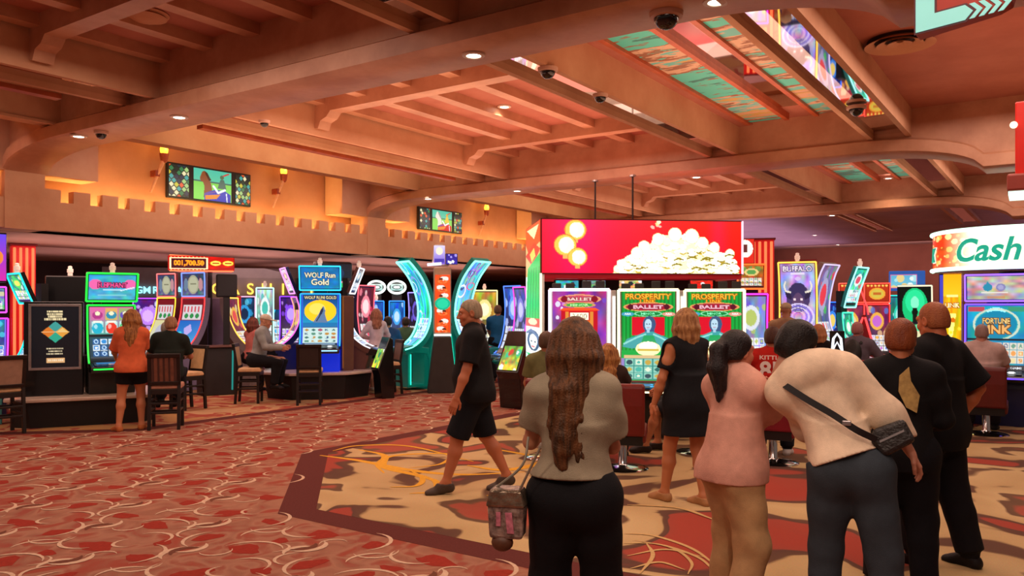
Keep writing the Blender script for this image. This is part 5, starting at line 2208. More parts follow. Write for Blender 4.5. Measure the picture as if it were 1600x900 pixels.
def dist(p, X, Y, Z, inf):
    if p['t'] == 'c':
        a, b = p['a'], p['b']
        ab = b - a
        L = ab @ ab + 1e-12
        px, py, pz = X - a[0], Y - a[1], Z - a[2]
        t = np.clip((px * ab[0] + py * ab[1] + pz * ab[2]) / L, 0, 1)
        d = np.sqrt((px - t * ab[0]) ** 2 + (py - t * ab[1]) ** 2 + (pz - t * ab[2]) ** 2) - (p['r1'] + (p['r2'] - p['r1']) * t + inf)
    elif p['t'] == 'e':
        px, py, pz = X - p['c'][0], Y - p['c'][1], Z - p['c'][2]
        if p['R'] is not None:
            R = p['R']
            px, py, pz = (px * R[0][0] + py * R[1][0] + pz * R[2][0], px * R[0][1] + py * R[1][1] + pz * R[2][1], px * R[0][2] + py * R[1][2] + pz * R[2][2])
        r = p['r'] + inf
        k0 = np.sqrt((px / r[0]) ** 2 + (py / r[1]) ** 2 + (pz / r[2]) ** 2) + 1e-9
        k1 = np.sqrt((px / r[0] ** 2) ** 2 + (py / r[1] ** 2) ** 2 + (pz / r[2] ** 2) ** 2) + 1e-9
        d = k0 * (k0 - 1) / k1
    else:
        a, b = p['a'], p['b']
        t = np.clip((Z - a[2]) / (b[2] - a[2]), 0, 1)
        cx, cy = a[0] + (b[0] - a[0]) * t, a[1] + (b[1] - a[1]) * t
        rx = p['r0'][0] + (p['r1'][0] - p['r0'][0]) * t + inf
        ry = p['r0'][1] + (p['r1'][1] - p['r0'][1]) * t + inf
        q = np.sqrt(((X - cx) / rx) ** 2 + ((Y - cy) / ry) ** 2)
        d = (q - 1) * np.minimum(rx, ry)
        lo, hi = min(a[2], b[2]), max(a[2], b[2])
        d = np.maximum(d, np.maximum(lo - Z, Z - hi))
    if p['clip'] is not None:
        for (q, n) in p['clip']:
            d = np.maximum(d, (X - q[0]) * n[0] + (Y - q[1]) * n[1] + (Z - q[2]) * n[2])
    return d


def solid(pr, h, inf=0.0, clips=(), noise=None, kmul=1.0, lo=None, hi=None):
    """polygonise a smooth union of primitives"""
    prs = pr.l
    bs = [bounds(p, inf) for p in prs if not p['sub']]
    L = np.min([b[0] for b in bs], 0) - 3 * h - .01
    U = np.max([b[1] for b in bs], 0) + 3 * h + .01
    if lo is not None:
        L = np.maximum(L, lo)
    if hi is not None:
        U = np.minimum(U, hi)
    n = np.ceil((U - L) / h).astype(int) + 1
    ax = [L[i] + np.arange(n[i]) * h for i in range(3)]
    Fd = np.full(n, 1.0, np.float32)
    for p in prs:
        k = max(p['k'] * kmul, 1e-4)
        a, b = bounds(p, inf)
        m = k + 3 * h
        i0 = np.clip(np.floor((a - m - L) / h).astype(int), 0, n - 1)
        i1 = np.clip(np.ceil((b + m - L) / h).astype(int) + 1, 1, n)
        if np.any(i1 <= i0):
            continue
        X = ax[0][i0[0]:i1[0]][:, None, None]
        Y = ax[1][i0[1]:i1[1]][None, :, None]
        Z = ax[2][i0[2]:i1[2]][None, None, :]
        d = dist(p, X, Y, Z, inf)
        cur = Fd[i0[0]:i1[0], i0[1]:i1[1], i0[2]:i1[2]]
        if p['sub']:
            hh = np.maximum(k - np.abs(-d - cur), 0) / k
            new = np.maximum(cur, -d) + hh * hh * k * .25
        else:
            hh = np.maximum(k - np.abs(d - cur), 0) / k
            new = np.minimum(cur, d) - hh * hh * k * .25
        Fd[i0[0]:i1[0], i0[1]:i1[1], i0[2]:i1[2]] = new
    X, Y, Z = ax[0][:, None, None], ax[1][None, :, None], ax[2][None, None, :]
    if noise is not None:
        Fd = Fd + noise(X, Y, Z)
    for c in clips:
        Fd = np.maximum(Fd, c(X, Y, Z))
    return nets(Fd, L, h)


def nrm(v):
    v = np.asarray(v, float)
    return v / (np.linalg.norm(v) + 1e-12)


def ik(A, T, l1, l2, pole):
    A, T = np.asarray(A, float), np.asarray(T, float)
    d = T - A
    D = min(np.linalg.norm(d), (l1 + l2) * .998)
    u = nrm(d)
    T = A + u * D
    a = (l1 * l1 - l2 * l2 + D * D) / (2 * D)
    hh = math.sqrt(max(l1 * l1 - a * a, 0))
    p = np.asarray(pole, float)
    p = nrm(p - u * (p @ u))
    return A + u * a + p * hh, T


def folds(amp, seed, f=22.0, vert=1.0):
    r = np.random.default_rng(seed)
    D = r.normal(size=(5, 3)) * np.array([1, 1, vert])
    D /= np.linalg.norm(D, axis=1)[:, None]
    ph = r.random(5) * 6
    fr = f * np.array([.5, .8, 1, 1.4, 2.0])

    def fn(X, Y, Z):
        o = 0
        for i in range(5):
            o = o + np.sin(fr[i] * (D[i, 0] * X + D[i, 1] * Y + D[i, 2] * Z) + ph[i] + 1.3 * np.sin(7 * Z + ph[i] * 2)) * amp / (1 + .5 * i)
        return o * .5
    return fn


SKIN = attr_mat('skin', rough=.5, sss=.12, bump=.08, bscale=160)
SHOE = {}


class Person:
    def __init__(s, label, loc, rz, H=1.72, b=1.0, female=False, sit=None, lean=(0, 0), twist=0, head=(0, 0, 0), hands=(None, None), feet=None, elbows=None,
                 skin='#c98a68', h=.010, grip=(.35, .35), knees=None, belly=1.0, palm=(None, None), pel=None, hipw=None, headoff=(0, 0, 0)):
        s.h, s.H, s.female, s.label = h, H, female, label
        k = s.k = H / 1.75
        s.loc, s.rz = loc, rz
        P = s.P = np.array(pel if pel is not None else (0, 0, (sit + .09) if sit else .93 * k), float)
        up = nrm((lean[0], lean[1], 1))
        s.up = up
        tw = math.radians(twist)
        sx = nrm(np.array([math.cos(tw), math.sin(tw), 0]) - up * (np.array([math.cos(tw), math.sin(tw), 0]) @ up))
        s.sx = sx
        fw = np.cross(sx, up)          # chest forward (local -Y when upright)
        s.fw = fw if fw[1] < 0 or abs(tw) > 1.5 else fw
        shw = (.148 if female else .178) * k * (.5 + .5 * b)
        hw = (hipw or .092) * k
        C = P + up * .34 * k
        N = P + up * .535 * k
        SH = [P + up * .475 * k + sx * shw * q for q in (-1, 1)]        # right, left
        HP = [P + np.array([q * hw, 0, -.01 * k]) for q in (-1, 1)]
        s.N, s.C, s.SH, s.HP = N, C, SH, HP
        pr = s.pr = Prims()
        F_ = s.fw
        # trunk
        R = np.stack([sx, -F_, up], 1)
        s.R = R
        wb = b * (.92 if female else 1.0)
        pr.cone(HP[0], HP[1], .105 * k * b * (1.06 if female else 1), .105 * k * b * (1.06 if female else 1), 'torso hip', .05)
        pr.ell(P - F_ * .06 * k + np.array([-.07 * k, 0, -.03 * k]), (.085 * k * b, .085 * k * b, .10 * k), 'torso hip', .05)
        pr.ell(P - F_ * .06 * k + np.array([.07 * k, 0, -.03 * k]), (.085 * k * b, .085 * k * b, .10 * k), 'torso hip', .05)
        pr.ell(P + up * .13 * k + F_ * .02 * k * belly, (.135 * k * wb, .105 * k * b * belly, .15 * k), 'torso waist', .06, R)
        pr.ell(C, (.152 * k * wb, .108 * k * b, .19 * k), 'torso chest', .06, R)
        pr.cone(SH[0] + sx * .05 * k, SH[1] - sx * .05 * k, .062 * k, .062 * k, 'torso chest', .06)
        if female:
            for q in (-1, 1):
                pr.ell(C + sx * .07 * k * q + F_ * .085 * k + up * .03 * k, (.06 * k, .055 * k, .06 * k), 'torso chest', .04, R)
        else:
            pr.cone(C + sx * .09 * k + F_ * .05 * k + up * .06 * k, C - sx * .09 * k + F_ * .05 * k + up * .06 * k, .06 * k, .06 * k, 'torso chest', .05)
        for q in (0, 1):
            pr.cone(N + up * .02 * k, SH[q] + up * .01 * k, .045 * k, .042 * k, 'torso trap', .05)
        # head frame
        yaw, pitch, roll = [math.radians(a) for a in head]
        up2 = nrm(up * .55 + np.array([0, 0, 1]) * .45)
        base = Matrix.Rotation(tw + yaw, 3, 'Z') @ Matrix.Rotation(pitch, 3, 'X') @ Matrix.Rotation(roll, 3, 'Y')
        s.HR = np.array(base)
        HC = N + up2 * .075 * k + s.HR @ np.array([0, -.015, .085]) * k + np.array(headoff)
        s.HC = HC
        s.hk = k ** .5 * (.98 if female else 1.02)
        pr.cone(N - up * .03 * k, HC + s.HR @ np.array([0, .02, -.05]) * k, .056 * k, .052 * k, 'neck', .04)
        # arms
        ua, fa = .285 * k, .255 * k
        s.EL, s.WR, s.KN, s.AN = [], [], [], []
        for q in (0, 1):
            sg = (-1, 1)[q]
            T = hands[q]
            if T is None:
                T = SH[q] + np.array([sg * .07, -.06, -.515]) * k
            pole = (elbows[q] if elbows and elbows[q] is not None else (sg * .35, .9, -.3))
            E, Wr = ik(SH[q], T, ua, fa, pole)
            s.EL.append(E)
            s.WR.append(Wr)
            g = 'arm' + 'RL'[q]
            ab = .5 + .5 * b
            pr.cone(SH[q], SH[q] + (E - SH[q]) * .45, .052 * k * ab, .046 * k * ab, g + ' upper', .035)
            pr.cone(SH[q] + (E - SH[q]) * .45, E, .046 * k * ab, .037 * k * ab, g + ' upper', .03)
            mid = E + (Wr - E) * .35
            pr.cone(E, mid, .038 * k * ab, .040 * k * ab, g + ' fore', .02)
            pr.cone(mid, Wr, .040 * k * ab, .026 * k, g + ' fore', .02)
        # legs
        th, shn = .43 * k, .42 * k
        ft = feet or [(-.10, 0, 0), (.10, 0, 0)]
        for q in (0, 1):
            sg = (-1, 1)[q]
            f = ft[q]
            tdir = math.radians(f[3]) if len(f) > 3 else math.radians(sg * 8)
            lift = f[4] if len(f) > 4 else 0.0     # heel lift
            A = np.array([f[0], f[1], f[2] + .085 * k + lift])
            pole = knees[q] if knees and knees[q] is not None else (sg * .12, -1, .0 if not sit else .6)
            K, A = ik(HP[q], A, th, shn, pole)
            s.KN.append(K)
            s.AN.append(A)
            g = 'leg' + 'RL'[q]
            lb = .55 + .45 * b
            pr.cone(HP[q], HP[q] + (K - HP[q]) * .5, .092 * k * lb, .076 * k * lb, g + ' thigh', .04)
            pr.cone(HP[q] + (K - HP[q]) * .5, K, .076 * k * lb, .056 * k * lb, g + ' thigh', .03)
            cm = K + (A - K) * .33
            ax_ = nrm(A - K)
            back = np.array([math.sin(tdir) * -1, math.cos(tdir), 0])
            pr.cone(K, cm + back * .012 * k, .054 * k * lb, .056 * k * lb, g + ' shin', .03)
            pr.cone(cm + back * .012 * k, A, .056 * k * lb, .036 * k, g + ' shin', .03)
            fd = np.array([math.sin(tdir), -math.cos(tdir), 0])
            dz = A[2] - .085 * k - f[2]
            heel = A - fd * .035 * k + np.array([0, 0, -.052 * k])
            ball = A + fd * .115 * k + np.array([0, 0, -.062 * k - max(dz, 0)])
            toe = A + fd * .165 * k + np.array([0, 0, -.068 * k - max(dz, 0)])
            pr.cone(A, heel, .034 * k, .030 * k, g + ' foot', .02)
            pr.cone(heel, ball, .031 * k, .030 * k, g + ' foot', .02)
            sd = np.array([fd[1], -fd[0], 0])
            pr.cone(ball + sd * .018 * k, toe + sd * .008 * k, .024 * k, .018 * k, g + ' foot', .02)
            pr.cone(ball - sd * .022 * k, toe - sd * .026 * k, .022 * k, .016 * k, g + ' foot', .02)
            pr.cone(A, (ball + A) / 2 + np.array([0, 0, .006]), .034 * k, .028 * k, g + ' foot', .03)
        # ---- surface
        V, Q = solid(pr, h)
        Vs, Qs, Cs = [V], [Q], [np.tile(lin(hexc(skin)), (len(V), 1))]
        n0 = len(V)
        hv, hq, hc = s.head_mesh(skin)
        Vs.append(hv)
        Qs.append(hq + n0)
        Cs.append(hc)
        n0 += len(hv)
        for q in (0, 1):
            d = nrm(s.WR[q] - s.EL[q])
            pn = palm[q] if palm[q] is not None else ((1, -1)[q], .25, 0)
            v, f_ = s.hand_mesh(s.WR[q], d, np.array(pn, float), (-1, 1)[q], grip[q])
            Vs.append(v)
            Qs.append(f_ + n0)
            Cs.append(np.tile(lin(hexc(skin)) * np.array([1.03, .97, .97]), (len(v), 1)))
            n0 += len(v)
        me = np_mesh('person', np.concatenate(Vs), np.concatenate(Qs), np.concatenate(Cs))
        o = link_mesh('person', me, None, [SKIN], True)
        o.location = (loc[0], loc[1], 0)
        o.rotation_euler = (0, 0, rz)
        s.o = tag(o, label, 'person')

    def HP_(s, p):
        return s.HC + s.HR @ np.asarray(p, float) * s.hk

    def head_mesh(s, skin):
        p = Prims()
        H = s.HP_
        R = s.HR
        k = s.hk

        def E(c, r, kk=.015, sub=False):
            p.ell(H(c), np.array(r) * k, '', kk, R, None, sub)

        def C(a, b, r1, r2, kk=.012):
            p.cone(H(a), H(b), r1 * k, r2 * k, '', kk)
        E((0, .018, .04), (.074, .094, .082))
        E((0, -.028, -.02), (.060, .066, .088), .03)
        C((-.045, -.005, -.055), (-.012, -.066, -.088), .022, .020, .025)
        C((.045, -.005, -.055), (.012, -.066, -.088), .022, .020, .025)
        C((-.04, -.075, .030), (.04, -.075, .030), .014, .014, .02)
        E((-.031, -.094, .012), (.017, .014, .012), .012, True)
        E((.031, -.094, .012), (.017, .014, .012), .012, True)
        E((-.031, -.077, .012), (.013, .013, .012), .004)
        E((.031, -.077, .012), (.013, .013, .012), .004)
        C((0, -.092, .016), (0, -.113, -.022), .008, .011, .012)
        C((-.012, -.098, -.027), (.012, -.098, -.027), .009, .009, .01)
        C((-.02, -.088, -.053), (.02, -.088, -.053), .006, .006, .008)
        C((-.017, -.088, -.064), (.017, -.088, -.064), .007, .007, .008)
        E((-.04, -.062, -.025), (.022, .02, .022), .02)
        E((.04, -.062, -.025), (.022, .02, .022), .02)
        for q in (-1, 1):
            E((q * .076, .012, .0), (.009, .022, .034), .008)
            E((q * .083, .008, .004), (.006, .010, .018), .006, True)
        C((0, .03, -.05), (0, .038, -.16), .052, .056, .03)
        V, Q = solid(p, max(.0042, s.h * .5))
        Lc = ((V - s.HC) @ R) / k
        base = lin(hexc(skin))
        C_ = np.tile(base, (len(V), 1))

        def paint(m, col, a=1.0):
            C_[m] = C_[m] * (1 - a) + lin(hexc(col)) * a
        x, y, z = Lc.T
        paint((y < -.06) & (z > -.05) & (z < -.0) & (np.abs(x) > .02) & (np.abs(x) < .06), '#c8604a', .22)
        paint((np.abs(z + .0585) < .010) & (np.abs(x) < .024) & (y < -.075), '#a84a44', .65)
        e = (np.abs(np.abs(x) - .031) < .012) & (np.abs(z - .012) < .0065) & (y < -.08)
        paint(e, '#e8e0d8')
        paint(e & (np.abs(np.abs(x) - .031) < .005), '#2a1c14')
        paint((np.abs(np.abs(x) - .033) < .017) & (np.abs(z - .034 + .15 * (np.abs(x) - .033)) < .004) & (y < -.07), '#5a3a26', .8)
        return V, Q, C_

    def hand_mesh(s, wr, d, pn, side, grip):
        k = s.k * (.94 if s.female else 1.0)
        d = nrm(d)
        n = nrm(pn - d * (pn @ d))                 # palm faces n
        t = np.cross(d, n) * (1 if side > 0 else -1)
        t = nrm(t)
        p = Prims()
        p.cone(wr - d * .03 * k, wr + d * .012 * k, .026 * k, .024 * k, '', .015)
        offs = (.030, .011, -.009, -.027)
        lens = (.9, 1.0, .94, .74)
        for o_, ln in zip(offs, lens):
            kn = wr + d * (.085 + .006 * (ln - .8)) * k + t * o_ * k
            p.cone(wr + d * .01 * k + t * o_ * .5 * k, kn, .0135 * k, .0115 * k, '', .014)
            a, cur = 0.0, kn
            for L_, da, r_ in ((.043, grip * .9, .0098), (.027, grip * 1.3, .0088), (.021, grip * .8, .0078)):
                a += da
                nx = cur + (d * math.cos(a) + n * math.sin(a)) * L_ * ln * k + t * o_ * .12 * L_ * 8 * k * .1
                p.cone(cur, nx, r_ * k, (r_ - .0008) * k, '', .004)
                cur = nx
        th0 = wr + d * .022 * k + t * .022 * k
        th1 = th0 + (d * .6 + t * .65 + n * (.25 + grip * .4)) * .038 * k
        th2 = th1 + nrm(d * .85 + t * .25 + n * (.2 + grip * .6)) * .032 * k
        th3 = th2 + nrm(d * .95 + t * .0 + n * (.2 + grip * .8)) * .024 * k
        p.cone(th0, th1, .0155 * k, .0120 * k, '', .012)
        p.cone(th1, th2, .0115 * k, .0100 * k, '', .004)
        p.cone(th2, th3, .0100 * k, .0085 * k, '', .004)
        return solid(p, max(.0038, s.h * .36))

    # ---- clothing
    def wear(s, name, pred, col, inf=.012, clips=(), amp=.004, seed=1, extra=None, f=22, rough=.8, label=None, pmat=None, kmul=1.3, h=None, col2=None):
        pr = s.pr.pick(pred)
        if extra:
            pr.l += extra.l
        V, Q = solid(pr, h or s.h, inf, clips, folds(amp, seed, f) if amp else None, kmul)
        m = pmat or mat('cloth_' + col[1:] + ('_' + col2[1:] if col2 else ''), col, rough, var=.10, scale=14, bump=.25, bscale=220, spec=.2, color2=col2)
        me = np_mesh(name, V, Q)
        o = link_mesh(name, me, s.o, [m], True)
        if label:
            o['label'] = label
        return o

    def up_clip(s, lo=None, hi=None):
        """keep the part of a garment between two heights along the spine, measured from the pelvis"""
        c = []
        P, u, k = s.P, s.up, s.k
        if lo is not None:
            c.append(lambda X, Y, Z: lo * k - ((X - P[0]) * u[0] + (Y - P[1]) * u[1] + (Z - P[2]) * u[2]))
        if hi is not None:
            c.append(lambda X, Y, Z: ((X - P[0]) * u[0] + (Y - P[1]) * u[1] + (Z - P[2]) * u[2]) - hi * k)
        return c

    def sleeve(s, q, frac, r0=.058, r1=.056):
        p = Prims()
        e = s.SH[q] + (s.EL[q] - s.SH[q]) * frac
        n = nrm(s.EL[q] - s.SH[q])
        p.cone(s.SH[q], e + n * .03, r0 * s.k, r1 * s.k, 'sleeve', .04, [(e, n)])
        return p

    def shirt(s, name, col, lo=-.05, hi=.56, frac=.6, inf=.014, amp=.005, seed=1, **kw):
        ex = Prims()
        if frac <= 1:
            for q in (0, 1):
                ex.l += s.sleeve(q, frac, *kw.get('sl', (.058, .058))).l
            pred = lambda p: p['g'].startswith('torso')
        else:
            pred = lambda p: p['g'].startswith('torso') or p['g'].startswith('arm')
        # loose hem
        if kw.get('loose'):
            lw = kw['loose']
            ex.skirt(s.P + s.up * lo * s.k, s.P + s.up * .30 * s.k, (lw[0] * s.k, lw[1] * s.k), (lw[2] * s.k, lw[3] * s.k), 'torso', .04)
        cl = s.up_clip(lo, None)
        # open neck
        N, u, k = s.N, s.up, s.k
        cl.append(lambda X, Y, Z: (.062 * k) - np.sqrt((X - N[0] - u[0] * .02) ** 2 + (Y - N[1]) ** 2 + ((Z - N[2] - .045 * k) * .9) ** 2))
        if frac <= 1:
            arms = [(s.SH[q] + (s.EL[q] - s.SH[q]) * frac, nrm(s.EL[q] - s.SH[q])) for q in (0, 1)]
        return s.wear(name, pred, col, inf, cl, amp, seed, ex, label=kw.get('label'), rough=kw.get('rough', .8), f=kw.get('f', 20), pmat=kw.get('pmat'))

    def legs(s, name, col, frac=2.0, inf=.014, top=.10, amp=.005, seed=2, wide=0.0, **kw):
        """frac: 1 = to the knee, 2 = to the ankle"""
        ex = Prims()
        for q in (0, 1):
            if frac <= 1.2:
                e = s.HP[q] + (s.KN[q] - s.HP[q]) * frac
                n = nrm(s.KN[q] - s.HP[q])
                ex.cone(s.HP[q], e + n * .03, (.088 + wide * .3) * s.k, (.066 + wide) * s.k, 'leg', .05, [(e, n)])
            else:
                e = s.KN[q] + (s.AN[q] - s.KN[q]) * (frac - 1)
                n = nrm(s.AN[q] - s.KN[q])
                ex.cone(s.HP[q], s.KN[q], (.090 + wide * .3) * s.k, (.060 + wide * .6) * s.k, 'leg', .05)
                ex.cone(s.KN[q], e + n * .03, (.060 + wide * .6) * s.k, (.044 + wide) * s.k, 'leg', .03, [(e, n)])
        pred = (lambda p: 'hip' in p['g'] or 'waist' in p['g'] or 'thigh' in p['g'] or 'shin' in p['g']) if frac > 1.2 else (lambda p: 'hip' in p['g'] or 'waist' in p['g'])
        return s.wear(name, pred, col, inf, s.up_clip(None, top), amp, seed, ex, rough=kw.get('rough', .85), label=kw.get('label'), f=kw.get('f', 22))

    def shoes(s, col, sole='#d8d0c8', low=True, inf=.008):
        for q in (0, 1):
            g = 'leg' + 'RL'[q] + ' foot'
            A = s.AN[q]
            zt = A[2] - (.012 if low else -.05) * s.k
            o = s.wear('shoe', lambda p: p['g'] == g, col, inf, [lambda X, Y, Z: Z - zt + 0 * X], 0, 1, rough=.5, h=min(s.h, .009))
        return o

    def hair(s, style, col, col2=None, L=.3, seed=3, label=None, amp=.006):
        p = Prims()
        H, R, k = s.HP_, s.HR, s.hk
        clips = []
        HC = s.HC
        Rm = s.HR

        def loc(X, Y, Z):
            x, y, z = X - HC[0], Y - HC[1], Z - HC[2]
            return ((x * Rm[0][0] + y * Rm[1][0] + z * Rm[2][0]) / k, (x * Rm[0][1] + y * Rm[1][1] + z * Rm[2][1]) / k, (x * Rm[0][2] + y * Rm[1][2] + z * Rm[2][2]) / k)
        r = random.Random(seed)
        thick = {'short': .012, 'buzz': .004, 'long': .020, 'pony': .012, 'bob': .020, 'thick': .019}[style]
        p.ell(H((0, .018, .042)), np.array((.075 + thick, .094 + thick, .083 + thick)) * k, '', .02, R)
        if style in ('short', 'buzz', 'thick', 'pony'):
            low = {'short': -.055, 'buzz': -.05, 'thick': -.07, 'pony': -.045}[style]
            p.ell(H((0, .045, -.01)), np.array((.070 + thick, .070 + thick, .075)) * k, '', .03, R)

            def hl(X, Y, Z):
                x, y, z = loc(X, Y, Z)
                return np.maximum(.0 - (z + 1.15 * y - .012 + .02), (low - z)) * k
            clips.append((lambda X, Y, Z: np.where(loc(X, Y, Z)[1] > .095, -1.0, hl(X, Y, Z))) if style == 'pony' else hl)
        else:
            def hl(X, Y, Z):
                x, y, z = loc(X, Y, Z)
                face = np.maximum(np.maximum(y + .030, z - .070), np.abs(x) - .066)    # keep the face clear
                return -face * k
            clips.append(hl)
        dn = np.array([0, 0, -1.0])
        if style in ('long', 'bob'):
            nl = 22 if style == 'long' else 14
            for i in range(nl):
                a = math.radians(-118 + 236 * i / (nl - 1))
                st = H((math.sin(a) * .078, .018 + math.cos(a) * .090, .045))
                out = R @ np.array([math.sin(a), math.cos(a), 0])
                bk = R @ np.array([0, 1.0, 0])
                Li = L * r.uniform(.82, 1.05)
                pts = [st, st + dn * .09 + out * .022, st + dn * .17 + out * .012 - 0 * bk]
                if style == 'long':
                    wv = r.uniform(0, 6)
                    for j in range(1, 7):
                        t = j / 6
                        c = st * (1 - .0) + dn * (.17 + (Li - .10) * t) + out * (.012 + .010 * math.sin(wv + t * 9)) + bk * .025 * (1 - abs(math.sin(a))) + bk * .03 * min(t * 2, 1)
                        # gather a little towards the middle of the back
                        mid = HC + bk * .10
                        c[:2] += (mid[:2] - c[:2]) * .12 * t
                        pts.append(c)
                else:
                    pts.append(st + dn * Li + out * .004)
                for j in range(len(pts) - 1):
                    t0, t1 = j / (len(pts) - 1), (j + 1) / (len(pts) - 1)
                    p.cone(pts[j], pts[j + 1], (.032 - .014 * t0) * k, (.032 - .014 * t1) * k, '', .018)
        if style == 'pony':
            b0 = H((0, .125, .035))
            bk = R @ np.array([0, 1.0, 0])
            p.cone(H((0, .09, .03)), b0, .035 * k, .026 * k, '', .03)
            for i in range(9):
                o_ = np.array([r.uniform(-.035, .035), r.uniform(-.03, .03), 0])
                q1 = b0 + bk * .035 + o_ * .6 + np.array([0, 0, -.02])
                q2 = b0 + bk * .045 + o_ * 1.2 + dn * .12
                q3 = b0 + bk * .025 + o_ * 1.3 + dn * L * r.uniform(.75, 1.0)
                p.cone(b0, q1, .022, .026, '', .02)
                p.cone(q1, q2, .026, .026, '', .02)
                p.cone(q2, q3, .026, .010, '', .02)
        fr = 95 if style in ('long', 'bob', 'pony') else 60

        def nz(X, Y, Z):
            x, y, z = loc(X, Y, Z)
            an = np.arctan2(x, y + .0001)
            g = np.clip((.10 - z) * 9, .25, 1.0)
            w_ = 1.5 * np.sin(z * 15 + seed + 9 * x)
            return amp * g * (np.sin(115 * x + 70 * y * np.sign(x + 1e-6) + w_) * .6 + np.sin(230 * x + 90 * y + 1.7 * w_ + seed) * .35)
        V, Q = solid(p, min(s.h, .0085) if style != 'buzz' else .005, 0, clips, nz if style not in ('buzz',) else None)
        me = np_mesh('hair', V, Q)
        m = mat('hair_%s_%s' % (col[1:], (col2 or col)[1:]), col, .5, color2=col2 or col, scale=46, bump=.4, bscale=120, spec=.3, stretch=(1, 1, .13))
        o = link_mesh('hair', me, s.o, [m], True)
        if label:
            o['label'] = label
        return o

    def cap(s, col, name='cap'):
        p = Prims()
        H, R, k = s.HP_, s.HR, s.hk
        p.ell(H((0, .012, .055)), np.array((.086, .104, .082)) * k, '', .02, R)
        p.ell(H((0, -.12, .058)), np.array((.07, .075, .012)) * k, '', .02, R)
        HC, Rm = s.HC, s.HR
        cl = [lambda X, Y, Z: .045 * k - ((X - HC[0]) * Rm[0][2] + (Y - HC[1]) * Rm[1][2] + (Z - HC[2]) * Rm[2][2])]
        V, Q = solid(p, .008, 0, cl)
        o = link_mesh(name, np_mesh(name, V, Q), s.o, [mat('cloth_' + col[1:], col, .8, var=.1, scale=14, bump=.2, bscale=200)], True)
        return o

    def strap(s, name, pts, w, m, th=.006, parent=None):
        """flat band through local points"""
        P = spline(pts, 6)
        mb = MB()
        vs = []
        for i, p in enumerate(P):
            a, b = np.array(P[max(i - 1, 0)]), np.array(P[min(i + 1, len(P) - 1)])
            t = nrm(b - a)
            o_ = nrm(np.array(p) - s.C) if True else None
            o_ = nrm(o_ - t * (o_ @ t))
            wv = np.cross(t, o_) * w / 2
            p = np.array(p)
            vs += [tuple(p + wv), tuple(p - wv), tuple(p - wv + o_ * th), tuple(p + wv + o_ * th)]
        fs = []
        for i in range(len(P) - 1):
            for j in range(4):
                fs.append((4 * i + j, 4 * i + (j + 1) % 4, 4 * i + 4 + (j + 1) % 4, 4 * i + 4 + j))
        mb.add(vs, fs)
        return mb.build(name, m, parent if parent is not None else s.o)
# ================================================================== SEATS IN PLACE
def fc(px, d, off=0):
    q = XY(px, d)
    return q, facing(q, off)


q, z = fc(260, 11.42, 172)
wood_stool('striped-back stool right behind the orange-shirted woman, a person in black on it', q, z, slats=True, back_c='#4a2a22', seat_c='#c08a70')
q, z = fc(292, 13.5, -56)
wood_stool('cream-backed stool facing left, in front of the red-tubed curved machine', q, z)
q, z = fc(3, 10.9, -160)
wood_stool('cream-backed stool at the far left edge behind the teal counter', q, z, back_c='#9a7a66')
q, z = fc(391, 14.42, 80)
wood_stool('dark stool facing right under the seated man in the cap', q, z)
q, z = fc(484, 14.2, 176)
wood_stool('empty dark stool with its back to us in front of the blue wolf machine', q, z, back_c='#2a1c18')
q, z = fc(606, 15.9, -70)
wood_stool('dark stool with cream seat below the white-topped woman', q, z, back_c='#8a6a5e')
q, z = fc(973, 8.50, 176)
red_chair('red leather chair with its back to us, under the seated long-haired blonde', q, z, '#6e1610')
q, z = fc(1093, 9.45, -84)
red_chair('dark chair turned left, half hidden behind the woman in the black dress', q, z, '#3a1512')
q, z = fc(1208, 8.82, 172)
red_chair('maroon chair under the man in the red number 85 jersey', q, z, '#7a1224')
q, z = fc(1541, 10.78, 178)
red_chair('dark red chair under the seated white-shirted man at right', q, z, '#5a1210')
q, z = fc(860, 9.10, 172)
red_chair('red chair with chrome base left of the long-haired woman in front', q, z, '#6a1614')
q, z = fc(1346, 12.15, 170)
red_chair('red chair under the man wearing a black backpack', q, z, '#a02018')

# ================================================================== THE CAST
BLK = '#101014'

# 1 front woman, back to us
q, z = fc(897, 3.62, 172)
p = Person('woman with long brown hair in grey-green top and black trousers, nearest in front', q, z, H=1.64, b=.96, female=True, h=.0075,
           hands=((-.06, -.30, 1.14), (.14, -.30, 1.16)), elbows=((-.45, .5, -1), (.5, .5, -1)), feet=[(-.12, 0, 0), (.13, .02, 0)], head=(-14, 6, 0), skin='#b98062', grip=(.7, .7), hipw=.10)
p.shirt('blouse', '#8f8570', lo=.085, frac=.72, inf=.023, amp=.012, seed=4, f=26, rough=.7, sl=(.056, .060), loose=(.142, .118, .112, .088), label='grey-green short-sleeved top')
p.legs('trousers', '#0f0f13', frac=1.97, inf=.010, top=.11, amp=.006, wide=.035, seed=3)
p.shoes('#15151a')
p.hair('long', '#33200f', '#6e4526', L=.50, seed=5, amp=.007, label='long wavy brown hair with lighter ends')
bk = p
t = thing('handbag', 'clear shoulder bag with pink and silver glints at the front woman\'s hip', 'bag', (q[0], q[1], 0), z)
bag_l = np.array([-.20, .10, .80])
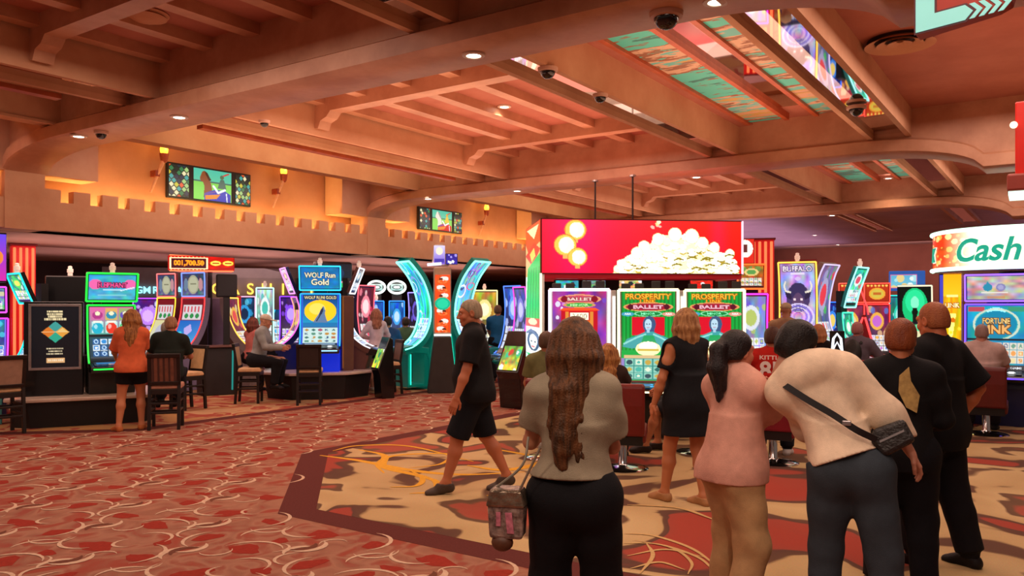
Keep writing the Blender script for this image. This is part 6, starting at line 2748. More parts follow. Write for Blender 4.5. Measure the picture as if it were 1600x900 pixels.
# person-local +X is her left, and she faces away: her left is our left
bx_, by_, bz_ = .285, .085, .80
mb = MB()
mb.prism([(bx_ - .075, bz_ - .12), (bx_ + .075, bz_ - .12), (bx_ + .085, bz_ + .03), (bx_ + .06, bz_ + .085), (bx_ - .06, bz_ + .085), (bx_ - .085, bz_ + .03)], by_ - .045, by_ + .05, 'y')
mb.build('bag_body', mat('clear_vinyl', '#a08a80', .12, color2='#3a2c28', scale=22, bump=.6, bscale=26, coat=.6), t, bevel=.015)
mb = MB()
mb.prism([(bx_ - .09, bz_ + .02), (bx_ + .09, bz_ + .02), (bx_ + .07, bz_ + .10), (bx_ - .07, bz_ + .10)], by_ - .052, by_ + .058, 'y')
mb.build('bag_flap', mat('bag_pewter', '#8a7a68', .25, metal=.7, var=.3, scale=24, bump=.5, bscale=30), t, bevel=.012)
mb = MB()
mb.ball((bx_ + .02, by_ + .02, bz_ - .14), (.05, .04, .04), 8)
mb.build('bag_charm', mat('bag_brown', '#5a3420', .5, var=.2, scale=20), t, smooth=True)
mb = MB()
mb.prism([(bx_ - .04, bz_ - .09), (bx_ - .01, bz_ - .09), (bx_ + .0, bz_ + .0), (bx_ - .03, bz_ + .0)], by_ + .05, by_ + .056, 'y')
mb.prism([(bx_ + .02, bz_ - .06), (bx_ + .04, bz_ - .06), (bx_ + .04, bz_ + .0), (bx_ + .02, bz_ + .0)], by_ + .05, by_ + .056, 'y')
mb.build('bag_trim', mat('pink_foil', '#d88aa0', .2, metal=.4, var=.3, scale=40), t)
sm = mat('bag_strap', '#8a8474', .4, metal=.3, var=.15, scale=20)
mb = MB()
mb.tube(spline([(bx_ - .06, by_ + .05, bz_ + .09), (.17, .16, 1.0), (.12, .175, 1.10)], 6), .006, 6)
mb.tube(spline([(bx_ + .06, by_ - .0, bz_ + .09), (.22, .08, 1.0), (.20, .04, 1.12)], 6), .006, 6)
mb.build('strap', sm, t)

# 2 walking man in black
q, z = fc(741, 7.45, -86)
p = Person('grey-haired man in black shirt and dark shorts walking left across the medallion', q, z, H=1.77, b=1.22, h=.0085, lean=(0, -.03), belly=1.25,
           hands=((-.27, -.17, .80), (.24, .16, .82)), elbows=((-.4, .9, 0), (.4, .9, 0)), feet=[(-.07, -.25, .0, 0, .02), (.07, .33, .0, 0, .07)], head=(8, 8, 0), skin='#b8704e', belly_=0) if False else \
    Person('grey-haired man in black shirt and dark shorts walking left across the medallion', q, z, H=1.77, b=1.22, h=.0085, lean=(0, -.03), belly=1.25,
           hands=((-.22, .12, .82), (.27, -.20, .82)), elbows=((-.4, .9, 0), (.4, .9, 0)), feet=[(-.07, .31, .0, 0, .05), (.07, -.27, .0, 0, .0)], head=(6, 8, 0), skin='#b8704e')
p.shirt('polo_shirt', '#17171a', lo=-.10, frac=.80, inf=.02, amp=.006, seed=7, sl=(.066, .072), loose=(.185, .165, .150, .12))
p.legs('shorts', '#12141a', frac=1.0, inf=.016, top=.06, amp=.006, wide=.03, seed=8)
p.shoes('#4a3d36')
p.hair('buzz', '#8a7a66', '#a8977e', seed=2)
mb = MB()
for (a, b, c_, r0, r1) in (((.0, 0, 0), 0, 0, 0, 0),):
    pass
# socks show above the shoes

# 3 orange-shirted woman at the green machine
q, z = fc(206, 11.2, 178)
p = Person('woman with long blond hair in orange shirt and black shorts at the green machine', q, z, H=1.66, b=1.14, female=True, h=.011,
           hands=((-.10, -.38, 1.02), (.22, -.34, 1.0)), feet=[(.0 - .12, -.04, 0, -10), (.16, .06, 0, 25)], head=(-10, 8, 0), skin='#c07a54')
p.shirt('shirt', '#d0663f', lo=-.08, frac=.95, inf=.018, amp=.006, seed=9, loose=(.175, .145, .125, .10))
p.legs('shorts', '#0e0d10', frac=.55, inf=.016, top=.04, amp=.004, wide=.03, seed=9)
p.hair('long', '#6a3c1e', '#b07a42', L=.36, seed=6)
p.shoes('#b86a3a')

# 4 seated person in black beside her
q, z = fc(261, 11.74, 172)
p = Person('seated person in black top leaning on the striped-back stool beside the orange-shirted woman', q, z, H=1.68, b=1.12, h=.011, sit=.685, lean=(-.08, -.14),
           hands=((-.24, -.40, .98), (.24, -.38, .98)), feet=[(-.13, -.36, .27), (.13, -.36, .27)], head=(20, 12, 0), skin='#b07050')
p.shirt('top', '#1c2420', lo=-.08, frac=.8, inf=.02, amp=.006, seed=12, loose=(.19, .16, .18, .14))
p.legs('trousers', '#15161c', frac=1.95, inf=.014, wide=.015)
p.shoes('#191719')
p.hair('short', '#8a6248', '#a87a58', seed=4)
q, z = fc(257, 13.45, 176)
p = Person('grey-haired person seen past the striped-back stool, in a dark shirt', q, z, H=1.62, b=1.0, h=.013, sit=.60, lean=(-.05, -.12),
           hands=((-.2, -.4, .95), (.2, -.4, .95)), feet=[(-.13, -.36, .0), (.13, -.36, .0)], head=(0, 6, 0), skin='#a87a62')
p.shirt('shirt', '#4a5246', lo=-.08, frac=.7, inf=.02, amp=.005, seed=13)
p.legs('trousers', '#1a1a20', frac=1.95, inf=.014, wide=.01)
p.shoes('#191719')
p.hair('short', '#7a7068', '#8f857a', seed=4)

# 5 pair at the wolf island's left machine
q, z = fc(401, 14.48, 74)
p = Person('seated man in grey shirt and pale cap leaning towards the pink-tubed machine', q, z, H=1.72, b=1.08, h=.013, sit=.685, lean=(.05, -.22),
           hands=((-.18, -.46, .98), (.20, -.44, .98)), feet=[(-.14, -.34, .25), (.14, -.36, .25)], head=(0, 14, 0), skin='#b88468')
p.shirt('shirt', '#8f9290', lo=-.08, frac=2, inf=.018, amp=.007, seed=14)
p.legs('trousers', '#16171c', frac=1.95, inf=.016, wide=.015)
p.shoes('#191719')
p.cap('#c9bba8')
q, z = fc(392, 16.1, 130)
p = Person('seated person in rosy top at the yellow-tubed profile machine', q, z, H=1.66, b=1.0, female=True, h=.014, sit=.62, lean=(0, -.1),
           hands=((-.2, -.42, .96), (.2, -.42, .96)), feet=[(-.13, -.36, .0), (.13, -.36, .0)], skin='#b0604c')
p.shirt('top', '#b86a62', lo=-.06, frac=.7, inf=.016, amp=.005, seed=15)
p.legs('trousers', '#221a1c', frac=1.95, inf=.014, wide=.01)
p.shoes('#191719')
p.hair('bob', '#4a2418', '#7a3a28', L=.2, seed=4)

# 6 white-topped woman by the stool
q, z = fc(588, 16.6, -164)
p = Person('woman in white top and black shorts with long blond hair, behind the right-hand dark stool', q, z, H=1.66, b=1.0, female=True, h=.013,
           hands=((-.06, -.20, 1.10), (.10, -.22, 1.06)), elbows=((-1, .2, -.4), (1, .2, -.4)), feet=[(-.10, 0, 0), (.10, .03, 0)], head=(-16, 4, 0), skin='#c08a78')
p.shirt('top', '#d8bcc4', lo=-.03, frac=2, inf=.016, amp=.005, seed=16)
p.legs('shorts', '#100f12', frac=.5, inf=.014, top=.05, wide=.02)
p.hair('long', '#8a4a34', '#b8765a', L=.28, seed=8)
p.shoes('#d8d0cc')
q, z = fc(634, 18.15, 178)
p = Person('seated person in dull green top behind the white-topped woman', q, z, H=1.66, b=1.0, h=.016, sit=.60,
           hands=((-.2, -.42, .96), (.2, -.42, .96)), feet=[(-.13, -.36, .0), (.13, -.36, .0)], skin='#a87a5c')
p.shirt('top', '#4f6a52', lo=-.06, frac=.7, inf=.016, amp=.004, seed=17)
p.legs('trousers', '#1a1a20', frac=1.95, inf=.014)
p.shoes('#191719')
p.hair('short', '#2a201c', '#3a2c24', seed=4)
q, z = fc(606, 17.15, 176)
p = Person('seated person in blue shirt facing the left oval-topped machine', q, z, H=1.72, b=1.1, h=.016, sit=.60,
           hands=((-.2, -.42, .96), (.2, -.42, .96)), feet=[(-.13, -.36, .0), (.13, -.36, .0)], skin='#a87a5c')
p.shirt('shirt', '#2a4a78', lo=-.06, frac=.7, inf=.016, amp=.004, seed=18)
p.legs('trousers', '#1a1a20', frac=1.95, inf=.014)
p.shoes('#191719')
p.hair('short', '#1a1614', '#2a201c', seed=4)

# people beyond the walking man
q, z = fc(778, 18.6, 176)
p = Person('person in blue shirt standing at the gold-lit machine', q, z, H=1.74, b=1.12, h=.015, hands=((-.2, -.36, 1.02), (.2, -.36, 1.02)), skin='#b07a5e')
p.shirt('shirt', '#1e5f92', lo=-.10, frac=.8, inf=.018, amp=.004, seed=19)
p.legs('trousers', '#14141a', frac=1.95, inf=.016, wide=.015)
p.shoes('#191719')
p.hair('short', '#5a4436', '#6a5242', seed=4)
q, z = fc(742, 18.5, 178)
p = Person('dark-haired seated person just left of the blue-shirted one', q, z, H=1.68, b=1.0, h=.016, sit=.70, hands=((-.2, -.42, .96), (.2, -.42, .96)), feet=[(-.13, -.36, .0), (.13, -.36, .0)], skin='#8a5a44')
p.shirt('shirt', '#2a2228', lo=-.06, frac=.8, inf=.016, amp=.004, seed=20)
p.legs('trousers', '#14141a', frac=1.95, inf=.014)
p.shoes('#191719')
p.hair('thick', '#1c1210', '#3a2018', seed=4)

# 8 seated person behind the front woman's left shoulder
q, z = fc(853, 9.45, 172)
p = Person('seated person in khaki shirt beside the green curtain graphic, mostly behind the front woman', q, z, H=1.70, b=1.0, h=.010, sit=.52, lean=(0, -.05),
           hands=((-.20, -.20, .62), (.22, -.26, .66)), feet=[(-.13, -.36, .0), (.13, -.34, .0)], skin='#a8704e')
p.shirt('shirt', '#6a6a44', lo=-.08, frac=.7, inf=.018, amp=.005, seed=21)
p.legs('shorts', '#4a4436', frac=.95, inf=.016, wide=.02)
p.shoes('#c8c0b8')
p.hair('short', '#4a3626', '#5a4432', seed=4)

# 9 seated blonde
q, z = fc(955, 8.80, 178)
p = Person('long-haired blonde seated in the red leather chair facing the middle machine', q, z, H=1.58, b=.98, female=True, h=.009, sit=.46, lean=(.06, -.04),
           hands=((-.18, -.42, .80), (.18, -.42, .80)), feet=[(-.12, -.40, .0), (.12, -.40, .0)], head=(4, 4, 0), skin='#b8785a')
p.shirt('top', '#3a2a26', lo=-.04, frac=.6, inf=.014, amp=.004, seed=22)
p.legs('trousers', '#1a1618', frac=1.95, inf=.014)
p.shoes('#1d1a1a')
p.hair('long', '#7a4420', '#c08848', L=.34, seed=9, label='long straight blond hair')

# 10 seated person in black shorts turned left
q, z = fc(1078, 9.45, -84)
p = Person('seated person in black shorts and dark shirt turned left, leg out beside the red chair', q, z, H=1.72, b=1.0, h=.009, sit=.56, lean=(0, .0),
           hands=((-.16, -.34, .74), (.16, -.32, .76)), feet=[(-.12, -.36, .02, 0), (.10, -.52, .02, 0)], head=(10, 5, 0), skin='#b8754e')
p.shirt('shirt', '#1a1a1e', lo=-.08, frac=.7, inf=.018, amp=.005, seed=23)
p.legs('shorts', '#15151a', frac=.92, inf=.018, wide=.02)
p.shoes('#2a211e')
p.hair('short', '#3a2a20', '#4a382a', seed=4)

# 11 woman in black dress
q, z = fc(1074, 7.0, -148)
p = Person('blond woman in black cold-shoulder dress standing before the dancer machines', q, z, H=1.68, b=1.10, female=True, h=.0085, lean=(0, -.02),
           hands=((-.15, -.22, .92), (.27, -.10, .86)), elbows=((-.5, .8, -.2), (.6, .8, -.2)), feet=[(-.10, .10, 0, 8), (.13, -.16, 0, 12)], head=(-2, 6, 0), skin='#b8744e')
ex = Prims()
ex.skirt((0, .0, .60), (0, 0, 1.12), (.215, .19), (.155, .135), 'dress', .06)
ex.l += p.sleeve(0, .72, .058, .064).l + p.sleeve(1, .72, .058, .064).l
shc = [p.SH[0] + np.array([-.06, .03, -.05]), p.SH[1] + np.array([.06, .03, -.05])]
N_, k_ = p.N, p.k
cl = [lambda X, Y, Z: .072 - np.sqrt((X - shc[0][0]) ** 2 + (Y - shc[0][1]) ** 2 + ((Z - shc[0][2]) * .72) ** 2),
      lambda X, Y, Z: .072 - np.sqrt((X - shc[1][0]) ** 2 + (Y - shc[1][1]) ** 2 + ((Z - shc[1][2]) * .72) ** 2),
      lambda X, Y, Z: .07 - np.sqrt((X - N_[0]) ** 2 + (Y - N_[1]) ** 2 + ((Z - N_[2] - .05) * .9) ** 2)]
p.wear('dress', lambda w: w['g'].startswith('torso'), '#121318', .014, cl, .007, 24, ex, f=20)
p.shoes('#a87850')
p.hair('bob', '#7a4a28', '#b98a5a', L=.27, seed=10, label='shoulder-length blond hair')

# 12 woman with ponytail in pink
q, z = fc(1146, 4.42, 138)
p = Person('dark-haired woman with ponytail in pink tee and beige trousers holding up her phone', q, z, H=1.565, b=.95, female=True, hipw=.078, h=.0075, lean=(.0, -.02),
           hands=((-.02, -.37, 1.25), (.15, -.35, 1.21)), elbows=((-.3, .1, -1), (.3, .1, -1)), feet=[(-.11, .06, 0), (.12, -.05, 0)], head=(-4, 4, 0), skin='#b9745a', grip=(.7, .7),
           palm=((.9, .0, .4), (-.9, .0, .4)))
p.shirt('tee_shirt', '#d09a88', lo=-.08, frac=.85, inf=.026, amp=.012, seed=25, sl=(.058, .070), loose=(.182, .166, .112, .092), f=16)
p.legs('trousers', '#b89468', frac=1.95, inf=.012, wide=.040, top=-.05, amp=.010, seed=26, f=26)
p.shoes('#b0a090')
p.hair('pony', '#0f0a0c', '#1c1214', L=.30, seed=11, amp=.004, label='black ponytail')
t = thing('phone', 'phone held up by the woman in the pink tee', 'phone', (q[0], q[1], 0), z)
mb = MB()
mb.box(.025, .10, -.475, -.466, 1.22, 1.38)
mb.build('phone_body', blk, t, bevel=.004)
c = Can(16, 30, '#e8e4dc', '#b86a5a')
c.mesh('phone_screen', lambda U, V: np.stack([.0275 + .07 * U, np.full_like(U, -.4645), 1.225 + .15 * V], 1), t, gain=.7)

# 13 man in cream hoodie leaning left
q, z = fc(1329, 3.98, 176)
p = Person('man in cream hoodie with black sling bag leaning to the left, back to us', q, z, H=1.67, b=.86, h=.0075, lean=(.42, -.16), pel=(0, 0, .91),
           hands=((-.26, -.20, .98), (.14, -.44, .98)), elbows=((-1, .5, -.1), (.3, .3, -1)), feet=[(-.20, .02, 0), (.14, -.06, 0)], head=(-28, 10, -14), skin='#b8826a', headoff=(.085, -.02, -.025))
ex = Prims()
ex.cone(p.N - p.fw * .05 - p.sx * .07 + p.up * .0, p.N - p.fw * .05 + p.sx * .07 + p.up * .0, .055, .055, 'torso hood', .04)
ex.ell(p.N - p.fw * .085 + p.up * .0, (.112, .045, .062), 'torso hood', .018, p.R)
N_ = p.N
for q_ in (0, 1):
    ex.cone(p.SH[q_], p.EL[q_], .060, .058, 'torso', .05)
    ex.cone(p.EL[q_], p.WR[q_], .058, .038, 'torso', .05)
ex.skirt(p.P + p.up * .04, p.P + p.up * .24, (.155, .135), (.110, .09), 'torso', .05)
cl = p.up_clip(.055, None) + [lambda X, Y, Z: .058 - np.sqrt((X - N_[0]) ** 2 + (Y - N_[1] + .01) ** 2 + ((Z - N_[2] - .07) * .9) ** 2)]
p.wear('hoodie', lambda w: w['g'].startswith('torso'), '#e2cbb0', .020, cl, .015, 27, ex, f=17, label='cream hooded sweatshirt')
p.legs('jeans', '#343c44', frac=1.97, inf=.012, wide=.008, top=.09, amp=.005, seed=28, label='dark jeans')
p.shoes('#1c1b1d')
p.hair('thick', '#0d0a0c', '#19110f', seed=12, amp=.006)
t = thing('sling_bag', 'black sling bag at the right hip of the cream hoodie, strap across his back', 'bag', (q[0], q[1], 0), z)


def surf_pt(px_, py_, pz_):
    return (px_, py_, pz_)


C_, sx_, up_, fw_ = p.C, p.sx, p.up, p.fw
bpts = []
for (a, u_, o_) in ((.150, .50, .075), (.115, .45, .135), (.05, .36, .158), (-.03, .26, .163), (-.10, .16, .155), (-.165, .09, .10)):
    bpts.append(tuple(p.P + up_ * u_ + sx_ * a - fw_ * o_))
p.strap('strap', bpts, .032, blk_m, .007, t)
bp = p.P + up_ * .085 - sx_ * .235 + fw_ * .0
mb = MB()
M_ = Matrix(((sx_[0], -fw_[0], up_[0], bp[0]), (sx_[1], -fw_[1], up_[1], bp[1]), (sx_[2], -fw_[2], up_[2], bp[2]), (0, 0, 0, 1)))
mb.prism([(-.09, -.055), (.07, -.085), (.10, .0), (.07, .055), (-.08, .06)], -.03, .08, 'y', M_)
mb.build('bag_body', mat('nylon_black', '#15100f', .5, var=.2, scale=20, bump=.4, bscale=60), t, bevel=.02)
mb = MB()
mb.prism([(-.06, .0), (.06, -.015), (.06, -.005), (-.06, .01)], .08, .085, 'y', M_)
mb.build('zip', silver, t)
mb = MB()
q2 = p.P + up_ * .20 - sx_ * .075 - fw_ * .168
mb.box(q2[0] - .02, q2[0] + .02, q2[1] - .006, q2[1] + .012, q2[2] - .012, q2[2] + .012)
mb.build('buckle', silver, t, bevel=.004)

# 15 person in black jacket with gold emblem
q, z = fc(1408, 4.75, -172)
p = Person('short-haired person in black jacket with pale gold leaf emblem on the back', q, z, H=1.62, b=.96, h=.008, lean=(.0, -.02),
           hands=((-.18, -.26, 1.0), (.20, -.28, 1.02)), feet=[(-.12, .06, 0), (.12, -.08, 0)], head=(-20, 2, 0), skin='#a86440')
p.shirt('jacket', '#0d0c0f', lo=-.12, frac=2, inf=.020, amp=.007, seed=29, loose=(.155, .135, .115, .095), label='black jacket')
p.legs('trousers', '#0f0f15', frac=1.96, inf=.016, wide=.02, seed=30)
p.shoes('#161416')
p.hair('short', '#6a3018', '#84421f', seed=13, amp=.003)
mb = MB()
yb = .146
mb.prism([(-.06, 1.10), (-.005, 1.13), (.035, 1.22), (.03, 1.31), (-.02, 1.36), (-.03, 1.28), (-.075, 1.20)], yb, yb + .006, 'y')
ob = mb.build('emblem', mat('gold_print', '#b89a5a', .6, color2='#8a6f3e', scale=20), p.o)
ob['label'] = 'pale gold leaf-shaped emblem'
# 14 bald man in black
q, z = fc(1462, 5.35, -118)
p = Person('tall shaven-headed man in black tee with small teal triangle on the sleeve', q, z, H=1.73, b=1.16, h=.0085, lean=(0, .0), belly=1.15,
           hands=((-.26, .02, .94), (.25, -.16, .95)), elbows=((-.5, .9, 0), (.6, .8, 0)), feet=[(-.13, .16, 0), (.12, -.08, 0)], head=(-16, 8, 0), skin='#b0603c')
p.shirt('tee_shirt', '#0e0d10', lo=-.14, frac=.92, inf=.024, amp=.007, seed=31, sl=(.072, .082), loose=(.195, .17, .150, .125))
p.legs('trousers', '#121016', frac=1.94, inf=.016, wide=.022, seed=32)
p.shoes('#181315')
p.hair('buzz', '#8a4a2c', '#96552f', seed=2)
sv = p.SH[1] + (p.EL[1] - p.SH[1]) * .55
mb = MB()
d_ = nrm(np.array([1.0, .45, 0]))
u_ = nrm(np.cross(d_, np.array([0, 0, 1.0])))
c0_ = sv + d_ * .108
tri = [c0_ - u_ * .026 + np.array([0, 0, .03]), c0_ + u_ * .026 + np.array([0, 0, .03]), c0_ + np.array([0, 0, -.03])]
mb.add([tuple(w) for w in tri] + [tuple(w + d_ * .005) for w in tri], [(0, 1, 2), (5, 4, 3), (0, 3, 4, 1), (1, 4, 5, 2), (2, 5, 3, 0)])
mb.build('sleeve_badge', mat('teal_badge', '#7ac8c8', .5, emit='#5ab0b0', es=.25, var=.05), p.o)['label'] = 'small teal triangle badge'

# 16 red jersey
q, z = fc(1205, 9.02, 176)
p = Person('seated man in red jersey with white number 85', q, z, H=1.76, b=1.16, h=.0095, sit=.56, lean=(-.02, -.06),
           hands=((-.24, -.44, .90), (.24, -.44, .90)), feet=[(-.15, -.38, 0), (.15, -.38, 0)], head=(0, 4, 0), skin='#a8603e')
p.shirt('jersey', '#b01c14', lo=-.08, frac=.75, inf=.022, amp=.005, seed=33, sl=(.068, .078), loose=(.19, .15, .185, .14), label='red sports jersey')
p.legs('trousers', '#1a1a22', frac=1.95, inf=.016, wide=.012)
p.shoes('#cfc8c4')
p.hair('short', '#3a2018', '#4a2a1e', seed=4)
wm = mat('jersey_white', '#f0e6e0', .7, var=.03, scale=20)
yb = p.C[1] + .146
letters('number', '85', .19, .004, wm, p.o, (p.C[0], yb + .008, p.C[2] + .02), (.06, 0, PI), width=.24, bold=.03)
letters('name_text', 'KITTLE', .045, .004, wm, p.o, (p.C[0], yb - .002, p.C[2] + .155), (.06, 0, PI), width=.24, bold=.02)

# 17-19 players at the right back
q, z = fc(1228, 12.6, 174)
p = Person('man in tan cap and shirt in front of the buffalo machine', q, z, H=1.76, b=1.1, h=.013, hands=((-.2, -.38, 1.02), (.2, -.38, 1.02)), skin='#b88468')
p.shirt('shirt', '#a88a6a', lo=-.1, frac=.8, inf=.018, amp=.005, seed=34)
p.legs('trousers', '#2a2a30', frac=1.95, inf=.016, wide=.012)
p.shoes('#191719')
p.cap('#b09a7c')
q, z = fc(1279, 12.4, 176)
p = Person('seated person with short blond hair in dark top, right of the tan-capped man', q, z, H=1.66, b=1.0, female=True, h=.013, sit=.56, hands=((-.2, -.42, .9), (.2, -.42, .9)),
           feet=[(-.13, -.36, .0), (.13, -.36, .0)], skin='#b88468')
p.shirt('top', '#1c1618', lo=-.06, frac=.8, inf=.016, amp=.004, seed=35)
p.legs('trousers', '#1a1a20', frac=1.95, inf=.014)
p.shoes('#191719')
p.hair('bob', '#a86a44', '#c08458', L=.17, seed=4)
q, z = fc(1338, 12.5, 158)
p = Person('seated man in grey shirt wearing a black backpack, facing the red-lit machines', q, z, H=1.76, b=1.14, h=.011, sit=.56, lean=(.02, -.12), hands=((-.26, -.44, .92), (.3, -.40, .9)),
           feet=[(-.15, -.36, .0), (.15, -.36, .0)], skin='#b8746c')
p.shirt('shirt', '#6a6270', lo=-.08, frac=.8, inf=.02, amp=.005, seed=36)
p.legs('trousers', '#1a1a22', frac=1.95, inf=.014)
p.shoes('#191719')
p.hair('buzz', '#a8686a', '#b87a78', seed=4)
t = thing('backpack', 'black backpack on the grey-shirted man facing the red-lit machines', 'backpack', (q[0], q[1], 0), z)
e_ = Prims()
e_.ell(p.C - p.fw * .20 - p.up * .02, (.15, .09, .22), '', .03, p.R)
e_.ell(p.C - p.fw * .26 - p.up * .10, (.11, .06, .11), '', .03, p.R)
V, Q = solid(e_, .012)
link_mesh('pack_body', np_mesh('pack_body', V, Q), t, [mat('nylon_black', '#15100f', .5)], True)
for sg in (-1, 1):
    p.strap('strap', [tuple(p.C - p.fw * .13 + p.up * .14 + p.sx * .1 * sg), tuple(p.P + p.up * .545 + p.sx * .115 * sg), tuple(p.C + p.fw * .15 + p.up * .1 + p.sx * .115 * sg)], .04, blk_m, .01, t)
q, z = fc(1308, 11.6, 0)
t = thing('lit_sign', 'small white lit arch-shaped sign in front of the grey-shirted man', 'sign', (q[0], q[1], 0), z)
mb = MB()
mb.tube([(-.07, 0, 1.02), (-.05, 0, 1.25), (.0, 0, 1.32), (.05, 0, 1.25), (.07, 0, 1.02)], .018, 6)
mb.tube([(-.05, 0, 1.1), (.0, 0, 1.2), (.05, 0, 1.1)], .012, 6)
mb.build('sign_tube', neon('#f0f4ff', 1.6), t)
mb = MB()
mb.box(-.10, .10, .02, .05, .95, 1.36)
mb.box(-.03, .03, .02, .06, 0, .95)
mb.lathe([(.16, 0), (.16, .02), (.03, .03)], 16)
mb.build('sign_stand', blk, t, bevel=.006)

# 20 seated man at right
q, z = fc(1534, 10.95, 180)
p = Person('seated grey-haired man in white shirt in the dark red chair at right', q, z, H=1.74, b=1.18, h=.011, sit=.56, lean=(0, -.02), hands=((-.26, -.42, .86), (.26, -.42, .86)),
           feet=[(-.15, -.38, .0), (.15, -.38, .0)], head=(0, 4, 0), skin='#b8806c')
p.shirt('shirt', '#c2a8a4', lo=-.08, frac=.8, inf=.022, amp=.005, seed=37, loose=(.2, .16, .19, .15))
p.legs('trousers', '#22202a', frac=1.95, inf=.016, wide=.012)
p.shoes('#191719')
p.hair('buzz', '#8a706c', '#9a807a', seed=4)
# ================================================================== CEILING FIXTURES
lens_m = neon('#fff0dc', 9.0)


def at_z(px, py, Z):
    d = (Z - CAMZ) * F / (HZ - py)
    return XY(px, d) + (Z,)


def downlight(label, p, energy=26, col=(1, .72, .5), r=.075, cone=2.3):
    p = (p[0], p[1], p[2] - .002)
    t = thing('downlight', label, 'light', p, 0, 'round ceiling downlights')
    mb = MB()
    mb.lathe([(r * .72, .0), (r * 1.25, 0.0), (r * 1.2, -.012), (r * .8, -.014), (r * .72, 0)], 24, caps=False)
    mb.build('trim_ring', mat('ring_white', '#d8c2b0', .4, var=.03), t, smooth=True)
    mb = MB()
    mb.lathe([(r * .1, -.010), (r * .74, -.010), (r * .74, -.004)], 20)
    mb.build('lens', lens_m, t)
    if energy:
        lamp('downlight_lamp', 'SPOT', (p[0], p[1], p[2] - .03), energy, col, .05, (0, 0, 0), spot_size=cone, spot_blend=.9)
    return t


ZB = 3.70
for px, py, Z, lab in ((740, 85, ZB, 'bright downlight in the near beam, above the big wooden coffer'),
                       (280, 182, ZB, 'downlight in the near beam above the left horse screen'),
                       (123, 212, ZB, 'downlight at the left curved end of the near beam'),
                       (1120, 1, ZB, 'downlight in the near beam at the top edge, above the turquoise boards'),
                       (788, 166, KZ(3.965) - .002, 'downlight between the rafters of the wide coffer'),
                       (1088, 276, ZB, 'downlight in the second beam right of the red sign rods'),
                       (808, 297.5, ZB, 'downlight in the second beam left of the red sign rods'),
                       (669, 310, ZB, 'downlight at the left curved end of the second beam'),
                       (1388, 278, KZ(3.875), 'downlight in the coffer beyond the second beam at right'),
                       (1300, 336, ZB, 'small downlight in the third beam')):
    downlight(lab, at_z(px, py, Z), 60)
for px, py, lab in ((1273, 367, 'small downlight in the violet far ceiling, left one'), (1309, 382, 'small downlight in the violet far ceiling, right one')):
    downlight(lab, at_z(px, py, KZ(3.52)), 30)


def dome(label, p, r=.09):
    p = (p[0], p[1], p[2] - .002)
    t = thing('dome_camera', label, 'camera', p, 0, 'dome cameras')
    mb = MB()
    mb.lathe([(r * .9, 0), (r * 1.35, 0), (r * 1.3, -.03), (r, -.035)], 20)
    mb.build('mount_ring', mat('ring_pink', '#c9a08a', .5, var=.03), t, smooth=True)
    mb = MB()
    mb.lathe([(r, -.03)] + [(r * math.cos(a), -.03 - r * math.sin(a)) for a in np.linspace(.1, 1.5, 7)], 18)
    mb.build('camera_dome', mat('smoked_dome', '#0a0808', .08, coat=.5, var=.1), t, smooth=True)


dome('large black dome camera in the near beam at the top', at_z(1041, 20, ZB), .085)
dome('black dome camera at the left end of the near beam', at_z(158, 205, ZB), .06)
dome('small black dome camera under the left ceiling strip', at_z(413, 188, KZ(3.56)), .05)
dome('black dome camera under the narrow mirror strip, near end', at_z(856, 106, KZ(3.56)), .07)
dome('black dome camera under the narrow mirror strip, middle', at_z(938, 147, KZ(3.56)), .06)
dome('black dome camera under the right mirror strip', at_z(1338, 166, KZ(3.6)), .08)

# round ceiling vent
p = at_z(1406, 62, KZ(3.86) - .002)
t = thing('ceiling_vent', 'round ringed air vent in the red-brown ceiling at right', 'vent', p)
for i, (r0, r1) in enumerate(((.30, .225), (.195, .13), (.10, .03))):
    mb = MB()
    mb.lathe([(r1, -.008), (r0, -.045 + .004 * i), (r0 + .012, -.055 + .004 * i), (r1, -.02)], 36, caps=False)
    mb.build('vent_ring', plaster, t, smooth=True)
mb = MB()
mb.lathe([(.03, -.006), (.29, -.004), (.29, -.001)], 30)
mb.build('vent_throat', mat('vent_dark', '#3a1a10', .8, var=.1), t)
p = at_z(226, 21, KZ(3.965) - .002)
t = thing('ceiling_vent', 'round dark air vent among the shaded rafters at upper left', 'vent', p)
mb = MB()
mb.lathe([(.08, -.05), (.20, -.0), (.21, -.01), (.10, -.07)], 36)
mb.lathe([(.05, -.06), (.18, -.03), (.19, -.04), (.06, -.08)], 30)
mb.build('vent_ring', plaster, t, smooth=True)

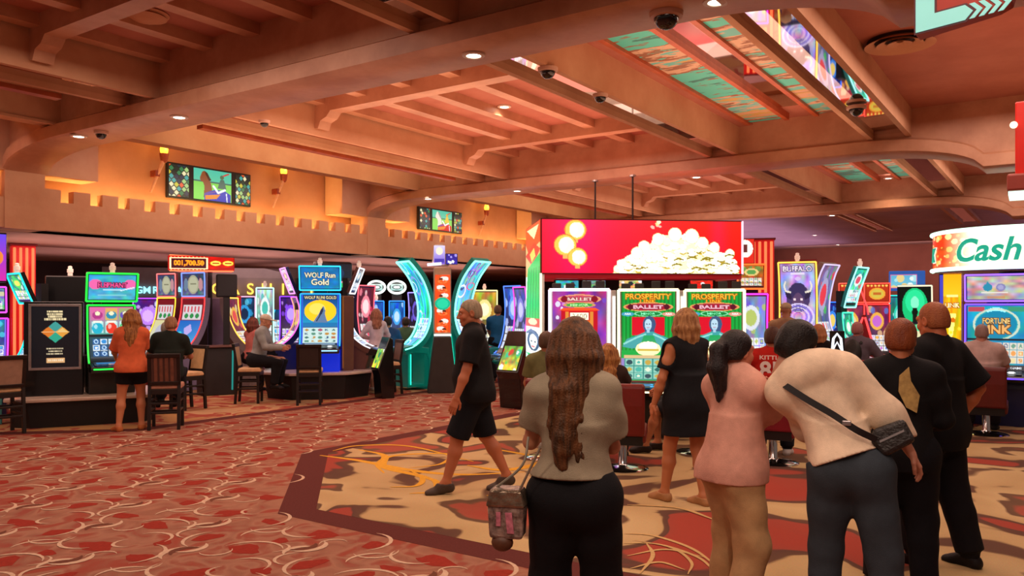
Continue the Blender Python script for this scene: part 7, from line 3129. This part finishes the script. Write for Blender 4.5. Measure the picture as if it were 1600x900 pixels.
# torches on the left wall
for px, py, lab in ((247, 240, 'wall torch with glowing flame left of the left horse screen'), (434, 272, 'wall torch with glowing flame right of the left horse screen'), (752, 328, 'wall torch with glowing flame right of the far horse screen')):
    s_ = (px - 800) / F
    y_ = 9.85 * KS
    d = y_ / (SA - CA * s_)
    x_, yy_, z_ = W(px, py, d)
    t = thing('wall_torch', lab, 'torch', (x_, yy_ - .16, z_), 0, 'wall torches')
    mb = MB()
    mb.tube([(-.16, .10, -.62), (-.02, .0, -.14)], [.018, .03], 8)
    mb.build('torch_handle', mat('torch_wood', '#c08a68', .6, var=.15, scale=20), t, smooth=True)
    mb = MB()
    mb.lathe([(.03, -.16), (.055, -.12), (.07, -.02), (.06, -.02)], 12)
    mb.build('torch_cup', mat('torch_iron', '#8a3a22', .5, metal=.4, var=.2, scale=20), t, smooth=True)
    mb = MB()
    mb.lathe([(.01, -.05), (.055, .0), (.062, .05), (.04, .12), (.015, .17), (.003, .2)], 12)
    mb.build('flame', neon('#ffb832', 3.0), t, smooth=True)
    mb = MB()
    mb.box(-.13, -.05, .02, .17, -.38, -.28)
    mb.build('wall_bracket', mat('torch_iron', '#8a3a22', .5), t, bevel=.01)
    lamp('torch_lamp', 'POINT', (x_, yy_ - .28, z_ + .08), 4, (1, .6, .2), .06)

# triple video screens on the left wall
for (pxa, pxb, pyt, pyb, lab, sd) in ((262, 392, 252, 308, 'triple video screen with horse and rider between diamond patterns, nearer one', 1), (655, 722, 322, 358, 'triple video screen with horse and rider between diamond patterns, far one', 2)):
    y_ = 9.83 * KS
    da = y_ / (SA - CA * (pxa - 800) / F)
    db = y_ / (SA - CA * (pxb - 800) / F)
    xa, ya, za = W(pxa, pyt, da)
    xb = XY(pxb, db)[0]
    zb = W(pxa, pyb, da)[2]
    w, hh = xb - xa, za - zb
    t = thing('video_screen', lab, 'screen', (xa, y_, zb), 0, 'wall video screens')
    mb = MB()
    mb.box(0, w, 0, .07, 0, hh)
    mb.build('screen_case', blk_m, t, bevel=.01)

    def dia(seed):
        c = Can(44, 84, '#1a2018')
        r = random.Random(seed)
        for j in range(9):
            for i in range(5):
                x, y = (i + .5 * (j % 2)) / 4, j / 8
                col = r.choice(['#2f7a4a', '#c8c03a', '#e05a2a', '#3aa09a', '#a0c87a', '#1f3a2a', '#e8e0b0', '#203040'])
                if y < .3 and r.random() < .5:
                    col = '#20281f'
                c.poly([(x, y - .085), (x + .12, y), (x, y + .085), (x - .12, y)], col)
        return c
    dia(sd).mesh('side_display', flat(.02, w * .235, .03, hh - .03, -.004), t)
    dia(sd + 5).mesh('side_display', flat(w * .80, w - .02, .03, hh - .03, -.004), t)
    c = Can(90, 80, '#4fc0a4', '#58c890')
    c.vgrad(0, .42, 1, 1, '#7ad04a', '#8ae05a')
    c.rect(.0, .38, 1, .42, '#3a6a5a')
    horse = '#8a4a24' if sd == 1 else '#e8e0d0'
    c.poly([(.16, .30), (.22, .10), (.28, .06), (.30, .14), (.36, .20), (.44, .40), (.48, .62), (.48, .9), (.26, .9), (.28, .55), (.24, .42), (.18, .40)], horse)
    c.poly([(.28, .06), (.36, .12), (.46, .34), (.40, .38), (.32, .20)], '#4a2814' if sd == 1 else '#9a9a90')
    c.poly([(.62, .58), (.70, .28), (.80, .28), (.86, .58)], '#4a6a5a' if sd == 1 else '#e8c02a')
    c.ell(.74, .20, .055, .07, '#5a6a4a' if sd == 1 else '#e0a02a')
    c.line([(.78, .14), (.92, .06)], .04, '#c83a3a')
    c.poly([(.28, .78), (.56, .62), (.80, .62), (.98, .74), (.98, 1), (.28, 1)], '#2a3ab0' if sd == 1 else '#d81e14')
    c.line([(.52, .52), (.64, .72), (.82, .60)], .06, '#f0f0f0')
    c.line([(.30, .80), (.55, .70)], .05, '#6a4a9a')
    c.poly([(.30, .84), (.70, .76), (.60, .92), (.30, .98)], '#e88a2a')
    c.line([(.86, .72), (.88, .98)], .03, '#e8e8f8')
    c.mesh('main_display', flat(w * .29, w * .745, .03, hh - .03, -.004), t)

# hanging arrow sign at the upper right
q = XY(1502, 3.7)
zb = W(1440, 41, 3.7)[2]
rz_ = facing(q, -8)
t = thing('arrow_sign', 'red hanging sign with turquoise corner arrow at the upper right', 'sign', (q[0], q[1], zb), rz_)
t.scale = (.72, .72, .72)
mb = MB()
mb.prism([(-.27, 0), (.20, .07), (.27, .10), (.29, .18), (.29, .8), (-.27, .8)], 0, .16, 'y')
mb.build('sign_case', mat('sign_crimson', '#b0301c', .45, var=.08, scale=5), t, bevel=.012)


def plate(pts, y0, y1, m, name):
    mb = MB()
    mb.prism(pts, y0, y1, 'y')
    return mb.build(name, m, t)


tq = mat('arrow_turquoise', '#8fe0d8', .45, emit='#84d8d0', es=.45, var=.03)
dk = mat('arrow_outline', '#5a2a34', .5, var=.05)


def shear(l, g=0.0):
    return [(x, z + (x + .27) * .085) for x, z in l]


plate(shear([(-.272, -.004), (.03, -.004), (.08, .055), (.03, .115), (-.14, .115), (-.14, .5), (-.272, .5)]), -.004, 0, dk, 'arrow_border')
plate(shear([(-.262, .008), (.022, .008), (.066, .055), (.022, .103), (-.152, .103), (-.152, .5), (-.262, .5)]), -.010, -.002, tq, 'arrow')
for i in range(4):
    x = .075 + i * .052
    plate(shear([(x - .03, .008), (x, .008), (x + .044, .055), (x, .103), (x - .03, .103), (x + .012, .055)]), -.010, -.002, tq, 'arrow_chevron')
mb = MB()
mb.tube([(-.16, .08, .75), (-.16, .08, (KZ(3.86) - zb) / .72 - .006)], .012, 6)
mb.tube([(.16, .08, .75), (.16, .08, (KZ(3.86) - zb) / .72 - .006)], .012, 6)
mb.build('hanging_rod', silver, t)
# red hanging lantern box at the right edge
q = XY(1612, 6.9)
zb = W(1600, 303, 6.9)[2]
t = thing('hanging_sign', 'red hanging box sign with lit lower rim at the right edge', 'sign', (q[0], q[1], zb), facing(q))
rd = mat('lacquer_red', '#c01c10', .4, emit='#c0180c', es=.3, var=.06, scale=5)
mb = MB()
mb.box(-.12, .3, 0, .4, .16, .80)
mb.build('sign_case', rd, t, bevel=.012)
mb = MB()
mb.box(-.18, .34, -.05, .45, .03, .18)
mb.build('sign_base', mat('dusty_red', '#9a4034', .5, var=.1, scale=5), t, bevel=.02)
mb = MB()
mb.box(-.17, .33, -.04, .44, .0, .03)
mb.build('rim_light', neon('#d8ffe8', 1.4), t)
mb = MB()
mb.ball((-.13, -.02, .60), .03, 8)
mb.build('bulb', neon('#ffe8c0', 2.5), t, smooth=True)
mb = MB()
mb.tube([(.1, .2, .8), (.1, .2, KZ(3.86) - zb)], .02, 6)
mb.build('hanging_rod', silver, t)
# ================================================================== WORLD, LIGHT, CAMERA
wd = bpy.data.worlds.new('casino_glow')
SC.world = wd
wd.use_nodes = True
bg = wd.node_tree.nodes['Background']
bg.inputs['Color'].default_value = (1.0, 0.68, 0.55, 1)
bg.inputs['Strength'].default_value = 0.15

# added fill: unseen panels throwing up into the coffers and down from them
UP = ((2, (1, .42, .22)), (135, (1, .55, .36)), (100, (1, .56, .42)))
for k, (pw, col) in enumerate(UP):
    xm = (BX[k] + BX[k + 1] + BWID) / 2 * KS
    for (ym, sy, q_) in ((5.65, 3.3, .62), (2.5, 1.2, .30), (.4, 1.4, .10)):
        lamp('coffer_fill_up', 'AREA', (xm, ym * KS, KZ(3.25)), pw * q_, col if ym > 1 else (1, .5, .3), (4.4 * KS, sy * KS), (PI, 0, 0), spread=2.8)
    lamp('beam_fill', 'AREA', ((BX[k + 1] + BWID / 2) * KS, 6.0 * KS, KZ(2.85)), (9, 13, 13)[k], (1, .58, .45), (.7, 5.0 * KS), (PI, 0, 0))  # added upward fill below each beam, no fixture there
    lamp('slot_fill', 'AREA', (xm, 7.45 * KS, KZ(3.74)), (4, 34, 26)[k], (1, .70, .44), (4.0 * KS, .25), (PI / 2, 0, 0))  # added fill that brightens the band beside the slot
for ym, sy, pw in ((6.6, 2.8, 95), (-.6, 1.8, 60)):
    lamp('violet_fill', 'AREA', (20.5 * KS, ym * KS, KZ(3.0)), pw, (.88, .56, .92), (8 * KS, sy * KS), (PI, 0, 0))  # added violet fill, unseen panels below the far ceiling
lamp('back_wall_wash', 'AREA', (24.6 * KS, 3.5 * KS, KZ(3.3)), 90, (1, .58, .50), (.5, 7 * KS), (0, -.9, 0))  # added fill to lift the brown back wall
for k, pw in enumerate((105, 115, 95)):
    xm = (BX[k] + BX[k + 1] + BWID) / 2 * KS
    for (ym, sy) in ((5.2, 2.4), (.4, 1.6)):
        lamp('coffer_fill_down', 'AREA', (xm, ym * KS, KZ(3.7)), pw, (1, .70, .57), (4.4 * KS, sy * KS), (0, 0, 0))  # added unseen panel, fill thrown down out of the coffer
lamp('far_ceiling_fill', 'AREA', (20.5 * KS, 4.5 * KS, KZ(3.48)), 120, (1, .68, .62), (8 * KS, 5 * KS), (0, 0, 0))  # the same added downward fill for the far bay
for p_, t_ in (((.5, 2.4, 3.9), (3.6, 1.9, 1.1)), ((.9, -.5, 3.9), (3.9, .6, 1.1))):
    lamp('figure_fill_spot', 'SPOT', p_, 130, (1, .74, .56), .12, Vector((t_[0] - p_[0], t_[1] - p_[1], t_[2] - p_[2])).to_track_quat('-Z', 'Y').to_euler(), spot_size=1.15, spot_blend=.9)  # added spots out of view, they brighten the backs of the front figures
for k in (0, 1, 2):
    xm = (BX[k] + BX[k + 1] + BWID) / 2 * KS
    lamp('parapet_light', 'AREA', (xm, 9.74 * KS, KZ(2.72)), 75, (1, .66, .22), (4.6 * KS, .1), (PI, 0, 0))
    lamp('wall_wash', 'AREA', (xm, 8.9 * KS, KZ(3.5)), 24, (1, .72, .66), (4.6 * KS, .4), (.5, 0, 0))
    lamp('soffit_fill_down', 'AREA', (xm, 10.8 * KS, KZ(2.56)), 70, (1, .66, .54), (4.6 * KS, 1.2), (0, 0, 0))  # added downward fill for the floor around the left islands
    lamp('soffit_fill_up', 'AREA', (xm, 10.8 * KS, KZ(2.25)), 40, (1, .60, .50), (4.8 * KS, 1.8), (PI, 0, 0))  # added upward fill, an unseen panel brightening the low soffit
    lamp('far_fill_down', 'AREA', (xm + 2, 14.0 * KS, KZ(2.64)), 70, (1, .66, .62), (4.6 * KS, 2.2), (.35, 0, 0))  # added fill tilted towards the far wall
    lamp('far_fill_up', 'AREA', (xm + 2, 14.0 * KS, KZ(2.3)), 34, (1, .58, .54), (4.8 * KS, 3.0), (PI, 0, 0))  # added upward fill for the far low ceiling

cam = bpy.data.cameras.new('camera')
cam.sensor_width = 36
cam.lens = 36 * F / 1600
cam.shift_y = (HZ - 450) / 1600
cam.clip_end = 200
co = bpy.data.objects.new('camera', cam)
COL.objects.link(co)
co.location = (0, 0, CAMZ)
co.rotation_euler = (PI / 2, 0, math.atan2(SA, CA) - PI / 2)
SC.camera = co
vs = SC.view_settings
SC.display_settings.display_device = 'sRGB'
vs.view_transform = 'Standard'
vs.look = 'None'
vs.exposure = 0
vs.gamma = 1
vs.use_curve_mapping = False
SC.cycles.use_denoising = True
SC.cycles.max_bounces = 6
SC.cycles.sample_clamp_indirect = 4
